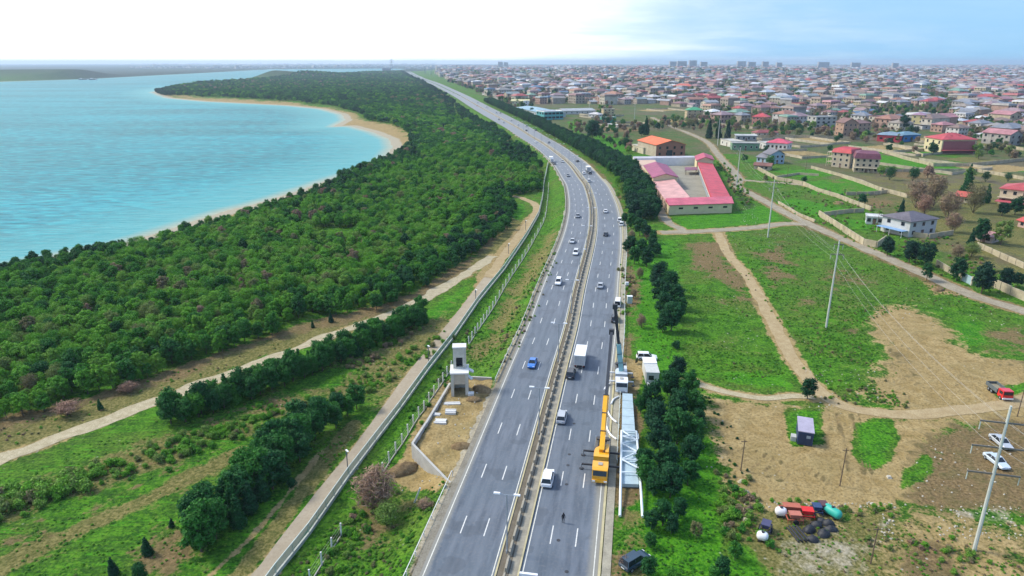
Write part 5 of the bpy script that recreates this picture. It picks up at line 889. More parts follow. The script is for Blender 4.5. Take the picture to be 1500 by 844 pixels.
t, w_ = house('brick_hall', 'brick walled hall with vivid orange gable roof behind the market yard', 'building', (960.6, 230.5), (1003, 229.5), 34, 8.6, 2, 'gable', 3.2, (.36, .15, .10), (.78, .13, .02), 4, 4, axis='y', framec=(.3, .12, .08), ww=1.6, wh=1.8)
MB().box(-.06, -.005, .1, 33.8, -1, 8.5).build('side_wall', paint((.42, .36, .27), .9, 0, .2, .5), t); MB().box(8.2, 12.6, -.12, .1, 0, 5).build('gate', DARK, t)
house('workshop', 'cream lean-to wall shed left of the brick hall', 'shed', (925, 220), (942, 226), 5, 4.4, 1, 'flat', .2, (.55, .48, .35), (.5, .46, .36), 1, 1)
# --- stone walls round the plots
WALLS = [([(1199, 316), (1230, 336), (1265, 359), (1284, 363), (1297, 354)], 2.4, 'pale stone wall along the village road before the modern house'), ([(1206, 317), (1236, 313), (1266, 311)], 2, 'short stone wall on the upper side of the lawn plot'), ([(1109, 248), (1138, 264), (1161, 268), (1176, 271), (1198, 281), (1225, 289), (1250, 299), (1276, 309)], 2, 'long stone wall stepping down beside the bright green plots'),
         ([(1233, 260), (1260, 269), (1287, 279), (1310, 285), (1329, 290)], 2, 'stone wall behind the brownish plot'), ([(1239, 286), (1270, 286), (1300, 283)], 1.8, 'cross wall between two brownish plots'), ([(1188, 247), (1225, 257), (1262, 268), (1292, 281)], 1.8, 'stone wall running below the unfinished houses'), ([(1292, 224), (1330, 235), (1367, 244), (1420, 244), (1500, 236), (1560, 230)], 2.2, 'long stone wall in front of the red roofed cream villa'),
         ([(1280, 252), (1343, 252), (1431, 252), (1500, 264), (1560, 270)], 2, 'stone wall below the second green plot on the right'), ([(1452, 419), (1480, 432), (1510, 445), (1560, 462)], 2.6, 'tall cream wall at the right border beside the village road'), ([(1371, 389), (1390, 400), (1410, 409)], 2, 'short cream wall between the dark garden pines'), ([(1431, 362), (1465, 378), (1500, 394), (1560, 415)], 2, 'stone wall behind the yellow brown garden shrubs'),
         ([(1100, 202), (1160, 202), (1230, 204), (1284, 206)], 2.6, 'long grey wall along the far side of the meadow'), ([(1140, 298), (1170, 316), (1194, 326)], 1.2, 'low broken kerb wall beside the meadow and village road'), ([(1330, 346), (1360, 350), (1396, 344)], 2, 'cream garden wall beside the modern house'), ([(1420, 224), (1460, 214), (1530, 226)], 2.2, 'far stone wall on the upper right'), ([(1131, 262), (1170, 256), (1200, 258)], 1.4, 'thin stone wall across the meadow below the light blue house'), ([(1300, 212), (1330, 220), (1352, 230)], 2, 'stone wall left of the red roofed cream villa'), ([(1380, 170), (1440, 182), (1500, 190)], 2.4, 'dusty wall beside the bare yard beyond the yellow block')]
for px, h, lb in WALLS:
    Pc = PW(px); mb = MB()
    for a, b_ in zip(Pc[:-1], Pc[1:]):
        n = max(1, int(np.linalg.norm(b_ - a) / 4)); 
        for k in range(n):
            p, q = a + (b_ - a) * k / n, a + (b_ - a) * (k + .94) / n; z = min(p[2], q[2]); mb.beam((p[0], p[1], z + h / 2 - .3), (q[0], q[1], z + h / 2 - .3 + random.uniform(-.05, .05)), .35, h + .6)
    mb.build('stone_wall', paint((.40, .345, .235), .9, 0, .35, .3, 0), None); o = S.collection.objects[-1]; tag(o, lb, 'wall')
a, b_ = P(1409, 411)[0], P(1422, 418)[0]; t = thing('sheet_gate', 'light blue sheet metal gate between the dark garden pines', 'gate', tuple(a), math.atan2(b_[1] - a[1], b_[0] - a[0])); w_ = float(np.hypot(*(b_ - a)[:2])); MB().box(0, w_ / 2 - .03, -.05, .05, 0, 2.6).build('gate_leaf', paint((.34, .48, .52), .6), t); MB().box(w_ / 2 + .03, w_, -.05, .05, 0, 2.6).build('gate_leaf', paint((.34, .48, .52), .6), t); MB().box(-.4, -.02, -.2, .2, -.3, 2.9).box(w_ + .02, w_ + .4, -.2, .2, -.3, 2.9).build('gate_post', STONE, t)
# walls round the village plots
bpy.context.view_layer.update()
for k, q in enumerate(PLOTS[:60:2]):
    mb = MB(); n0 = k % 3
    for i in range(4):
        if i == n0: continue
        a, b_ = q[i], q[(i + 1) % 4]; z = float(T(*[np.array([c_]) for c_ in a])[0]); m = max(1, int(math.hypot(b_[0] - a[0], b_[1] - a[1]) / 6))
        for j in range(m): p0 = (a[0] + (b_[0] - a[0]) * j / m, a[1] + (b_[1] - a[1]) * j / m); p1 = (a[0] + (b_[0] - a[0]) * (j + .97) / m, a[1] + (b_[1] - a[1]) * (j + .97) / m); mb.beam((*p0, z + .7), (*p1, z + .7 + random.uniform(-.1, .1)), .3, 2.1)
    o = mb.build('plot_wall', paint((.43, .375, .27), .9, 0, .35, .3, 0)); tag(o, 'low pale block wall enclosing a small village plot', 'wall', 'walls round the village plots')
# --- garden trees one can single out
for u, v, r, k, tn, lb, hk in ((1345, 283, 18, 'bare_0', .93, 'large brown bare tree behind the modern house', 1), (1372, 278, 18, 'bare_1', .90, 'tall brown bare tree right of the modern house', 1.1), (1392, 300, 18, 'bare_0', .95, 'reddish bare tree beside the red roofed outbuilding', 1.1), (1430, 290, 17, 'bare_1', .84, 'olive brown bare tree before the beige villa', 1.1), (1356, 300, 14, 'bare_1', .97, 'rust brown bare tree touching the modern house roof', 1), (1398, 325, 14, 'bare_0', .9, 'brown bare tree below the outbuilding', 1),
                              (1419, 262, 12, 'spire_0', .2, 'tall dark green tree standing alone before the second green plot', 1.5), (1448, 282, 9, 'spire_1', .15, 'dark pine at the left wall of the beige villa', 1.2), (1322, 302, 8, 'spire_0', .12, 'dark conical tree behind the modern house roof', 1.3), (1302, 360, 12, 'pine_0', .04, 'dark blue green pine left of the row before the modern house', 1), (1335, 366, 15, 'pine_1', .04, 'dark blue green pine in the middle of the roadside garden', 1), (1358, 370, 16, 'pine_2', .05, 'broad dark pine under the bare trees by the road', 1),
                              (1405, 392, 15, 'pine_3', .06, 'dark pine left of the blue sheet gate', 1), (1443, 406, 19, 'pine_0', .03, 'broad dark pine right of the blue sheet gate', 1), (1475, 405, 14, 'pine_1', .05, 'dark pine near the right border above the cream wall', 1), (1493, 408, 10, 'pine_2', .06, 'dark pine cut by the right border', 1), (1425, 365, 15, 'bare_0', .80, 'yellow brown garden shrub behind the stone wall', .7), (1405, 368, 13, 'bare_1', .78, 'ochre garden shrub left of the yellow brown one', .7),
                              (1470, 338, 16, 'lit_0', .70, 'yellow green bushy tree below the beige villa', 1), (1440, 335, 14, 'pine_3', .1, 'dark tree among the villa garden', 1.1), (1490, 300, 14, 'pine_0', .08, 'dark pine row left part before the villa terrace', .8), (1470, 305, 11, 'pine_1', .08, 'dark pine at the villa terrace steps', .8), (1425, 345, 8, 'spire_1', .1, 'narrow dark cypress between the red roofs', 1.3), (1178, 262, 6, 'bush_0', .2, 'round dark bush on the wall corner of the plots', 1), (1232, 286, 5, 'bush_1', .2, 'round bush at the end of the plot wall', 1),
                              (947, 182, 7, 'spire_0', .06, 'dark cypress left of the pair above the brick hall', 1.4), (940, 190, 7, 'pine_0', .06, 'dark bushy tree above the brick hall', 1), (918, 203, 5, 'spire_1', .12, 'dark young cypress on the lawn left of the brick hall', 1.4), (868, 188, 13, 'pine_1', .14, 'broad dark tree on the meadow beside the highway belt', .9), (1040, 186, 7, 'spire_0', .06, 'dark cypress at the left of the trees behind the white house', 1.5), (1053, 186, 7, 'spire_1', .06, 'dark cypress at the middle of the trees behind the white house', 1.5), (1067, 188, 7, 'spire_0', .05, 'dark cypress nearest the grey pole', 1.4), (845, 180, 8, 'lit_1', .68, 'yellow green tree beside the factory lawn', .8), (1010, 180, 9, 'bare_0', .8, 'olive bare trees before the green roofed house', .7), (1120, 178, 8, 'bare_1', .9, 'brown bare tree below the pink house', .8), (1325, 178, 9, 'pine_2', .05, 'dark tree left of the yellow apartment block', 1), (1368, 217, 9, 'pine_0', .2, 'green tree in front of the cream villa arches', .8)):
    px_tree(u, v, r, k, tn, lb, 'tree', None, 'bare_tree' if k[:4] == 'bare' else 'garden_tree', hk)

# ------------------------------------------------------------------ distant things near the horizon
fu = RN.uniform(190, 640, 900); fv = 92.6 + RN.rand(900) ** 1.3 * 8.5; fx_, fy_ = G(fu, fv, -2.0); m_ = (~inside(fx_, fy_, WATER)) & (fy_ > 3000); _, o2, _, sw2 = T(fx_, fy_, True); m_ &= (np.abs(o2) > 60) & (sw2 > 20) & ~inside(fx_, fy_, FOREST)
fx_, fy_ = fx_[m_], fy_[m_]; n = len(fx_)
scatter('far_shore_houses', np.stack([fx_, fy_, T(fx_, fy_)], 1), RN.uniform(1.0, 2.6, n), RN.uniform(0, 6.28, n), np.full(n, 10.5 / 16) * (RN.rand(n) < .6) + .16, RN.randint(0, 8, n), [[c_ for c_ in HROOT[v_].children] for v_ in range(8)], 'pale buildings scattered along the far shore', tint2=np.full(n, 3.5 / 8))
for i, (u, y, w_, h_) in enumerate([(566, 5200, 60, 22), (733, 7800, 50, 70), (741, 7800, 46, 64), (985, 6200, 60, 70), (998, 6400, 90, 74), (1014, 6300, 70, 80), (1030, 6100, 60, 66), (1085, 6300, 80, 72), (1100, 6100, 70, 66), (1120, 6400, 60, 70), (1140, 6200, 50, 62), (1205, 6500, 110, 66), (1252, 6400, 90, 62), (1310, 6500, 60, 58), (136, 3000, 26, 8), (122, 3020, 34, 7)]):
    x = (u - 750) / 1000 * (y * cos(PT) + CH * sin(PT)); z = float(T(x, y)); t = thing('tower_block', ('pale', 'grey', 'hazy')[i % 3] + ' distant block on the horizon', 'building', (x, y, z), .2, 'distant tower blocks on the skyline'); cc = (.40, .38, .38) if y > 4000 else (.7, .7, .68)
    MB().box(-w_ / 2, w_ / 2, -9, 9, -3, h_).box(-w_ / 2 + 4, -w_ / 2 + 10, -3, 3, h_ + .02, h_ + 3).build('wall', paint(cc, .9, 0, .12, .02), t)
    mb = MB()
    for k in range(max(1, int(h_ / 9))): mb.box(-w_ / 2 + 2, w_ / 2 - 2, -9.15, -8.9, k * 9 + 4, k * 9 + 6.5)
    mb.build('window_band', GLASS, t)
def pylon_mesh(H_):
    mb = MB(); b_ = H_ * .11; t_ = .5
    L = lambda z, s: s[0] * (b_ * (1 - z / H_) + t_ * z / H_)
    cs = [(-1, -1), (1, -1), (1, 1), (-1, 1)]; hw = lambda z: b_ * (1 - z / H_) + t_ * z / H_
    for sx_, sy_ in cs: mb.beam((sx_ * hw(0), sy_ * hw(0), -1), (sx_ * hw(H_), sy_ * hw(H_), H_), .45, .45)
    zs = [H_ * q for q in (0, .2, .38, .54, .68, .8, .9, 1)]
    for a, b2 in zip(zs[:-1], zs[1:]):
        for k in range(4): p, q = cs[k], cs[(k + 1) % 4]; mb.beam((p[0] * hw(a), p[1] * hw(a), a), (q[0] * hw(b2), q[1] * hw(b2), b2), .25, .25)
    return mb.mesh('mast', STEEL), MB().beam((-H_ * .17, 0, H_ * .72), (H_ * .17, 0, H_ * .72), .5, .8).beam((-H_ * .2, 0, H_ * .85), (H_ * .2, 0, H_ * .85), .5, .8).beam((-H_ * .13, 0, H_ * .96), (H_ * .13, 0, H_ * .96), .5, .8).mesh('cross_arm', STEEL)
PY = pylon_mesh(42)
for i, (u, y, s_) in enumerate([(623, 3900, 1), (632, 3700, 1), (641, 3500, .95), (645, 3300, 1), (655, 3600, 1.1), (662, 3100, .9), (669, 3400, 1.2), (677, 3800, 1.1), (685, 3300, 1), (693, 3700, 1), (740, 2900, 1), (786, 2500, 1), (853, 2400, 1.05), (857, 2600, 1.1), (888, 2700, 1.1), (896, 2500, 1), (965, 3000, .9), (574, 5200, 2.0)]):
    x = (u - 750) / 1000 * (y * cos(PT) + CH * sin(PT)); t = thing('pylon', 'steel lattice pylon standing against the horizon', 'pylon', (x, y, float(T(x, y))), random.uniform(-.5, .5), 'lattice pylons on the skyline'); t.scale = (s_,) * 3
    link(bpy.data.objects.new('mast', PY[0]), t); link(bpy.data.objects.new('cross_arm', PY[1]), t)

# ------------------------------------------------------------------ roadside structures
bm0 = MB(); blk = MB().prism([(-1.32, -.30), (1.32, -.30), (1.32, .30), (-1.32, .30)], .12, .34).box(-1.3, 1.3, -.17, .17, .34, .95, .04)
bme = blk.mesh('barrier_block', paint((.31, .28, .22), .9, 0, .3, .6, .02)); t = thing('median_barrier', 'dusty concrete barrier of short blocks along the middle of the highway', 'barrier', RF(0, 0)); t0 = np.array(t.location)
for k in range(100):
    s = -8 + k * 3.3; p = np.array(RF(s, -.25 + random.uniform(-.05, .05), 0)) - t0; o = link(bpy.data.objects.new('barrier_block', bme), t); o.location = p; o.rotation_euler = (0, 0, heading(s) + random.uniform(-.02, .02))
mb = MB(); q_ = rail('barrier_blocks', -.25, .34, .1, .95, paint((.33, .31, .26), .9, 0, .3, .6, .02), 323, 1600, 6, None); q_.parent = t; q_.location = -Vector(t0); q_['kind'] = 'stuff'
# street lamps in the median
t = thing('street_lamp', 'tall grey double headed street lamp in the median near the bottom edge', 'street lamp', RF(4.6, -.75, .1), heading(4.6), 'street lamps along the median'); LH = 9.5
MB().tube([(0, 0, 0), (0, 0, 4), (0, 0, LH)], .13, 8, .07).build('pole', STEEL, t); MB().tube([(0, -1.25, LH + .12), (0, -.3, LH - .05), (0, .3, LH - .05), (0, 1.25, LH + .12)], .05, 6).build('arm', STEEL, t)
MB().tube([(0, 0, -.1), (0, 0, .5)], .2, 8).build('base_sleeve', STEEL, t)
for sg in (-1, 1): MB().box(-.19, .19, min(sg * .9, sg * 1.85), max(sg * .9, sg * 1.85), LH + .06, LH + .22, .04).build('lamp_head', WHITE, t)
for k in range(1, 22):
    s = 4.6 + 32.3 * k; dup(t, RF(s, -.75, .1), heading(s), 'tall grey double headed street lamp in the highway median')
# left guard rail with posts, pipe rail, right rail
def guard(label, off, s0, s1, h, m, step=3.0, both=True, name='guard_rail', zb=0.0, side=1):
    t = thing(name, label, 'guard rail', RF(s0, off)); o0 = Vector(t.location); zf = lambda s: float(T(*[np.array([float(c_)]) for c_ in RF(s, off)[:2]])[0])
    q = rail('rail', off, .10, h - .34 if both else h - .12, h, m, s0, s1, 3, t); q.location = -o0; n = 0; me = MB().box(-.06, .06, -.06, .06, -1.0, h).mesh('post', m)
    for s in np.arange(s0, s1, step):
        if n >= 98: break
        o = link(bpy.data.objects.new('post', me), t); o.location = Vector([float(c_) for c_ in RF(s, off + .12 * side)]) - o0; n += 1
    return t
GRN = paint((.50, .54, .47), .6, .2, .15, .8)
guard('pale green steel guard rail on the left edge of the highway', -12.9, 57, 430, .85, GRN, 3.9); guard('pale pipe rail on the left edge at the bottom of the photo', -13.3, -14, 24, .7, CONCW, 4, False); guard('thin pale pipe rail on the right edge beyond the cranes', 13.6, 30, 230, .8, paint((.55, .60, .55), .6), 4, False)
# mesh fence on a low concrete wall beside the gravel path
MF = PW([(350, 920), (405, 844), (453, 784), (512, 699), (540, 662), (587, 600), (627, 544), (667, 493), (701, 443), (739, 396), (771, 348), (789, 316), (795, 290), (797, 268), (803, 240)])
def fence_line(Pc, f):
    """call f(a, b) for ~3 m pieces"""
    for a, b_ in zip(Pc[:-1], Pc[1:]):
        n = max(1, int(np.linalg.norm(b_ - a) / 3));
        for k in range(n): f(a + (b_ - a) * k / n, a + (b_ - a) * (k + 1) / n)
t = thing('mesh_fence', 'long pale green mesh fence on a low concrete wall beside the gravel path', 'fence'); m1, m2, m3 = MB(), MB(), MB(); pn = []
def f_(a, b_): m1.beam((a[0], a[1], a[2] + .15), (b_[0], b_[1], b_[2] + .15), .26, .8); m3.beam((a[0], a[1], a[2] + 2.1), (b_[0], b_[1], b_[2] + 2.1), .10, .12); m2.beam((a[0], a[1], a[2] + 1.4), (b_[0], b_[1], b_[2] + 1.4), .05, 1.3); pn.append(a)
fence_line(MF, f_)
fm, nt, b = new_mat('mesh_panel'); b.inputs['Base Color'].default_value = (.30, .40, .35, 1); b.inputs['Roughness'].default_value = .7; tr_ = N(nt, 'ShaderNodeBsdfTransparent'); mx = N(nt, 'ShaderNodeMixShader'); mx.inputs[0].default_value = .5; nt.links.new(tr_.outputs[0], mx.inputs[1]); nt.links.new(b.outputs[0], mx.inputs[2]); nt.links.new(mx.outputs[0], nt.nodes['Material Output'].inputs[0])
m1.build('base_wall', paint((.36, .37, .33), .9, 0, .25, .4), t); m2.build('mesh_panel', fm, t); m3.build('top_rail', paint((.58, .63, .58), .6), t); pm = MB().box(-.06, .06, -.06, .06, .3, 2.15).mesh('post', GRN)
for a in pn[:96]: link(bpy.data.objects.new('post', pm), t).location = tuple(a)
# concrete post fence
POSTS = [[(454.7, 855), (471.5, 828), (486, 807), (500, 785)], [(560.5, 694), (570.6, 678), (580, 664), (589.5, 651), (598, 637), (606, 623), (613.8, 611), (621.3, 602), (629, 589), (636, 579), (643, 569), (649, 560), (655.5, 550), (661.3, 542), (668, 532)],
         [(687, 505), (691.5, 498), (696, 491), (700.2, 485), (704.6, 478), (709, 472), (713, 466), (717.3, 460), (722, 452.5), (726.6, 445), (731.5, 436), (736.5, 427), (741, 419), (746, 411), (750.5, 403.5), (755, 397), (760, 389.5), (765, 382), (769.5, 374.5), (774, 367), (779, 358.5), (783.5, 350), (788, 342), (792, 334), (796, 326.5), (799, 318), (800.5, 309), (801.5, 300), (802.5, 291), (803, 282), (803.6, 273)]]
pm = MB().box(-.11, .11, -.11, .11, -.4, 2.3).mesh('post', CONCW)
for gi, (L_, lb) in enumerate(zip(POSTS, ('short row of white concrete fence posts at the bottom edge', 'row of white concrete fence posts beside the retaining wall', 'long row of white concrete fence posts behind the concrete tower'))):
    Pp = PW(L_); t = thing('post_fence', lb, 'fence'); 
    for a in Pp: o = link(bpy.data.objects.new('post', pm), t); o.location = tuple(a); o.rotation_euler = (random.uniform(-.04, .04), random.uniform(-.04, .04), .4)
    mb = MB()
    for a, b_ in zip(Pp[:-1], Pp[1:]):
        mb.beam((a[0], a[1], a[2] + .12), (b_[0], b_[1], b_[2] + .12), .15, .28)
        for z in (.9, 1.5, 2.1): mb.beam((a[0], a[1], a[2] + z), (b_[0], b_[1], b_[2] + z), .02, .02)
    mb.build('wire', paint((.34, .33, .29), .8), t)
# leaning lone post and path lamps
for (u, v), h, lb in (((607, 736), 3.2, 'leaning white concrete post on the grass below the retaining wall'),): o = MB().box(-.12, .12, -.12, .12, -.3, h).build('concrete_post', CONCW); o.location = tuple(P(u, v)[0]); o.rotation_euler = (.1, .35, 0); tag(o, lb, 'post')
def path_lamp(u, v, h, lb):
    t = thing('path_lamp', lb, 'street lamp', tuple(P(u, v)[0]), -.9, 'lamps beside the gravel path'); MB().tube([(0, 0, -.1), (0, 0, h)], .09, 7).build('pole', paint((.10, .11, .12), .6), t); MB().box(-.1, .75, -.14, .14, h, h + .12).build('lamp_head', WHITE, t); MB().box(-.3, .3, -.02, .02, h - .9, h - .45).build('solar_panel', paint((.08, .13, .2), .3), t)
path_lamp(510, 692, 4.4, 'dark path lamp with white head at the lower left fence'); path_lamp(628, 533, 4.6, 'dark path lamp with white head left of the concrete tower'); path_lamp(697, 446, 4.6, 'tall path lamp where the gravel path widens'); path_lamp(770, 338, 4.4, 'dark path lamp on the far part of the gravel path'); path_lamp(745, 372, 4, 'path lamp halfway along the widened gravel path')
# retaining wall
t = thing('retaining_wall', 'pale concrete retaining wall round the excavated earth', 'wall')
RW = GA([(659, 562), (623.5, 621), (604, 651), (627, 673), (660.5, 706)], .1); mb = MB()
mb.beam((*RW[0], -1.5), (*RW[1], -1.5), .42, 3.5); mb.beam((*RW[1], -1.6), (*RW[2], -1.6), .42, 3.9); mb.build('long_wall', CONC, t); mb = MB(); a, b_, c_ = RW[2], RW[3], RW[4]
dv = (c_ - a) / np.linalg.norm(c_ - a); nv = np.array([-dv[1], dv[0]]) * .2; mb.add([(*(p + s * nv), z) for p, zt in ((a, .35), (b_, .05), (c_, -.15)) for s in (-1, 1) for z in (-3.6, zt)], [(0, 4, 5, 1), (2, 3, 7, 6), (1, 5, 7, 3), (0, 1, 3, 2), (4, 8, 9, 5), (6, 7, 11, 10), (5, 9, 11, 7), (8, 10, 11, 9)]); mb.build('end_wall', CONC, t)
RB = GA([(684, 552), (700, 552), (720, 554)], 0); o = MB().beam((*RB[0], -.8), (*RB[2], -.8), .35, 1.9).build('low_wall', CONC); tag(o, 'low concrete wall running from the concrete tower to the highway', 'wall')
for (u, v), sz, lb in (((662, 592), (3.6, .9, .35), 'pale concrete plank nearest the tower in the excavation'), ((660, 604), (2.2, 1.3, .5), 'stack of pale blocks in the middle of the excavation'), ((640, 608), (1.6, .8, .3), 'small pale board beside the stack of blocks'), ((645, 618), (2.6, 1.7, .4), 'broken pale slabs at the left wall of the excavation')):
    mb = MB()
    for k in range(4): r_ = random.random() * .5; mb.box(-sz[0] / 2 + r_, sz[0] / 2 - r_ * .5, -sz[1] / 2 + k * sz[1] / 4 + .01, -sz[1] / 2 + (k + .9) * sz[1] / 4, -.15, sz[2] * random.uniform(.6, 1.1))
    o = mb.build('slab_stack', CONCW); o.location = tuple(P(u, v)[0]); o.rotation_euler = (0, 0, random.uniform(-.2, .2)); tag(o, lb, 'building slabs')
# concrete lift tower
p0 = np.array([-12.2, 126.9, -.5]); t = thing('lift_tower', 'unfinished pale concrete lift tower with dark door openings beside the excavation', 'tower', tuple(p0), rad(3)); CT = paint((.54, .51, .43), .85, 0, .2, .6, .02)
for x in (-.35, 2.6):
    for y in (0, 3.6): MB().box(x, x + .62, y, y + .5, -1, 4.9).build('column', CT, t)
MB().box(.28, 2.58, .1, .3, 2.6, 4.88).build('panel', paint((.50, .43, .33), .9, 0, .15, 1), t); MB().box(-.5, 3.35, -.12, 4.3, 4.92, 5.2).build('lower_slab', CONCW, t); MB().box(-.3, -.12, .6, 3.55, -.8, 4.9).box(2.95, 3.15, .6, 3.55, 2.0, 4.9).box(.3, 2.55, 3.7, 3.9, -.8, 4.9).build('lower_wall', CT, t)
mb = MB(); mb.box(.15, .75, 2.3, 2.55, 5.21, 9.7).box(2.1, 2.8, 2.3, 2.55, 5.21, 9.7).box(.75, 2.1, 2.3, 2.55, 5.21, 5.5).box(.75, 2.1, 2.3, 2.55, 7.6, 9.7).box(.15, .4, 2.56, 4.3, 5.21, 9.7).box(2.55, 2.8, 2.56, 4.3, 5.21, 9.7).box(.41, 2.54, 4.1, 4.3, 5.21, 9.7).build('shaft_wall', CT, t)
MB().box(.05, 2.9, 2.2, 4.4, 9.72, 9.95).build('roof_slab', CONCW, t); MB().box(.76, 2.09, 3.2, 3.3, 5.5, 7.6).build('opening_shade', paint((.03, .03, .035), .8), t)  # near-black sheet inside the shaft stands in for the opening's shade
mb = MB(); mb.beam((2.9, 2.5, 5.1), (4.3, 2.5, 4.3), 1.1, .25).beam((3.1, 1.5, 3.9), (4.0, 1.2, 3.2), .9, .22).build('stair_stub', CONCW, t); MB().box(3.1, 4.3, -.3, .8, -.4, .7).build('crate', CONCW, None); o = S.collection.objects[-1]; o.location = tuple(p0); tag(o, 'pale box standing at the right foot of the concrete tower', 'box')
MB().beam((2.95, 1, 3.6), (3.4, 1, -.4), .12, .12).build('prop', STEEL, t)
# steel bridge section lying beside the road
BL = PW([(909.3, 715), (935.5, 716), (926, 582), (911.5, 581)]); t = thing('bridge_section', 'pale blue grey steel footbridge deck with tube bracing lying beside the road', 'bridge part', tuple(BL[0])); o0 = np.array(t.location)
BS = paint((.42, .54, .60), .5, .1, .14, .6); BT = paint((.72, .80, .84), .4, .1, .05, .6); L_ = lambda s, w_, z: tuple((BL[0] + (BL[3] - BL[0]) * s + ((BL[1] - BL[0]) * (1 - s) + (BL[2] - BL[3]) * s) * w_ - o0) * np.array([1, 1, 0]) + np.array([0, 0, z]))
mb = MB(); n_ = 10
for k in range(n_): a, b_ = k / n_ + .001, (k + 1) / n_ - .002; mb.add([L_(a, 0, .25), L_(a, 1, .25), L_(b_, 1, .25), L_(b_, 0, .25), L_(a, 0, .8), L_(a, 1, .8), L_(b_, 1, .8), L_(b_, 0, .8)], [(0, 3, 2, 1), (4, 5, 6, 7), (0, 1, 5, 4), (1, 2, 6, 5), (2, 3, 7, 6), (3, 0, 4, 7)])
mb.build('deck', BS, t)
for w_, s1 in ((-.02, .50), (1.08, .50)): MB().tube([L_(-.24, w_, .35), L_(-.10, w_, .9), L_(.0, w_, 1.2), L_(s1, w_, 1.25)], .21, 8).build('side_tube', BT, t)
br = [(.50, 0, .50, 1), (.44, 0, .44, 1), (.50, .0, .40, 1), (.40, 1, .36, 0), (.36, 0, .28, 1), (.28, 1, .20, 0), (.28, 0, .28, 1), (.20, 0, .12, 1), (.20, 0, .2, 1), (.08, 0, .08, 1), (.44, 0, .40, 1)]
for a, b_, c_, d in br: MB().tube([L_(a, b_ * 1.06, 1.3), L_(c_, d * 1.06, 1.3)], .14, 6).build('brace', BT, t)
MB().tube([L_(.49, 1.06, 1.3), L_(.47, 1.18, 1.3), L_(.42, 1.18, 1.3), L_(.40, 1.06, 1.3)], .11, 6).build('end_loop', BT, t)
for k in range(9): MB().beam(L_(k / 8.2 + .01, -.03, .1), L_(k / 8.2 + .01, 1.03, .1), .25, .3).build('cross_bearer', paint((.2, .24, .27), .6), t)
o = t
for i, px in enumerate([[(889, 601), (892, 609), (897, 616), (903, 621)], [(888.5, 627), (891, 634), (896, 641), (903, 646)], [(895, 594), (899, 587), (906, 583)], [(885, 573), (889, 567), (893, 564)]]):
    a = PW(px); o = MB().tube([(x, y, z + .35) for x, y, z in catmull(a, 4)], .17, 7).build('curved_tube', WHITE); tag(o, ('upper curved white steel tube lying beside the yellow boom', 'lower curved white steel tube lying beside the yellow boom', 'curved white tube at the far end of the steel deck', 'short bent white tube below the white crane')[i], 'steel tube')
# site cabin
p0 = P(946, 562)[0]; t = thing('site_cabin', 'white and grey site cabin standing beside the parked white car', 'cabin', tuple(p0), rad(-4)); MB().box(0, 2.7, 0, 7.4, -.1, 2.5).build('wall', paint((.52, .53, .50), .7), t); MB().box(-.08, 2.78, -.08, 4.4, 2.52, 2.66).build('lower_roof', paint((.50, .51, .49), .6, 0, .2, 1.5), t); MB().box(-.08, 2.78, 4.42, 7.5, 2.52, 2.85).build('upper_roof', WHITE, t)
MB().box(.5, 1.6, -.05, .05, .9, 1.9).build('window', GLASS, t); MB().box(-.05, .05, 1, 1.9, 0, 2.1).build('door', paint((.3, .33, .35), .6), t); MB().box(.2, .9, -1.3, -.3, 0, .5).build('step', CONCW, t)
# roadside cabinet
p0 = P(922, 444)[0]; t = thing('utility_cabinet', 'pale green white utility cabinet on the lawn beside the right rail', 'cabinet', tuple(p0)); MB().box(-.7, .7, -.5, .5, 0, 2.0).build('housing', paint((.60, .68, .63), .5), t); MB().box(-.78, .78, -.58, .58, 2.02, 2.15).build('lid', WHITE, t); MB().box(-.6, -.03, -.54, -.49, .2, 1.8).box(.03, .6, -.54, -.49, .2, 1.8).build('door', paint((.5, .6, .55), .5), t)
p0 = P(918, 423)[0]; t = thing('utility_cabinet', 'small white box on a post beside the right rail', 'cabinet', tuple(p0)); MB().box(-.1, .1, -.1, .1, -.2, 1.2).build('post', STEEL, t); MB().box(-.5, .5, -.3, .3, 1.2, 2.1).build('housing', WHITE, t)
# blue dark box body
p0 = P(1167, 651.5)[0]; t = thing('truck_body', 'old dark blue box body with lilac grey roof standing on the dirt', 'container', tuple(p0), rad(-20)); NB = paint((.02, .045, .11), .6, 0, .3, 1)
MB().box(0, 2.55, 0, 5.6, .25, 2.7).build('body', NB, t); MB().prism([(-.08, -.08), (2.63, -.08), (2.63, 5.68), (-.08, 5.68)], 2.72, 2.86).build('roof', paint((.36, .33, .42), .7, 0, .18, .8), t); MB().box(.25, 1.2, -.06, .04, .45, 2.4).box(1.35, 2.3, -.06, .04, .45, 2.4).build('door', paint((.015, .03, .075), .6), t)
MB().box(1.4, 2.1, -.1, -.065, 1.6, 2.15).build('vent', paint((.25, .3, .36), .5), t); MB().box(.1, 2.4, .2, .6, -.15, .24).box(.1, 2.4, 4.9, 5.3, -.15, .24).build('skid', WOOD, t); MB().box(-1.0, -.1, 1.0, 2.3, -.1, .9).build('tank', paint((.45, .46, .44), .6), t)
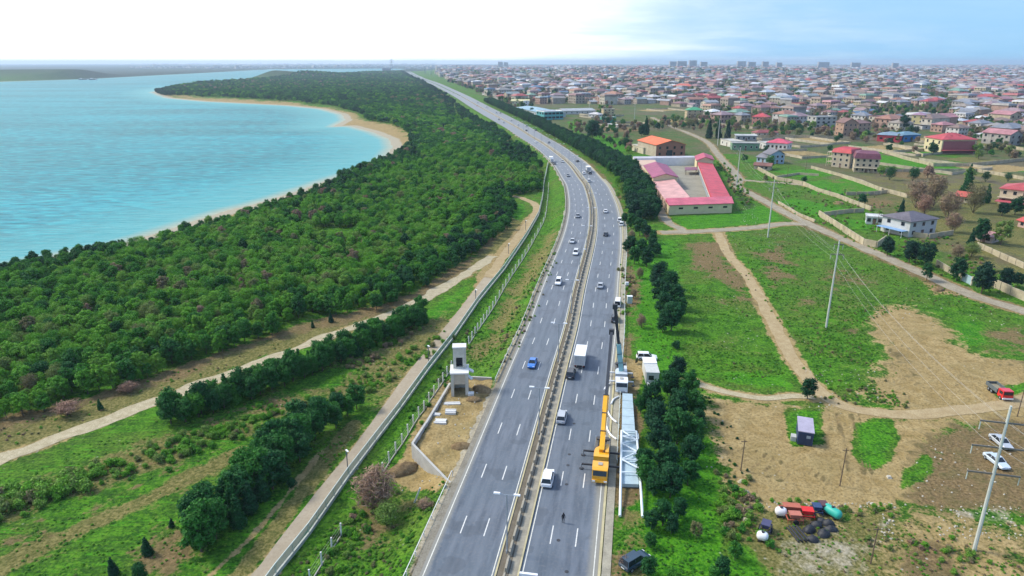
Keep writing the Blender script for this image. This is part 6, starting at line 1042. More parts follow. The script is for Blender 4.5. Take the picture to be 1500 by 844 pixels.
# power line
def power_pole(px, h, lb, arms, lean=0.0, wood=False, off_end=True):
    p = P(*px)[0]; t = thing('power_pole', lb, 'utility pole', tuple(p), rad(-14)); M_ = WOOD if wood else paint((.50, .52, .48), .8, 0, .12, .4)
    MB().tube([(0, 0, -.3), (0, 0, h)], .28 if h > 15 else .16, 8, .16 if h > 15 else .11).build('pole', M_, t)
    for z, w_ in arms:
        a = MB().beam((-w_, 0, z), (w_, 0, z), .16, .2).build('cross_arm', WOOD if wood else paint((.16, .14, .12), .8), t)
        for x in (-w_ + .1, w_ - .1): MB().tube([(x, 0, z - .1), (x, 0, z - 1.3)], .07, 6).build('insulator', paint((.45, .48, .44), .4), t)
    return p
pA = power_pole((1427, 806), 22.6, 'tall concrete power pole with three cross arms at lower right', [(12.4, 3.2), (16.4, 3.4), (20.1, 3.1)]); pB = power_pole((1210, 480), 23.2, 'tall pale concrete power pole standing on the green field', [(19.6, 1.6), (22.2, 1.1)]); pC = power_pole((1124.5, 348), 22.6, 'tall pale power pole on the meadow before the village road', [(19.4, 1.6), (21.8, 1.1)])
pD = power_pole((1079, 272), 21, 'pale power pole at the fork of the village road', [(18.5, 1.6), (20.4, 1.1)]); pE = power_pole((1051, 213), 22, 'grey pole beside the dark cypresses on the village road', [(19, 1.6)]); pF = power_pole((929, 178), 20, 'thin pole above the brick hall', [(18, 1.5)]); power_pole((863, 158), 18, 'thin pole behind the factory showroom', [(17, 1.4)])
for u, v, h, lb in ((1152, 268, 9, 'thin dark pole at the plot wall corner'), (1285, 330, 8, 'thin pole beside the white pavilion'), (1490, 610, 6, 'dark wooden pole at the right border near the two silver cars'), (1230, 712, 7, 'thin rusty pole standing on the sandy yard'), (1275, 826, 6, 'thin post on the pale gravel at the bottom edge'), (1180, 250, 9, 'thin pole before the double unfinished house'), (1085, 690, 6, 'dark wooden post at the left border of the sandy yard'), (1450, 212, 9, 'thin pole before the white low house at upper right')):
    t = thing('thin_pole', lb, 'utility pole', tuple(P(u, v)[0])); MB().tube([(0, 0, -.2), (.08, 0, h)], .1, 6, .07).build('pole', WOOD, t); MB().beam((-.5, 0, h - .4), (.5, 0, h - .4), .09, .1).build('cross_arm', WOOD, t)
poles = [pA + np.array([22, -62, 0]), pA, pB, pC, pD, pE]; hs_ = [20, 20, 21, 21, 19, 19]
for k, ox in enumerate((-3, -1.5, 1.5, 3)):
    mb = MB()
    for i in range(5):
        a = poles[i] + np.array([ox * (1 if i < 2 else .5), 0, hs_[i] - abs(ox) * .6]); b_ = poles[i + 1] + np.array([ox * .5 if i else ox, 0, hs_[i + 1] - abs(ox) * .6]); n = 10
        mb.tube([tuple(a + (b_ - a) * q / n - np.array([0, 0, 4 * 2.2 * (q / n) * (1 - q / n)])) for q in range(n + 1)], .014, 4)
    o = mb.build('power_cable', paint((.42, .42, .40), .6)); tag(o, ('outer left', 'inner left', 'inner right', 'outer right')[k] + ' power cable strung along the tall concrete poles', 'cable')
# small things on the right
def heap(u, v, r, h, m, lb, name, cat, seed=0, group=None, flat=.6):
    rr = np.random.RandomState(seed); mb = MB(); ns, nr = 14, 5; vs = []
    for j in range(nr):
        t_ = j / (nr - 1)
        for k in range(ns): a = 2 * pi * k / ns; q = r * (1 - t_ ** 1.5 * .85) * rr.uniform(.82, 1.15); vs.append((cos(a) * q, sin(a) * q * flat, h * math.sin(t_ * pi / 2) * rr.uniform(.85, 1.08) - .1))
    vs.append((0, 0, h * 1.02)); f = [(j * ns + k, j * ns + (k + 1) % ns, (j + 1) * ns + (k + 1) % ns, (j + 1) * ns + k) for j in range(nr - 1) for k in range(ns)] + [((nr - 1) * ns + k, (nr - 1) * ns + (k + 1) % ns, nr * ns) for k in range(ns)]
    o = mb.add(vs, f).build(name, m, None, True); o.location = tuple(P(u, v)[0]); o.rotation_euler = (0, 0, rr.uniform(-.8, .8)); return tag(o, lb, cat, group)
EARTH = surf('earth', (.15, .10, .05), (.30, .21, .11), (.10, .07, .035), .8)
for a in ((706, 572, 2.4, 1.2, 'brown earth heap at the far end of the excavation'), (694, 585, 1.6, .7, 'small earth heap beside the pale box'), (676, 655, 2.2, .9, 'dark earth heap in the middle of the excavation'), (590, 690, 3.0, 1.5, 'earth mound outside the corner of the retaining wall'), (1374, 425, 2.6, .9, 'orange sand heap beside the village road'), (1228, 298, 4, 1.0, 'dark soil heap behind the plot wall')): heap(a[0], a[1], a[2], a[3], EARTH, a[4], 'earth_heap', 'heap', int(a[0]))
BLK = paint((.022, .024, .03), .6, 0, .4, 1.5, .03, 'black_sheeting')
for i, (u, v, r, h) in enumerate(((1185, 777, 1.1, .9), (1196, 770, 1.0, .8), (1206, 783, 1.15, .9), (1190, 791, 1.0, .8), (1213, 768, .95, .9), (1217, 776, 1.0, .7), (1203, 765, .9, .8))): heap(u, v, r, h, BLK, ('black covered bale leftmost of the loose heap', 'small black bale behind the leftmost one', 'large black bale in front of the green tank', 'black bale nearest the bottom edge of the heap', 'black bale just below the green tank', 'flat black bale at the right end of the heap', 'black bale under the dark blue bin')[i], 'black_bale', 'bale', i + 40, None, .75)
t = thing('pipe_bundle', 'bundle of black plastic pipes beside the black bales', 'pipes', tuple(P(1170, 784)[0]), rad(96)); [MB().tube([(-1.6, .28 * k - .8, .18 + .22 * (k % 2)), (1.6, .28 * k - .8 + .1, .18 + .22 * (k % 2))], .13, 8).build('pipe', BLK, t) for k in range(7)]
def tank(u, v, L2, r, m, lb, rz):
    t = thing('plastic_tank', lb, 'tank', tuple(P(u, v)[0]), rz); p = [(-L2 / 2, .35), (-L2 / 2 + .15, .8), (-L2 / 2 + .45, 1), (L2 / 2 - .45, 1), (L2 / 2 - .15, .8), (L2 / 2, .35)]; n = 14
    MB().loft([[(x, cos(2 * pi * k / n) * r * s_, r + .15 + sin(2 * pi * k / n) * r * s_) for k in range(n)] for x, s_ in p]).build('shell', m, t, True); MB().tube([(0, 0, 2 * r + .1), (0, 0, 2 * r + .3)], .22, 10).build('cap', DARK, t)
    for x in (-L2 / 4, L2 / 4): MB().box(x - .15, x + .15, -r * .8, r * .8, -.05, .3).build('cradle', DARK, t)
tank(1218, 756, 2.9, .72, paint((.03, .40, .31), .5, 0, .12), 'turquoise green plastic tank at the right end of the farm machines', rad(-60)); tank(1143, 756, 1.7, .68, paint((.75, .72, .72), .4), 'white plastic tank at the left end of the red machines', rad(-10)); tank(1116, 792, 1.6, .66, paint((.78, .78, .78), .4), 'white plastic tank in front of the dark farm machine', rad(-25))
def machine(u, v, L2, W_, c1, c2, lb, rz):
    t = thing('farm_machine', lb, 'farm machine', tuple(P(u, v)[0]), rz); m1 = paint(c1, .6, 0, .3, 1.5); m2 = paint(c2, .6, 0, .2, 1.5)
    MB().beam((-L2 / 2, -W_ / 2, .7), (L2 / 2, -W_ / 2, .7), .12, .14).beam((-L2 / 2, W_ / 2, .7), (L2 / 2, W_ / 2, .7), .12, .14).beam((-L2 / 2, -W_ / 2, .7), (-L2 / 2, W_ / 2, .7), .12, .14).beam((L2 / 2, -W_ / 2, .7), (L2 / 2, W_ / 2, .7), .12, .14).beam((L2 / 2, 0, .7), (L2 / 2 + 1.2, 0, .5), .12, .12).build('frame', m1, t)
    MB().add([(-L2 * .3, -W_ * .3, .78), (L2 * .3, -W_ * .3, .78), (L2 * .3, W_ * .3, .78), (-L2 * .3, W_ * .3, .78), (-L2 * .4, -W_ * .45, 1.5), (L2 * .4, -W_ * .45, 1.5), (L2 * .4, W_ * .45, 1.5), (-L2 * .4, W_ * .45, 1.5)], [(0, 3, 2, 1), (4, 5, 6, 7), (0, 1, 5, 4), (1, 2, 6, 5), (2, 3, 7, 6), (3, 0, 4, 7)]).build('hopper', m2, t)
    for y in (-W_ / 2 - .15, W_ / 2 + .15): MB().cylx((0, y, .4), .42, .22).build('wheel', RUBBER, t)
    for k in range(5): MB().beam((-L2 / 2 + L2 * k / 4, -W_ / 2, .65), (-L2 / 2 + L2 * k / 4, -W_ / 2 - .1, .02), .07, .07).build('tine', m1, t)
machine(1158, 752, 3.2, 1.3, (.40, .04, .03), (.42, .12, .07), 'long dark red seed drill beside the white tank', rad(-8)); machine(1163, 764, 2.2, 1.3, (.40, .10, .06), (.45, .15, .10), 'rusty pink hopper machine in front of the red drill', rad(-5)); machine(1181, 758, 1.6, 1.9, (.45, .02, .02), (.62, .02, .02), 'bright red farm machine in the middle of the row', rad(80)); machine(1195, 752, 1.6, 1.4, (.03, .05, .12), (.03, .06, .14), 'dark blue bin machine left of the green tank', rad(85)); machine(1205, 749, 1.7, 1.2, (.10, .05, .05), (.10, .045, .05), 'dark brown machine between the blue bin and green tank', rad(88)); machine(1121, 778, 2.0, 1.4, (.05, .05, .09), (.06, .06, .13), 'dark machine standing behind the lower white tank', rad(60))
for i, (u, v) in enumerate(((1086, 706), (1080, 716), (1092, 722), (1098, 745), (1092, 762))): heap(u, v, .7, .6, WOOD if i % 2 else STONE, ('brown', 'pale', 'dark', 'grey', 'small dark')[i] + ' junk pile on the left border of the yard by the lawn', 'junk_pile', 'rubbish heap', i + 80)
rx, ry = [], []
for u0, u1, v0, v1, n in ((1290, 1310, 754, 790, 26), (1370, 1495, 742, 790, 90), (1085, 1330, 736, 744, 90), (1060, 1160, 340, 370, 60), (1180, 1290, 540, 600, 60), (1060, 1110, 430, 520, 25), (1340, 1480, 640, 760, 50), (1085, 1110, 300, 330, 60), (640, 700, 560, 680, 50), (1020, 1060, 560, 720, 20), (1300, 1480, 420, 480, 40), (560, 690, 690, 720, 20)):
    p = P(RN.uniform(u0, u1, n), RN.uniform(v0, v1, n)); rx.append(p)
rx = np.vstack(rx); stn = MB(); rr = random.Random(3); sv = [(rr.uniform(.7, 1.2) * x, rr.uniform(.7, 1.2) * y, rr.uniform(.6, 1) * z) for x, y, z in ((-.5, -.4, 0), (.5, -.5, 0), (.6, .4, 0), (-.4, .5, 0), (-.3, -.3, .5), (.3, -.3, .6), (.4, .3, .45), (-.3, .3, .55))]
stn.add(sv, [(0, 3, 2, 1), (4, 5, 6, 7), (0, 1, 5, 4), (1, 2, 6, 5), (2, 3, 7, 6), (3, 0, 4, 7)]); st_o = stn.build('boulder', paint((.46, .43, .36), .9, 0, .3, 1)); st_o.location = tuple(P(1302, 700)[0]); st_o.scale = (.8, .8, .8); tag(st_o, 'pale boulder on the green patch edge of the sandy yard', 'rock')
scatter('rubble', rx, RN.uniform(.08, .34, len(rx)), RN.uniform(0, 6, len(rx)), np.zeros(len(rx)), np.zeros(len(rx), int), [[st_o]], 'loose pale rubble and litter scattered over the fields')
o = MB().box(-1.25, 1.25, -.22, .22, 0, .55, .04).build('concrete_block', WHITE); o.location = RF(.6, 2.9, .06); o.rotation_euler = (0, 0, heading(0) - pi / 2); tag(o, 'white concrete block across the road end of the kerb at the bottom edge', 'barrier')
for i, (u, v) in enumerate(((841, 621), (834, 666), (832, 682), (830, 710), (818, 792), (830, 838))): o = MB().tube([(0, 0, 0), (0, 0, .03)], .28, 12).build('road_spot', DARK); x, y = G(u, v); o.location = (float(x), float(y), .052); tag(o, ('first', 'second', 'third', 'fourth', 'fifth', 'sixth')[i] + ' dark round spot on the right carriageway counted toward the camera', 'road spot')  # flat discs added for the small dark spots on the asphalt

# ------------------------------------------------------------------ vehicles
def cpaint(c_): return paint(c_, .28, 0, .04, .8, 0, 'car_paint', .6)
def sec(x, hw, z0, z1): return [(x, -hw, z0 + .12), (x, -hw * .86, z0), (x, hw * .86, z0), (x, hw, z0 + .12), (x, hw, z1 - .16), (x, hw * .86, z1), (x, -hw * .86, z1), (x, -hw, z1 - .16)]
CARM = {}
def car_meshes(style):
    if style in CARM: return CARM[style]
    suv = style == 'suv'; van = style == 'van'; hw = .95 if suv or van else .9; zt = 1.0 if suv else .93; top = 1.72 if suv else 2.05 if van else 1.43; L2 = 2.35 if not van else 2.6
    body = MB().loft([sec(-L2, hw * .84, .42, zt * .80), sec(-L2 + .12, hw * .95, .28, zt * .98), sec(-1.3, hw, .24, zt + .03), sec(.9, hw, .24, zt), sec(L2 - .55, hw * .98, .26, zt * .9), sec(L2 - .1, hw * .9, .30, zt * .78), sec(L2, hw * .78, .36, zt * .66)])
    b0, b1, t0, t1 = (-L2 + .12, 1.15, -L2 + .38, .35) if suv else (-L2 + .06, 1.75, -L2 + .2, 1.15) if van else (-1.75, 1.1, -1.05, .25)
    g = [(b0, -hw * .90, zt - .02), (b1, -hw * .90, zt - .04), (b1, hw * .90, zt - .04), (b0, hw * .90, zt - .02), (t0, -hw * .70, top - .05), (t1, -hw * .70, top - .05), (t1, hw * .70, top - .05), (t0, hw * .70, top - .05)]
    fq = [(0, 3, 2, 1), (4, 5, 6, 7), (0, 1, 5, 4), (1, 2, 6, 5), (2, 3, 7, 6), (3, 0, 4, 7)]; glass = MB().add(g, fq)
    roof = MB().prism([(t0 - .05, -hw * .72), (t1 + .05, -hw * .72), (t1 + .05, hw * .72), (t0 - .05, hw * .72)], top - .06, top)
    for sgn in (-1, 1):      # pillars
        for (xb, xt) in ((b0 + .03, t0 + .03), (b1 - .03, t1 - .03), ((b0 + b1) / 2 - .15, (t0 + t1) / 2)): roof.beam((xb, sgn * hw * .905, zt - .02), (xt, sgn * hw * .705, top - .04), .09, .07)
    if van: roof.box(t0, (t0 + t1) / 2, -hw * .8, -hw * .76, zt + .1, top - .05).box(t0, (t0 + t1) / 2, hw * .76, hw * .8, zt + .1, top - .05)
    wh = MB().cylx((0, 0, 0), .34, .24, 14); rim = MB().cylx((0, 0, 0), .2, .27, 10)
    CARM[style] = (body, glass, roof, wh, rim, L2, hw, zt); return CARM[style]
CC = {}
def car(style, col, loc, rz, label, group=None, cat='car', name='car'):
    key = (style, tuple(col)); bd, gl, rf, wh, rim, L2, hw, zt = car_meshes(style)
    if key in CC: return dup(CC[key], loc, rz, label, group)
    t = thing(name, label, cat, loc, rz, group); bd.build('body', cpaint(col), t, True).data.polygons.foreach_set('use_smooth', [False] * len(bd.f)); gl.build('window_glass', GLASS, t); rf.build('roof', cpaint(col), t)
    wm_ = wh.mesh('wheel', RUBBER); rm = rim.mesh('rim', STEEL)
    for x in (-L2 + .85, L2 - .9):
        for y in (-hw + .08, hw - .08): o = link(bpy.data.objects.new('wheel', wm_), t); o.location = (x, y, .34); link(bpy.data.objects.new('rim', rm), o)
    for y in (-hw * .62, hw * .62): MB().box(L2 - .16, L2 - .02, y - .2, y + .2, zt * .60, zt * .78).build('headlight', HEADL, t); MB().box(-L2 + .03, -L2 + .12, y - .18, y + .18, zt * .66, zt * .86).build('tail_light', TAILL, t)
    MB().box(-L2 - .02, -L2 + .1, -.3, .3, .5, .62).build('number_plate', WHITE, t); CC[key] = t; return t
WH, SV, DK, GY = (.80, .81, .82), (.42, .45, .49), (.025, .028, .035), (.20, .22, .25)
def road_car(u, v, style, col, label, z=.06):
    x, y = G(u, v, 0.4); s = ss[np.argmin((RX - x) ** 2 + (RY - y) ** 2)]; h = heading(s); right = (x - np.interp(s, ss, RX)) * np.interp(s, ss, TY) - (y - np.interp(s, ss, RY)) * np.interp(s, ss, TX) > 0
    zz_ = .06 + .25 * float(sms(300, 3000, s)) + float(hills(x, y)); return car(style, col, (x, y, zz_), h + (0 if right else pi), label, 'cars driving on the highway')
for a in ((780, 533, 'sedan', (.02, .17, .55), 'bright blue car on the left carriageway'), (818, 414, 'suv', WH, 'white jeep on the left carriageway above the blue car'), (843.5, 371, 'suv', WH, 'white car on the left carriageway just behind a silver one'), (838.5, 354, 'sedan', SV, 'silver car ahead of the white car on the left carriageway'), (846.5, 317, 'sedan', GY, 'dark grey car alone on the left carriageway bend'),
          (802.5, 702, 'suv', WH, 'large white car nearest the camera on the right carriageway'), (823, 612, 'suv', SV, 'silver car on the right carriageway beside the yellow kerb'), (836, 548, 'suv', DK, 'black car close behind the white box truck'), (879.5, 419, 'sedan', SV, 'silver car with pale roof alone on the right carriageway'), (887.5, 343.5, 'sedan', DK, 'black car on the right carriageway'), (887, 310, 'sedan', WH, 'white car on the right carriageway above the black car'),
          (832, 257.5, 'sedan', GY, 'dark car on the left carriageway beyond the bend'), (824, 237, 'sedan', SV, 'silver car right of the white van on the far left lanes'), (812, 240, 'sedan', DK, 'black car behind the far white van'), (846, 236.5, 'sedan', DK, 'dark car on the far right carriageway'), (855, 254, 'sedan', WH, 'white car beside the far small truck'), (864, 254, 'suv', DK, 'dark car behind the far small truck'), (862, 265.5, 'suv', WH, 'white car nearest below the far small truck'), (804, 209, 'sedan', GY, 'grey car on the far left lanes by the belt'), (785, 208.5, 'sedan', WH, 'white car hugging the far left edge'),
          (771, 185, 'suv', WH, 'white car by the far belt gap'), (771, 191.5, 'sedan', DK, 'dark car below the far white one'), (785, 191, 'sedan', DK, 'dark car leaving the highway at the belt gap'), (759, 183, 'sedan', WH, 'white car in the far distance on the left lanes'), (738, 180, 'sedan', GY, 'dark far car at the left wood edge'), (731, 175.5, 'sedan', DK, 'second dark far car at the left wood edge'), (727, 165.5, 'suv', WH, 'white far car on the left lanes'), (733, 166, 'sedan', GY, 'grey far car right of the white far car'), (713, 157.5, 'suv', WH, 'white far vehicle on the right road edge'), (699, 155.5, 'sedan', (.3, .05, .08), 'tiny maroon far car on the left lanes'), (689, 149.5, 'sedan', WH, 'pale far car in the middle lanes'), (675, 141.5, 'sedan', WH, 'tiny white far car'), (664, 137, 'sedan', DK, 'tiny dark far car'), (671, 139, 'sedan', GY, 'tiny grey far car'), (645, 129, 'suv', WH, 'tiny white far van'), (652, 132, 'sedan', SV, 'tiny silver far car'), (749, 177, 'sedan', SV, 'silver far car before the belt'), (700, 151, 'sedan', GY, 'grey far car near the right edge')):
    road_car(*a)
def park(u, v, u2, v2, style, col, label, name='car'):
    a, b_ = P(u, v)[0], P(u2, v2)[0]; m = (a + b_) / 2; return car(style, col, (m[0], m[1], m[2] + .02), math.atan2(b_[1] - a[1], b_[0] - a[0]), label)
park(908, 337, 913, 350 - 26, 'suv', WH, 'white car parked on the right verge of the bend'); park(907, 331, 908.5, 318, 'suv', WH, 'white car parked behind another on the right verge')
park(904, 452, 905.5, 443, 'van', WH, 'white van parked on the right edge below the crane boom tip'); park(900, 476, 901, 464, 'suv', DK, 'dark car parked on the right edge beside the crane boom')
park(1455, 643, 1476, 660, 'sedan', SV, 'upper of the two silver cars parked on the brown yard'); park(1448, 671, 1470, 688, 'sedan', (.52, .60, .68), 'lower pale silver blue car parked on the brown yard')
park(932, 526, 962, 527, 'suv', WH, 'white car parked on the lawn with an open dark door'); MB_o = MB().box(-.9, .0, .0, .08, .3, 1.4).build('car_door', cpaint(DK)); a = P(943, 529)[0]; MB_o.location = (a[0] - 1.6, a[1] - 1.2, a[2]); MB_o.rotation_euler = (0, 0, .8); _pc = [o for o in S.collection.objects if o.get('label') == 'white car parked on the lawn with an open dark door'][0]
MB_o.parent = _pc; bpy.context.view_layer.update(); MB_o.matrix_parent_inverse = _pc.matrix_world.inverted()
park(922, 831, 937, 822, 'suv', (.03, .06, .09), 'dark blue car half hidden by shrubs at the bottom edge')
def wheels(t, pos, r=.52, w_=.32):
    wm_ = MB().cylx((0, 0, 0), r, w_, 16).mesh('wheel', RUBBER); rm = MB().cylx((0, 0, 0), r * .5, w_ + .04, 10).mesh('rim', STEEL)
    for x, y in pos: o = link(bpy.data.objects.new('wheel', wm_), t); o.location = (x, y, r); link(bpy.data.objects.new('rim', rm), o)
def box_truck(s, off, col, label, Lb=6.2, h=3.3):
    t = thing('box_truck', label, 'truck', RF(s, off, .05), heading(s) + (0 if off > 0 else pi)); MB().box(-4.2, -4.2 + Lb, -1.2, 1.2, 1.05, h).build('cargo_box', cpaint(col), t); MB().box(-4.25, -4.15 + Lb, -1.24, 1.24, h + .01, h + .1).build('cargo_roof', WHITE, t); MB().box(-4.2, 4.1, -.5, .5, .6, 1.0).build('chassis', DARK, t)
    MB().loft([[(x, y * hw_, z) for y, z in ((-1, .5), (1, .5), (1, zt_), (-1, zt_))] for x, hw_, zt_ in ((2.2, 1.05, 2.5), (3.5, 1.05, 2.5), (4.1, 1.0, 1.6))]).build('cab', cpaint(WH), t); MB().add([(3.55, -.95, 2.4), (3.55, .95, 2.4), (4.12, .93, 1.62), (4.12, -.93, 1.62)], [(0, 1, 2, 3)]).build('windshield', GLASS, t)
    MB().box(-4.24, -4.21, -1.1, -.02, 1.2, h - .15).box(-4.24, -4.21, .02, 1.1, 1.2, h - .15).build('rear_door', paint((.5, .5, .49), .5), t); wheels(t, [(x, y) for x in (-2.9, 3.0) for y in (-1.0, 1.0)], .45, .3)
    for y in (-.9, .9): MB().box(-4.26, -4.2, y - .15, y + .15, .8, .95).build('tail_light', TAILL, t)
box_truck(70.5, 4.3, (.72, .72, .68), 'white box truck with high cargo body on the right carriageway'); 
x, y = G(863, 250, .5); s = float(ss[np.argmin((RX - x) ** 2 + (RY - y) ** 2)]); box_truck(s, 7.2, (.6, .62, .62), 'far small white truck among cars on the right carriageway'); x, y = G(815, 236, .5); s = float(ss[np.argmin((RX - x) ** 2 + (RY - y) ** 2)]); box_truck(s, -11.4, (.75, .75, .75), 'far white van truck on the left carriageway')
# red tipper truck
a, b_ = P(1453, 571)[0], P(1474, 587)[0]; t = thing('tipper_truck', 'red cabbed tipper truck with empty dark bed at the right border', 'truck', tuple((a + b_) / 2), math.atan2(b_[1] - a[1], b_[0] - a[0])); RD = cpaint((.65, .015, .02)); MB().box(-3.5, 2.6, -.5, .5, .6, .95).build('chassis', DARK, t)
mb = MB(); mb.box(-3.7, .9, -1.25, 1.25, 1.0, 1.15).box(-3.7, .9, -1.25, -1.15, 1.16, 1.95).box(-3.7, .9, 1.15, 1.25, 1.16, 1.95).box(.8, .9, -1.14, 1.14, 1.16, 2.2).box(-3.7, -3.6, -1.14, 1.14, 1.16, 1.9).build('tipper_bed', paint((.10, .12, .13), .7, 0, .3, 1), t)
MB().box(-3.55, .78, -1.1, 1.1, 1.16, 1.3).build('bed_floor', paint((.25, .22, .15), .9, 0, .2, 1), t); MB().box(1.1, 3.2, -1.2, 1.2, .6, 2.5, .08).build('cab', RD, t); MB().box(3.17, 3.25, -1.0, 1.0, 1.55, 2.3).build('windshield', GLASS, t)
for y in (-1.18, 1.14): MB().box(1.6, 2.9, y, y + .05, 1.5, 2.2).build('side_window', GLASS, t)
MB().box(3.2, 3.4, -1.2, 1.2, .5, .85).build('bumper', WHITE, t); wheels(t, [(x, y) for x in (-2.4, -1.2, 2.3) for y in (-1.05, 1.05)], .5, .34); t.scale = (.86, .86, .86)
# mobile cranes
def crane(loc, rz, label, c1, c2, boom_c, ext_c, tip, split, side_out=True, spread=3.2):
    t = thing('mobile_crane', label, 'crane', loc, rz); inv = lambda p: ((p[0] - loc[0]) * cos(rz) + (p[1] - loc[1]) * sin(rz), -(p[0] - loc[0]) * sin(rz) + (p[1] - loc[1]) * cos(rz), p[2] - loc[2])
    m1, m2 = cpaint(c1), cpaint(c2); MB().box(-6, 6.2, -1.2, 1.2, .75, 1.25).build('chassis', paint((.10, .09, .08), .7, 0, .3, 1), t)
    MB().box(-5.9, 3.4, -1.32, -.75, 1.26, 1.5).box(-5.9, 3.4, .75, 1.32, 1.26, 1.5).build('deck', paint((.13, .12, .10), .7, 0, .4, 2), t); cab = MB().loft([[(x, y * hw_, z) for y, z in ((-1, .7), (1, .7), (1, zt_), (-1, zt_))] for x, hw_, zt_ in ((3.6, 1.28, 2.7), (5.5, 1.28, 2.75), (6.2, 1.22, 2.6), (6.45, 1.2, 1.6))]).build('cab', m1, t)
    MB().add([(6.24, -1.1, 2.5), (6.24, 1.1, 2.5), (6.50, 1.08, 1.7), (6.50, -1.08, 1.7)], [(0, 1, 2, 3)]).build('windshield', GLASS, t); MB().box(3.58, 3.66, -1.2, 1.2, 1.3, 2.6).box(2.3, 3.55, -1.0, 1.0, 1.5, 1.7).build('walkway', DARK, t); MB().box(4.2, 5.0, -.35, .35, 2.74, 2.86).build('roof_hatch', paint((.35, .33, .3), .6), t); MB().box(6.4, 6.6, -1.25, 1.25, .55, 1.0).build('bumper', m2, t)
    for y in (-.95, .95): MB().box(6.55, 6.66, y - .25, y + .25, .68, .95).build('headlight', HEADL, t)
    MB().box(-1.4, 1.2, .55, 1.25, 1.6, 3.0, .06).build('crane_cabin', m2, t); MB().prism([(1.5 * cos(q * pi / 8) * (1.2 if q > 8 else 1), 1.25 * sin(q * pi / 8)) for q in range(16)], 1.52, 2.3).build('turntable', m2, t); MB().box(1.0, 2.3, -1.25, 1.25, 1.8, 2.7).build('counterweight', m2, t)
    MB().box(1.3, 3.2, -.9, .9, 1.51, 1.9).build('engine_cover', paint((.30, .28, .24), .6, 0, .3, 2), t); wheels(t, [(x, y) for x in (-4.6, -3.2, .8, 4.4) for y in (-1.05, 1.05)], .58, .38)
    tp = inv(tip); a = Vector((.6, 0, 2.7)); b_ = Vector(tp); m = a + (b_ - a) * split; MB().beam(a, m, .85, 1.0).build('boom', boom_c, t); b2 = a + (b_ - a) * (split * .72); MB().beam(b2 + Vector((0, 0, .04)), m + (m - b2) * .02, 1.0, .75).build('boom_collar', boom_c, t)
    MB().beam(m, b_, .55, .62).build('boom_extension', ext_c, t); MB().box(-.4, .4, -.5, .5, -.5, .5).build('boom_head', ext_c if split > .5 else DARK, t).location = b_; MB().tube([b_ - Vector((0, 0, .3)), b_ - Vector((0, 0, 2.2))], .05, 5).build('hoist_rope', DARK, t); MB().tube([b_ - Vector((0, 0, 2.2)), b_ - Vector((0, 0, 2.7)), b_ - Vector((.2, 0, 3.0))], .16, 7, .06).build('hook', DARK, t)
    for y in (-1.28, 1.28): MB().tube([(-5.8, y, 1.9), (-2.0, y, 1.9)], .03, 5).tube([(-5.8, y, 1.45), (-5.8, y, 1.9)], .03, 5).tube([(-2, y, 1.45), (-2, y, 1.9)], .03, 5).build('hand_rail', STEEL, t)
    MB().box(-5.9, -4.9, -1.1, 1.1, 1.27, 1.75, .05).build('tool_box', paint((.07, .07, .075), .6), t); MB().tube([(1.0, .3, 2.9), a + (m - a) * .5 + Vector((0, .3, .62)), m + Vector((0, .3, .55))], .05, 5).build('hose', DARK, t); MB().box(-1.2, 1.0, .50, .56, 2.0, 2.8).box(-1.43, -1.39, .65, 1.15, 2.0, 2.8).build('cabin_window', GLASS, t)
    for q8 in (.33, .66, 1.0): MB().beam(a + (m - a) * (q8 - .015), a + (m - a) * q8, 1.0, 1.14).build('boom_band', DARK, t)
    d_ = (m - a); MB().tube([(-.8 * (1 if tp[0] < 0 else -1), 0, 1.9), a + d_ * .45 - Vector((0, 0, .4))], .2, 8).build('lift_cylinder', paint((.55, .56, .56), .3), t)
    for x in (-2.0, 2.2):
        for sg in (-1, 1): o = MB().beam((x, sg * 1.2, .95), (x, sg * spread, .95), .26, .26).build('outrigger', DARK if side_out else m1, t); MB().tube([(x, sg * spread, .95), (x, sg * spread, .1)], .1, 7).build('jack', STEEL, o); MB().tube([(x, sg * spread, .02), (x, sg * spread, .12)], .38, 10).build('pad', DARK, o)
    return t
h0 = heading(28); yx = RF(29.5, 11.0, .06); tipx, tipy = G(896, 486, 14.5)
crane(yx, h0 + pi, 'yellow mobile crane with long lowered boom on the edge of the right carriageway', (.80, .38, .015), (.82, .40, .015), YEL, paint((.045, .05, .06), .5, .3), (float(tipx), float(tipy), 14.5), .42)
tx2, ty2 = G(901, 449, 17); lc = P(909, 558)[0]; crane(tuple(lc), heading(60) + pi + .05, 'white mobile crane with raised teal and black boom behind the steel deck', (.74, .76, .78), (.55, .60, .64), paint((.25, .48, .50), .5, 0, .15, 1), paint((.03, .03, .035), .5), (float(tx2), float(ty2), 17), .42, False, 2.6)
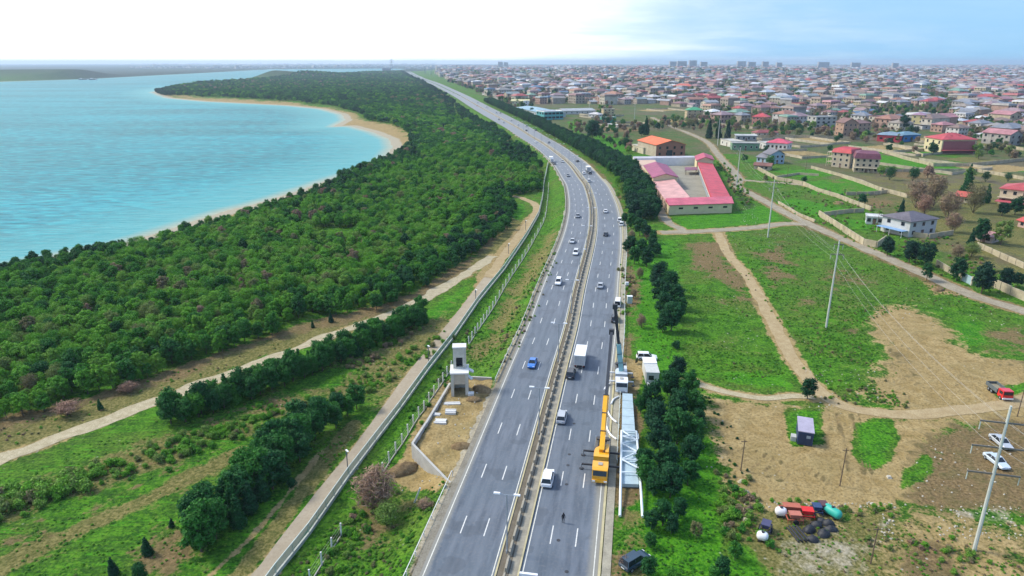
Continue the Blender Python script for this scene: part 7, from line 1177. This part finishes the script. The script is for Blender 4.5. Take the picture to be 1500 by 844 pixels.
# lattice jib parts folded along the yellow boom
# person
def person(u, v, label, hd):
    t = thing('person', label, 'person', tuple(float(c_) for c_ in (*G(u, v, .06), .06)), hd)
    def skin(nm, pts, ed, rad_, m, root):
        me = bpy.data.meshes.new(nm); me.from_pydata(pts, ed, []); me.materials.append(m); o = link(bpy.data.objects.new(nm, me), t); md = o.modifiers.new('skin', 'SKIN'); md2 = o.modifiers.new('sub', 'SUBSURF'); md2.levels = 1; md2.render_levels = 1
        for i, r in enumerate(rad_): sv_ = me.skin_vertices[0].data[i]; sv_.radius = (r, r) if not isinstance(r, tuple) else r; sv_.use_root = i == root
        return o
    pts = [(0, 0, .95), (0, 0, 1.15), (0, 0, 1.42), (0, 0, 1.52), (.02, 0, 1.62), (.01, 0, 1.74), (0, .10, .92), (.06, .11, .50), (.0, .11, .08), (.13, .12, .04), (0, -.10, .92), (-.05, -.11, .50), (-.14, -.11, .10), (-.02, -.12, .04), (0, .19, 1.42), (.03, .26, 1.14), (.12, .24, .92), (.16, .23, .83), (0, -.19, 1.42), (-.02, -.27, 1.15), (.06, -.26, .92), (.09, -.25, .83)]
    ed = [(0, 1), (1, 2), (2, 3), (3, 4), (4, 5), (0, 6), (6, 7), (7, 8), (8, 9), (0, 10), (10, 11), (11, 12), (12, 13), (2, 14), (14, 15), (15, 16), (16, 17), (2, 18), (18, 19), (19, 20), (20, 21)]
    rr_ = [(.13, .17), (.12, .16), (.13, .18), .06, .10, .09, .10, .07, .05, .045, .10, .07, .05, .045, .07, .05, .038, .04, .07, .05, .038, .04]
    skin('body', pts, ed, rr_, paint((.018, .02, .028), .85), 0); MB().cylx((.03, 0, 1.70), .105, .12, 10, 2).build('hair', paint((.012, .01, .01), .8), t, True)
person(825, 766, 'person in dark clothes walking on the right carriageway near the bottom', -1.2)
# ------------------------------------------------------------------ haze
hm = bpy.data.materials.new('haze'); hm.use_nodes = True; nt = hm.node_tree; nt.nodes.clear(); pv = N(nt, 'ShaderNodeVolumePrincipled'); pv.inputs['Color'].default_value = (.62, .80, 1, 1); pv.inputs['Density'].default_value = 8.5e-5; pv.inputs['Anisotropy'].default_value = .25
o_ = N(nt, 'ShaderNodeOutputMaterial'); nt.links.new(pv.outputs[0], o_.inputs['Volume'])
hb = MB().box(-40000, 40000, -400, 25600, -12, 112).build('haze', hm); tag(hb, 'thin bluish air fading the far village and shore', None, None, 'stuff')
# ------------------------------------------------------------------ labels: give look-alikes their own place in words
bpy.context.view_layer.update()
import re
def nth(i): return '%d%s' % (i, 'th' if 10 <= i % 100 <= 20 else {1: 'st', 2: 'nd', 3: 'rd'}.get(i % 10, 'th'))
seen = {}
for o in S.collection.objects:
    if o.parent is None and 'label' in o: seen.setdefault(o['label'], []).append(o)
for lb, L_ in seen.items():
    wds = lb.split()
    if len(L_) > 1:
        cen_ = lambda o: (o.matrix_world @ (Vector(o.bound_box[0]) + Vector(o.bound_box[6])) / 2) if o.type == 'MESH' else o.location; L_.sort(key=lambda o: proj(*((lambda c_: (c_.x, c_.y, c_.z))(o.location if o.type != 'MESH' or o.location.length > 1 else (Vector(o.bound_box[0]) + Vector(o.bound_box[6])) / 2)))[0]); base = ' '.join(wds[:12])
        while base.split()[-1] in ('the', 'of', 'a', 'and', 'beside', 'in', 'between', 'behind', 'by', 'at', 'with', 'to'): base = ' '.join(base.split()[:-1])
        for i, o in enumerate(L_):
            o['label'] = base + (', leftmost' if i == 0 else ', rightmost' if i == len(L_) - 1 else f', {nth(i + 1)} from the left'); 
            if 'group' not in o: o['group'] = lb
    elif len(wds) > 16: L_[0]['label'] = ' '.join(wds[:16])
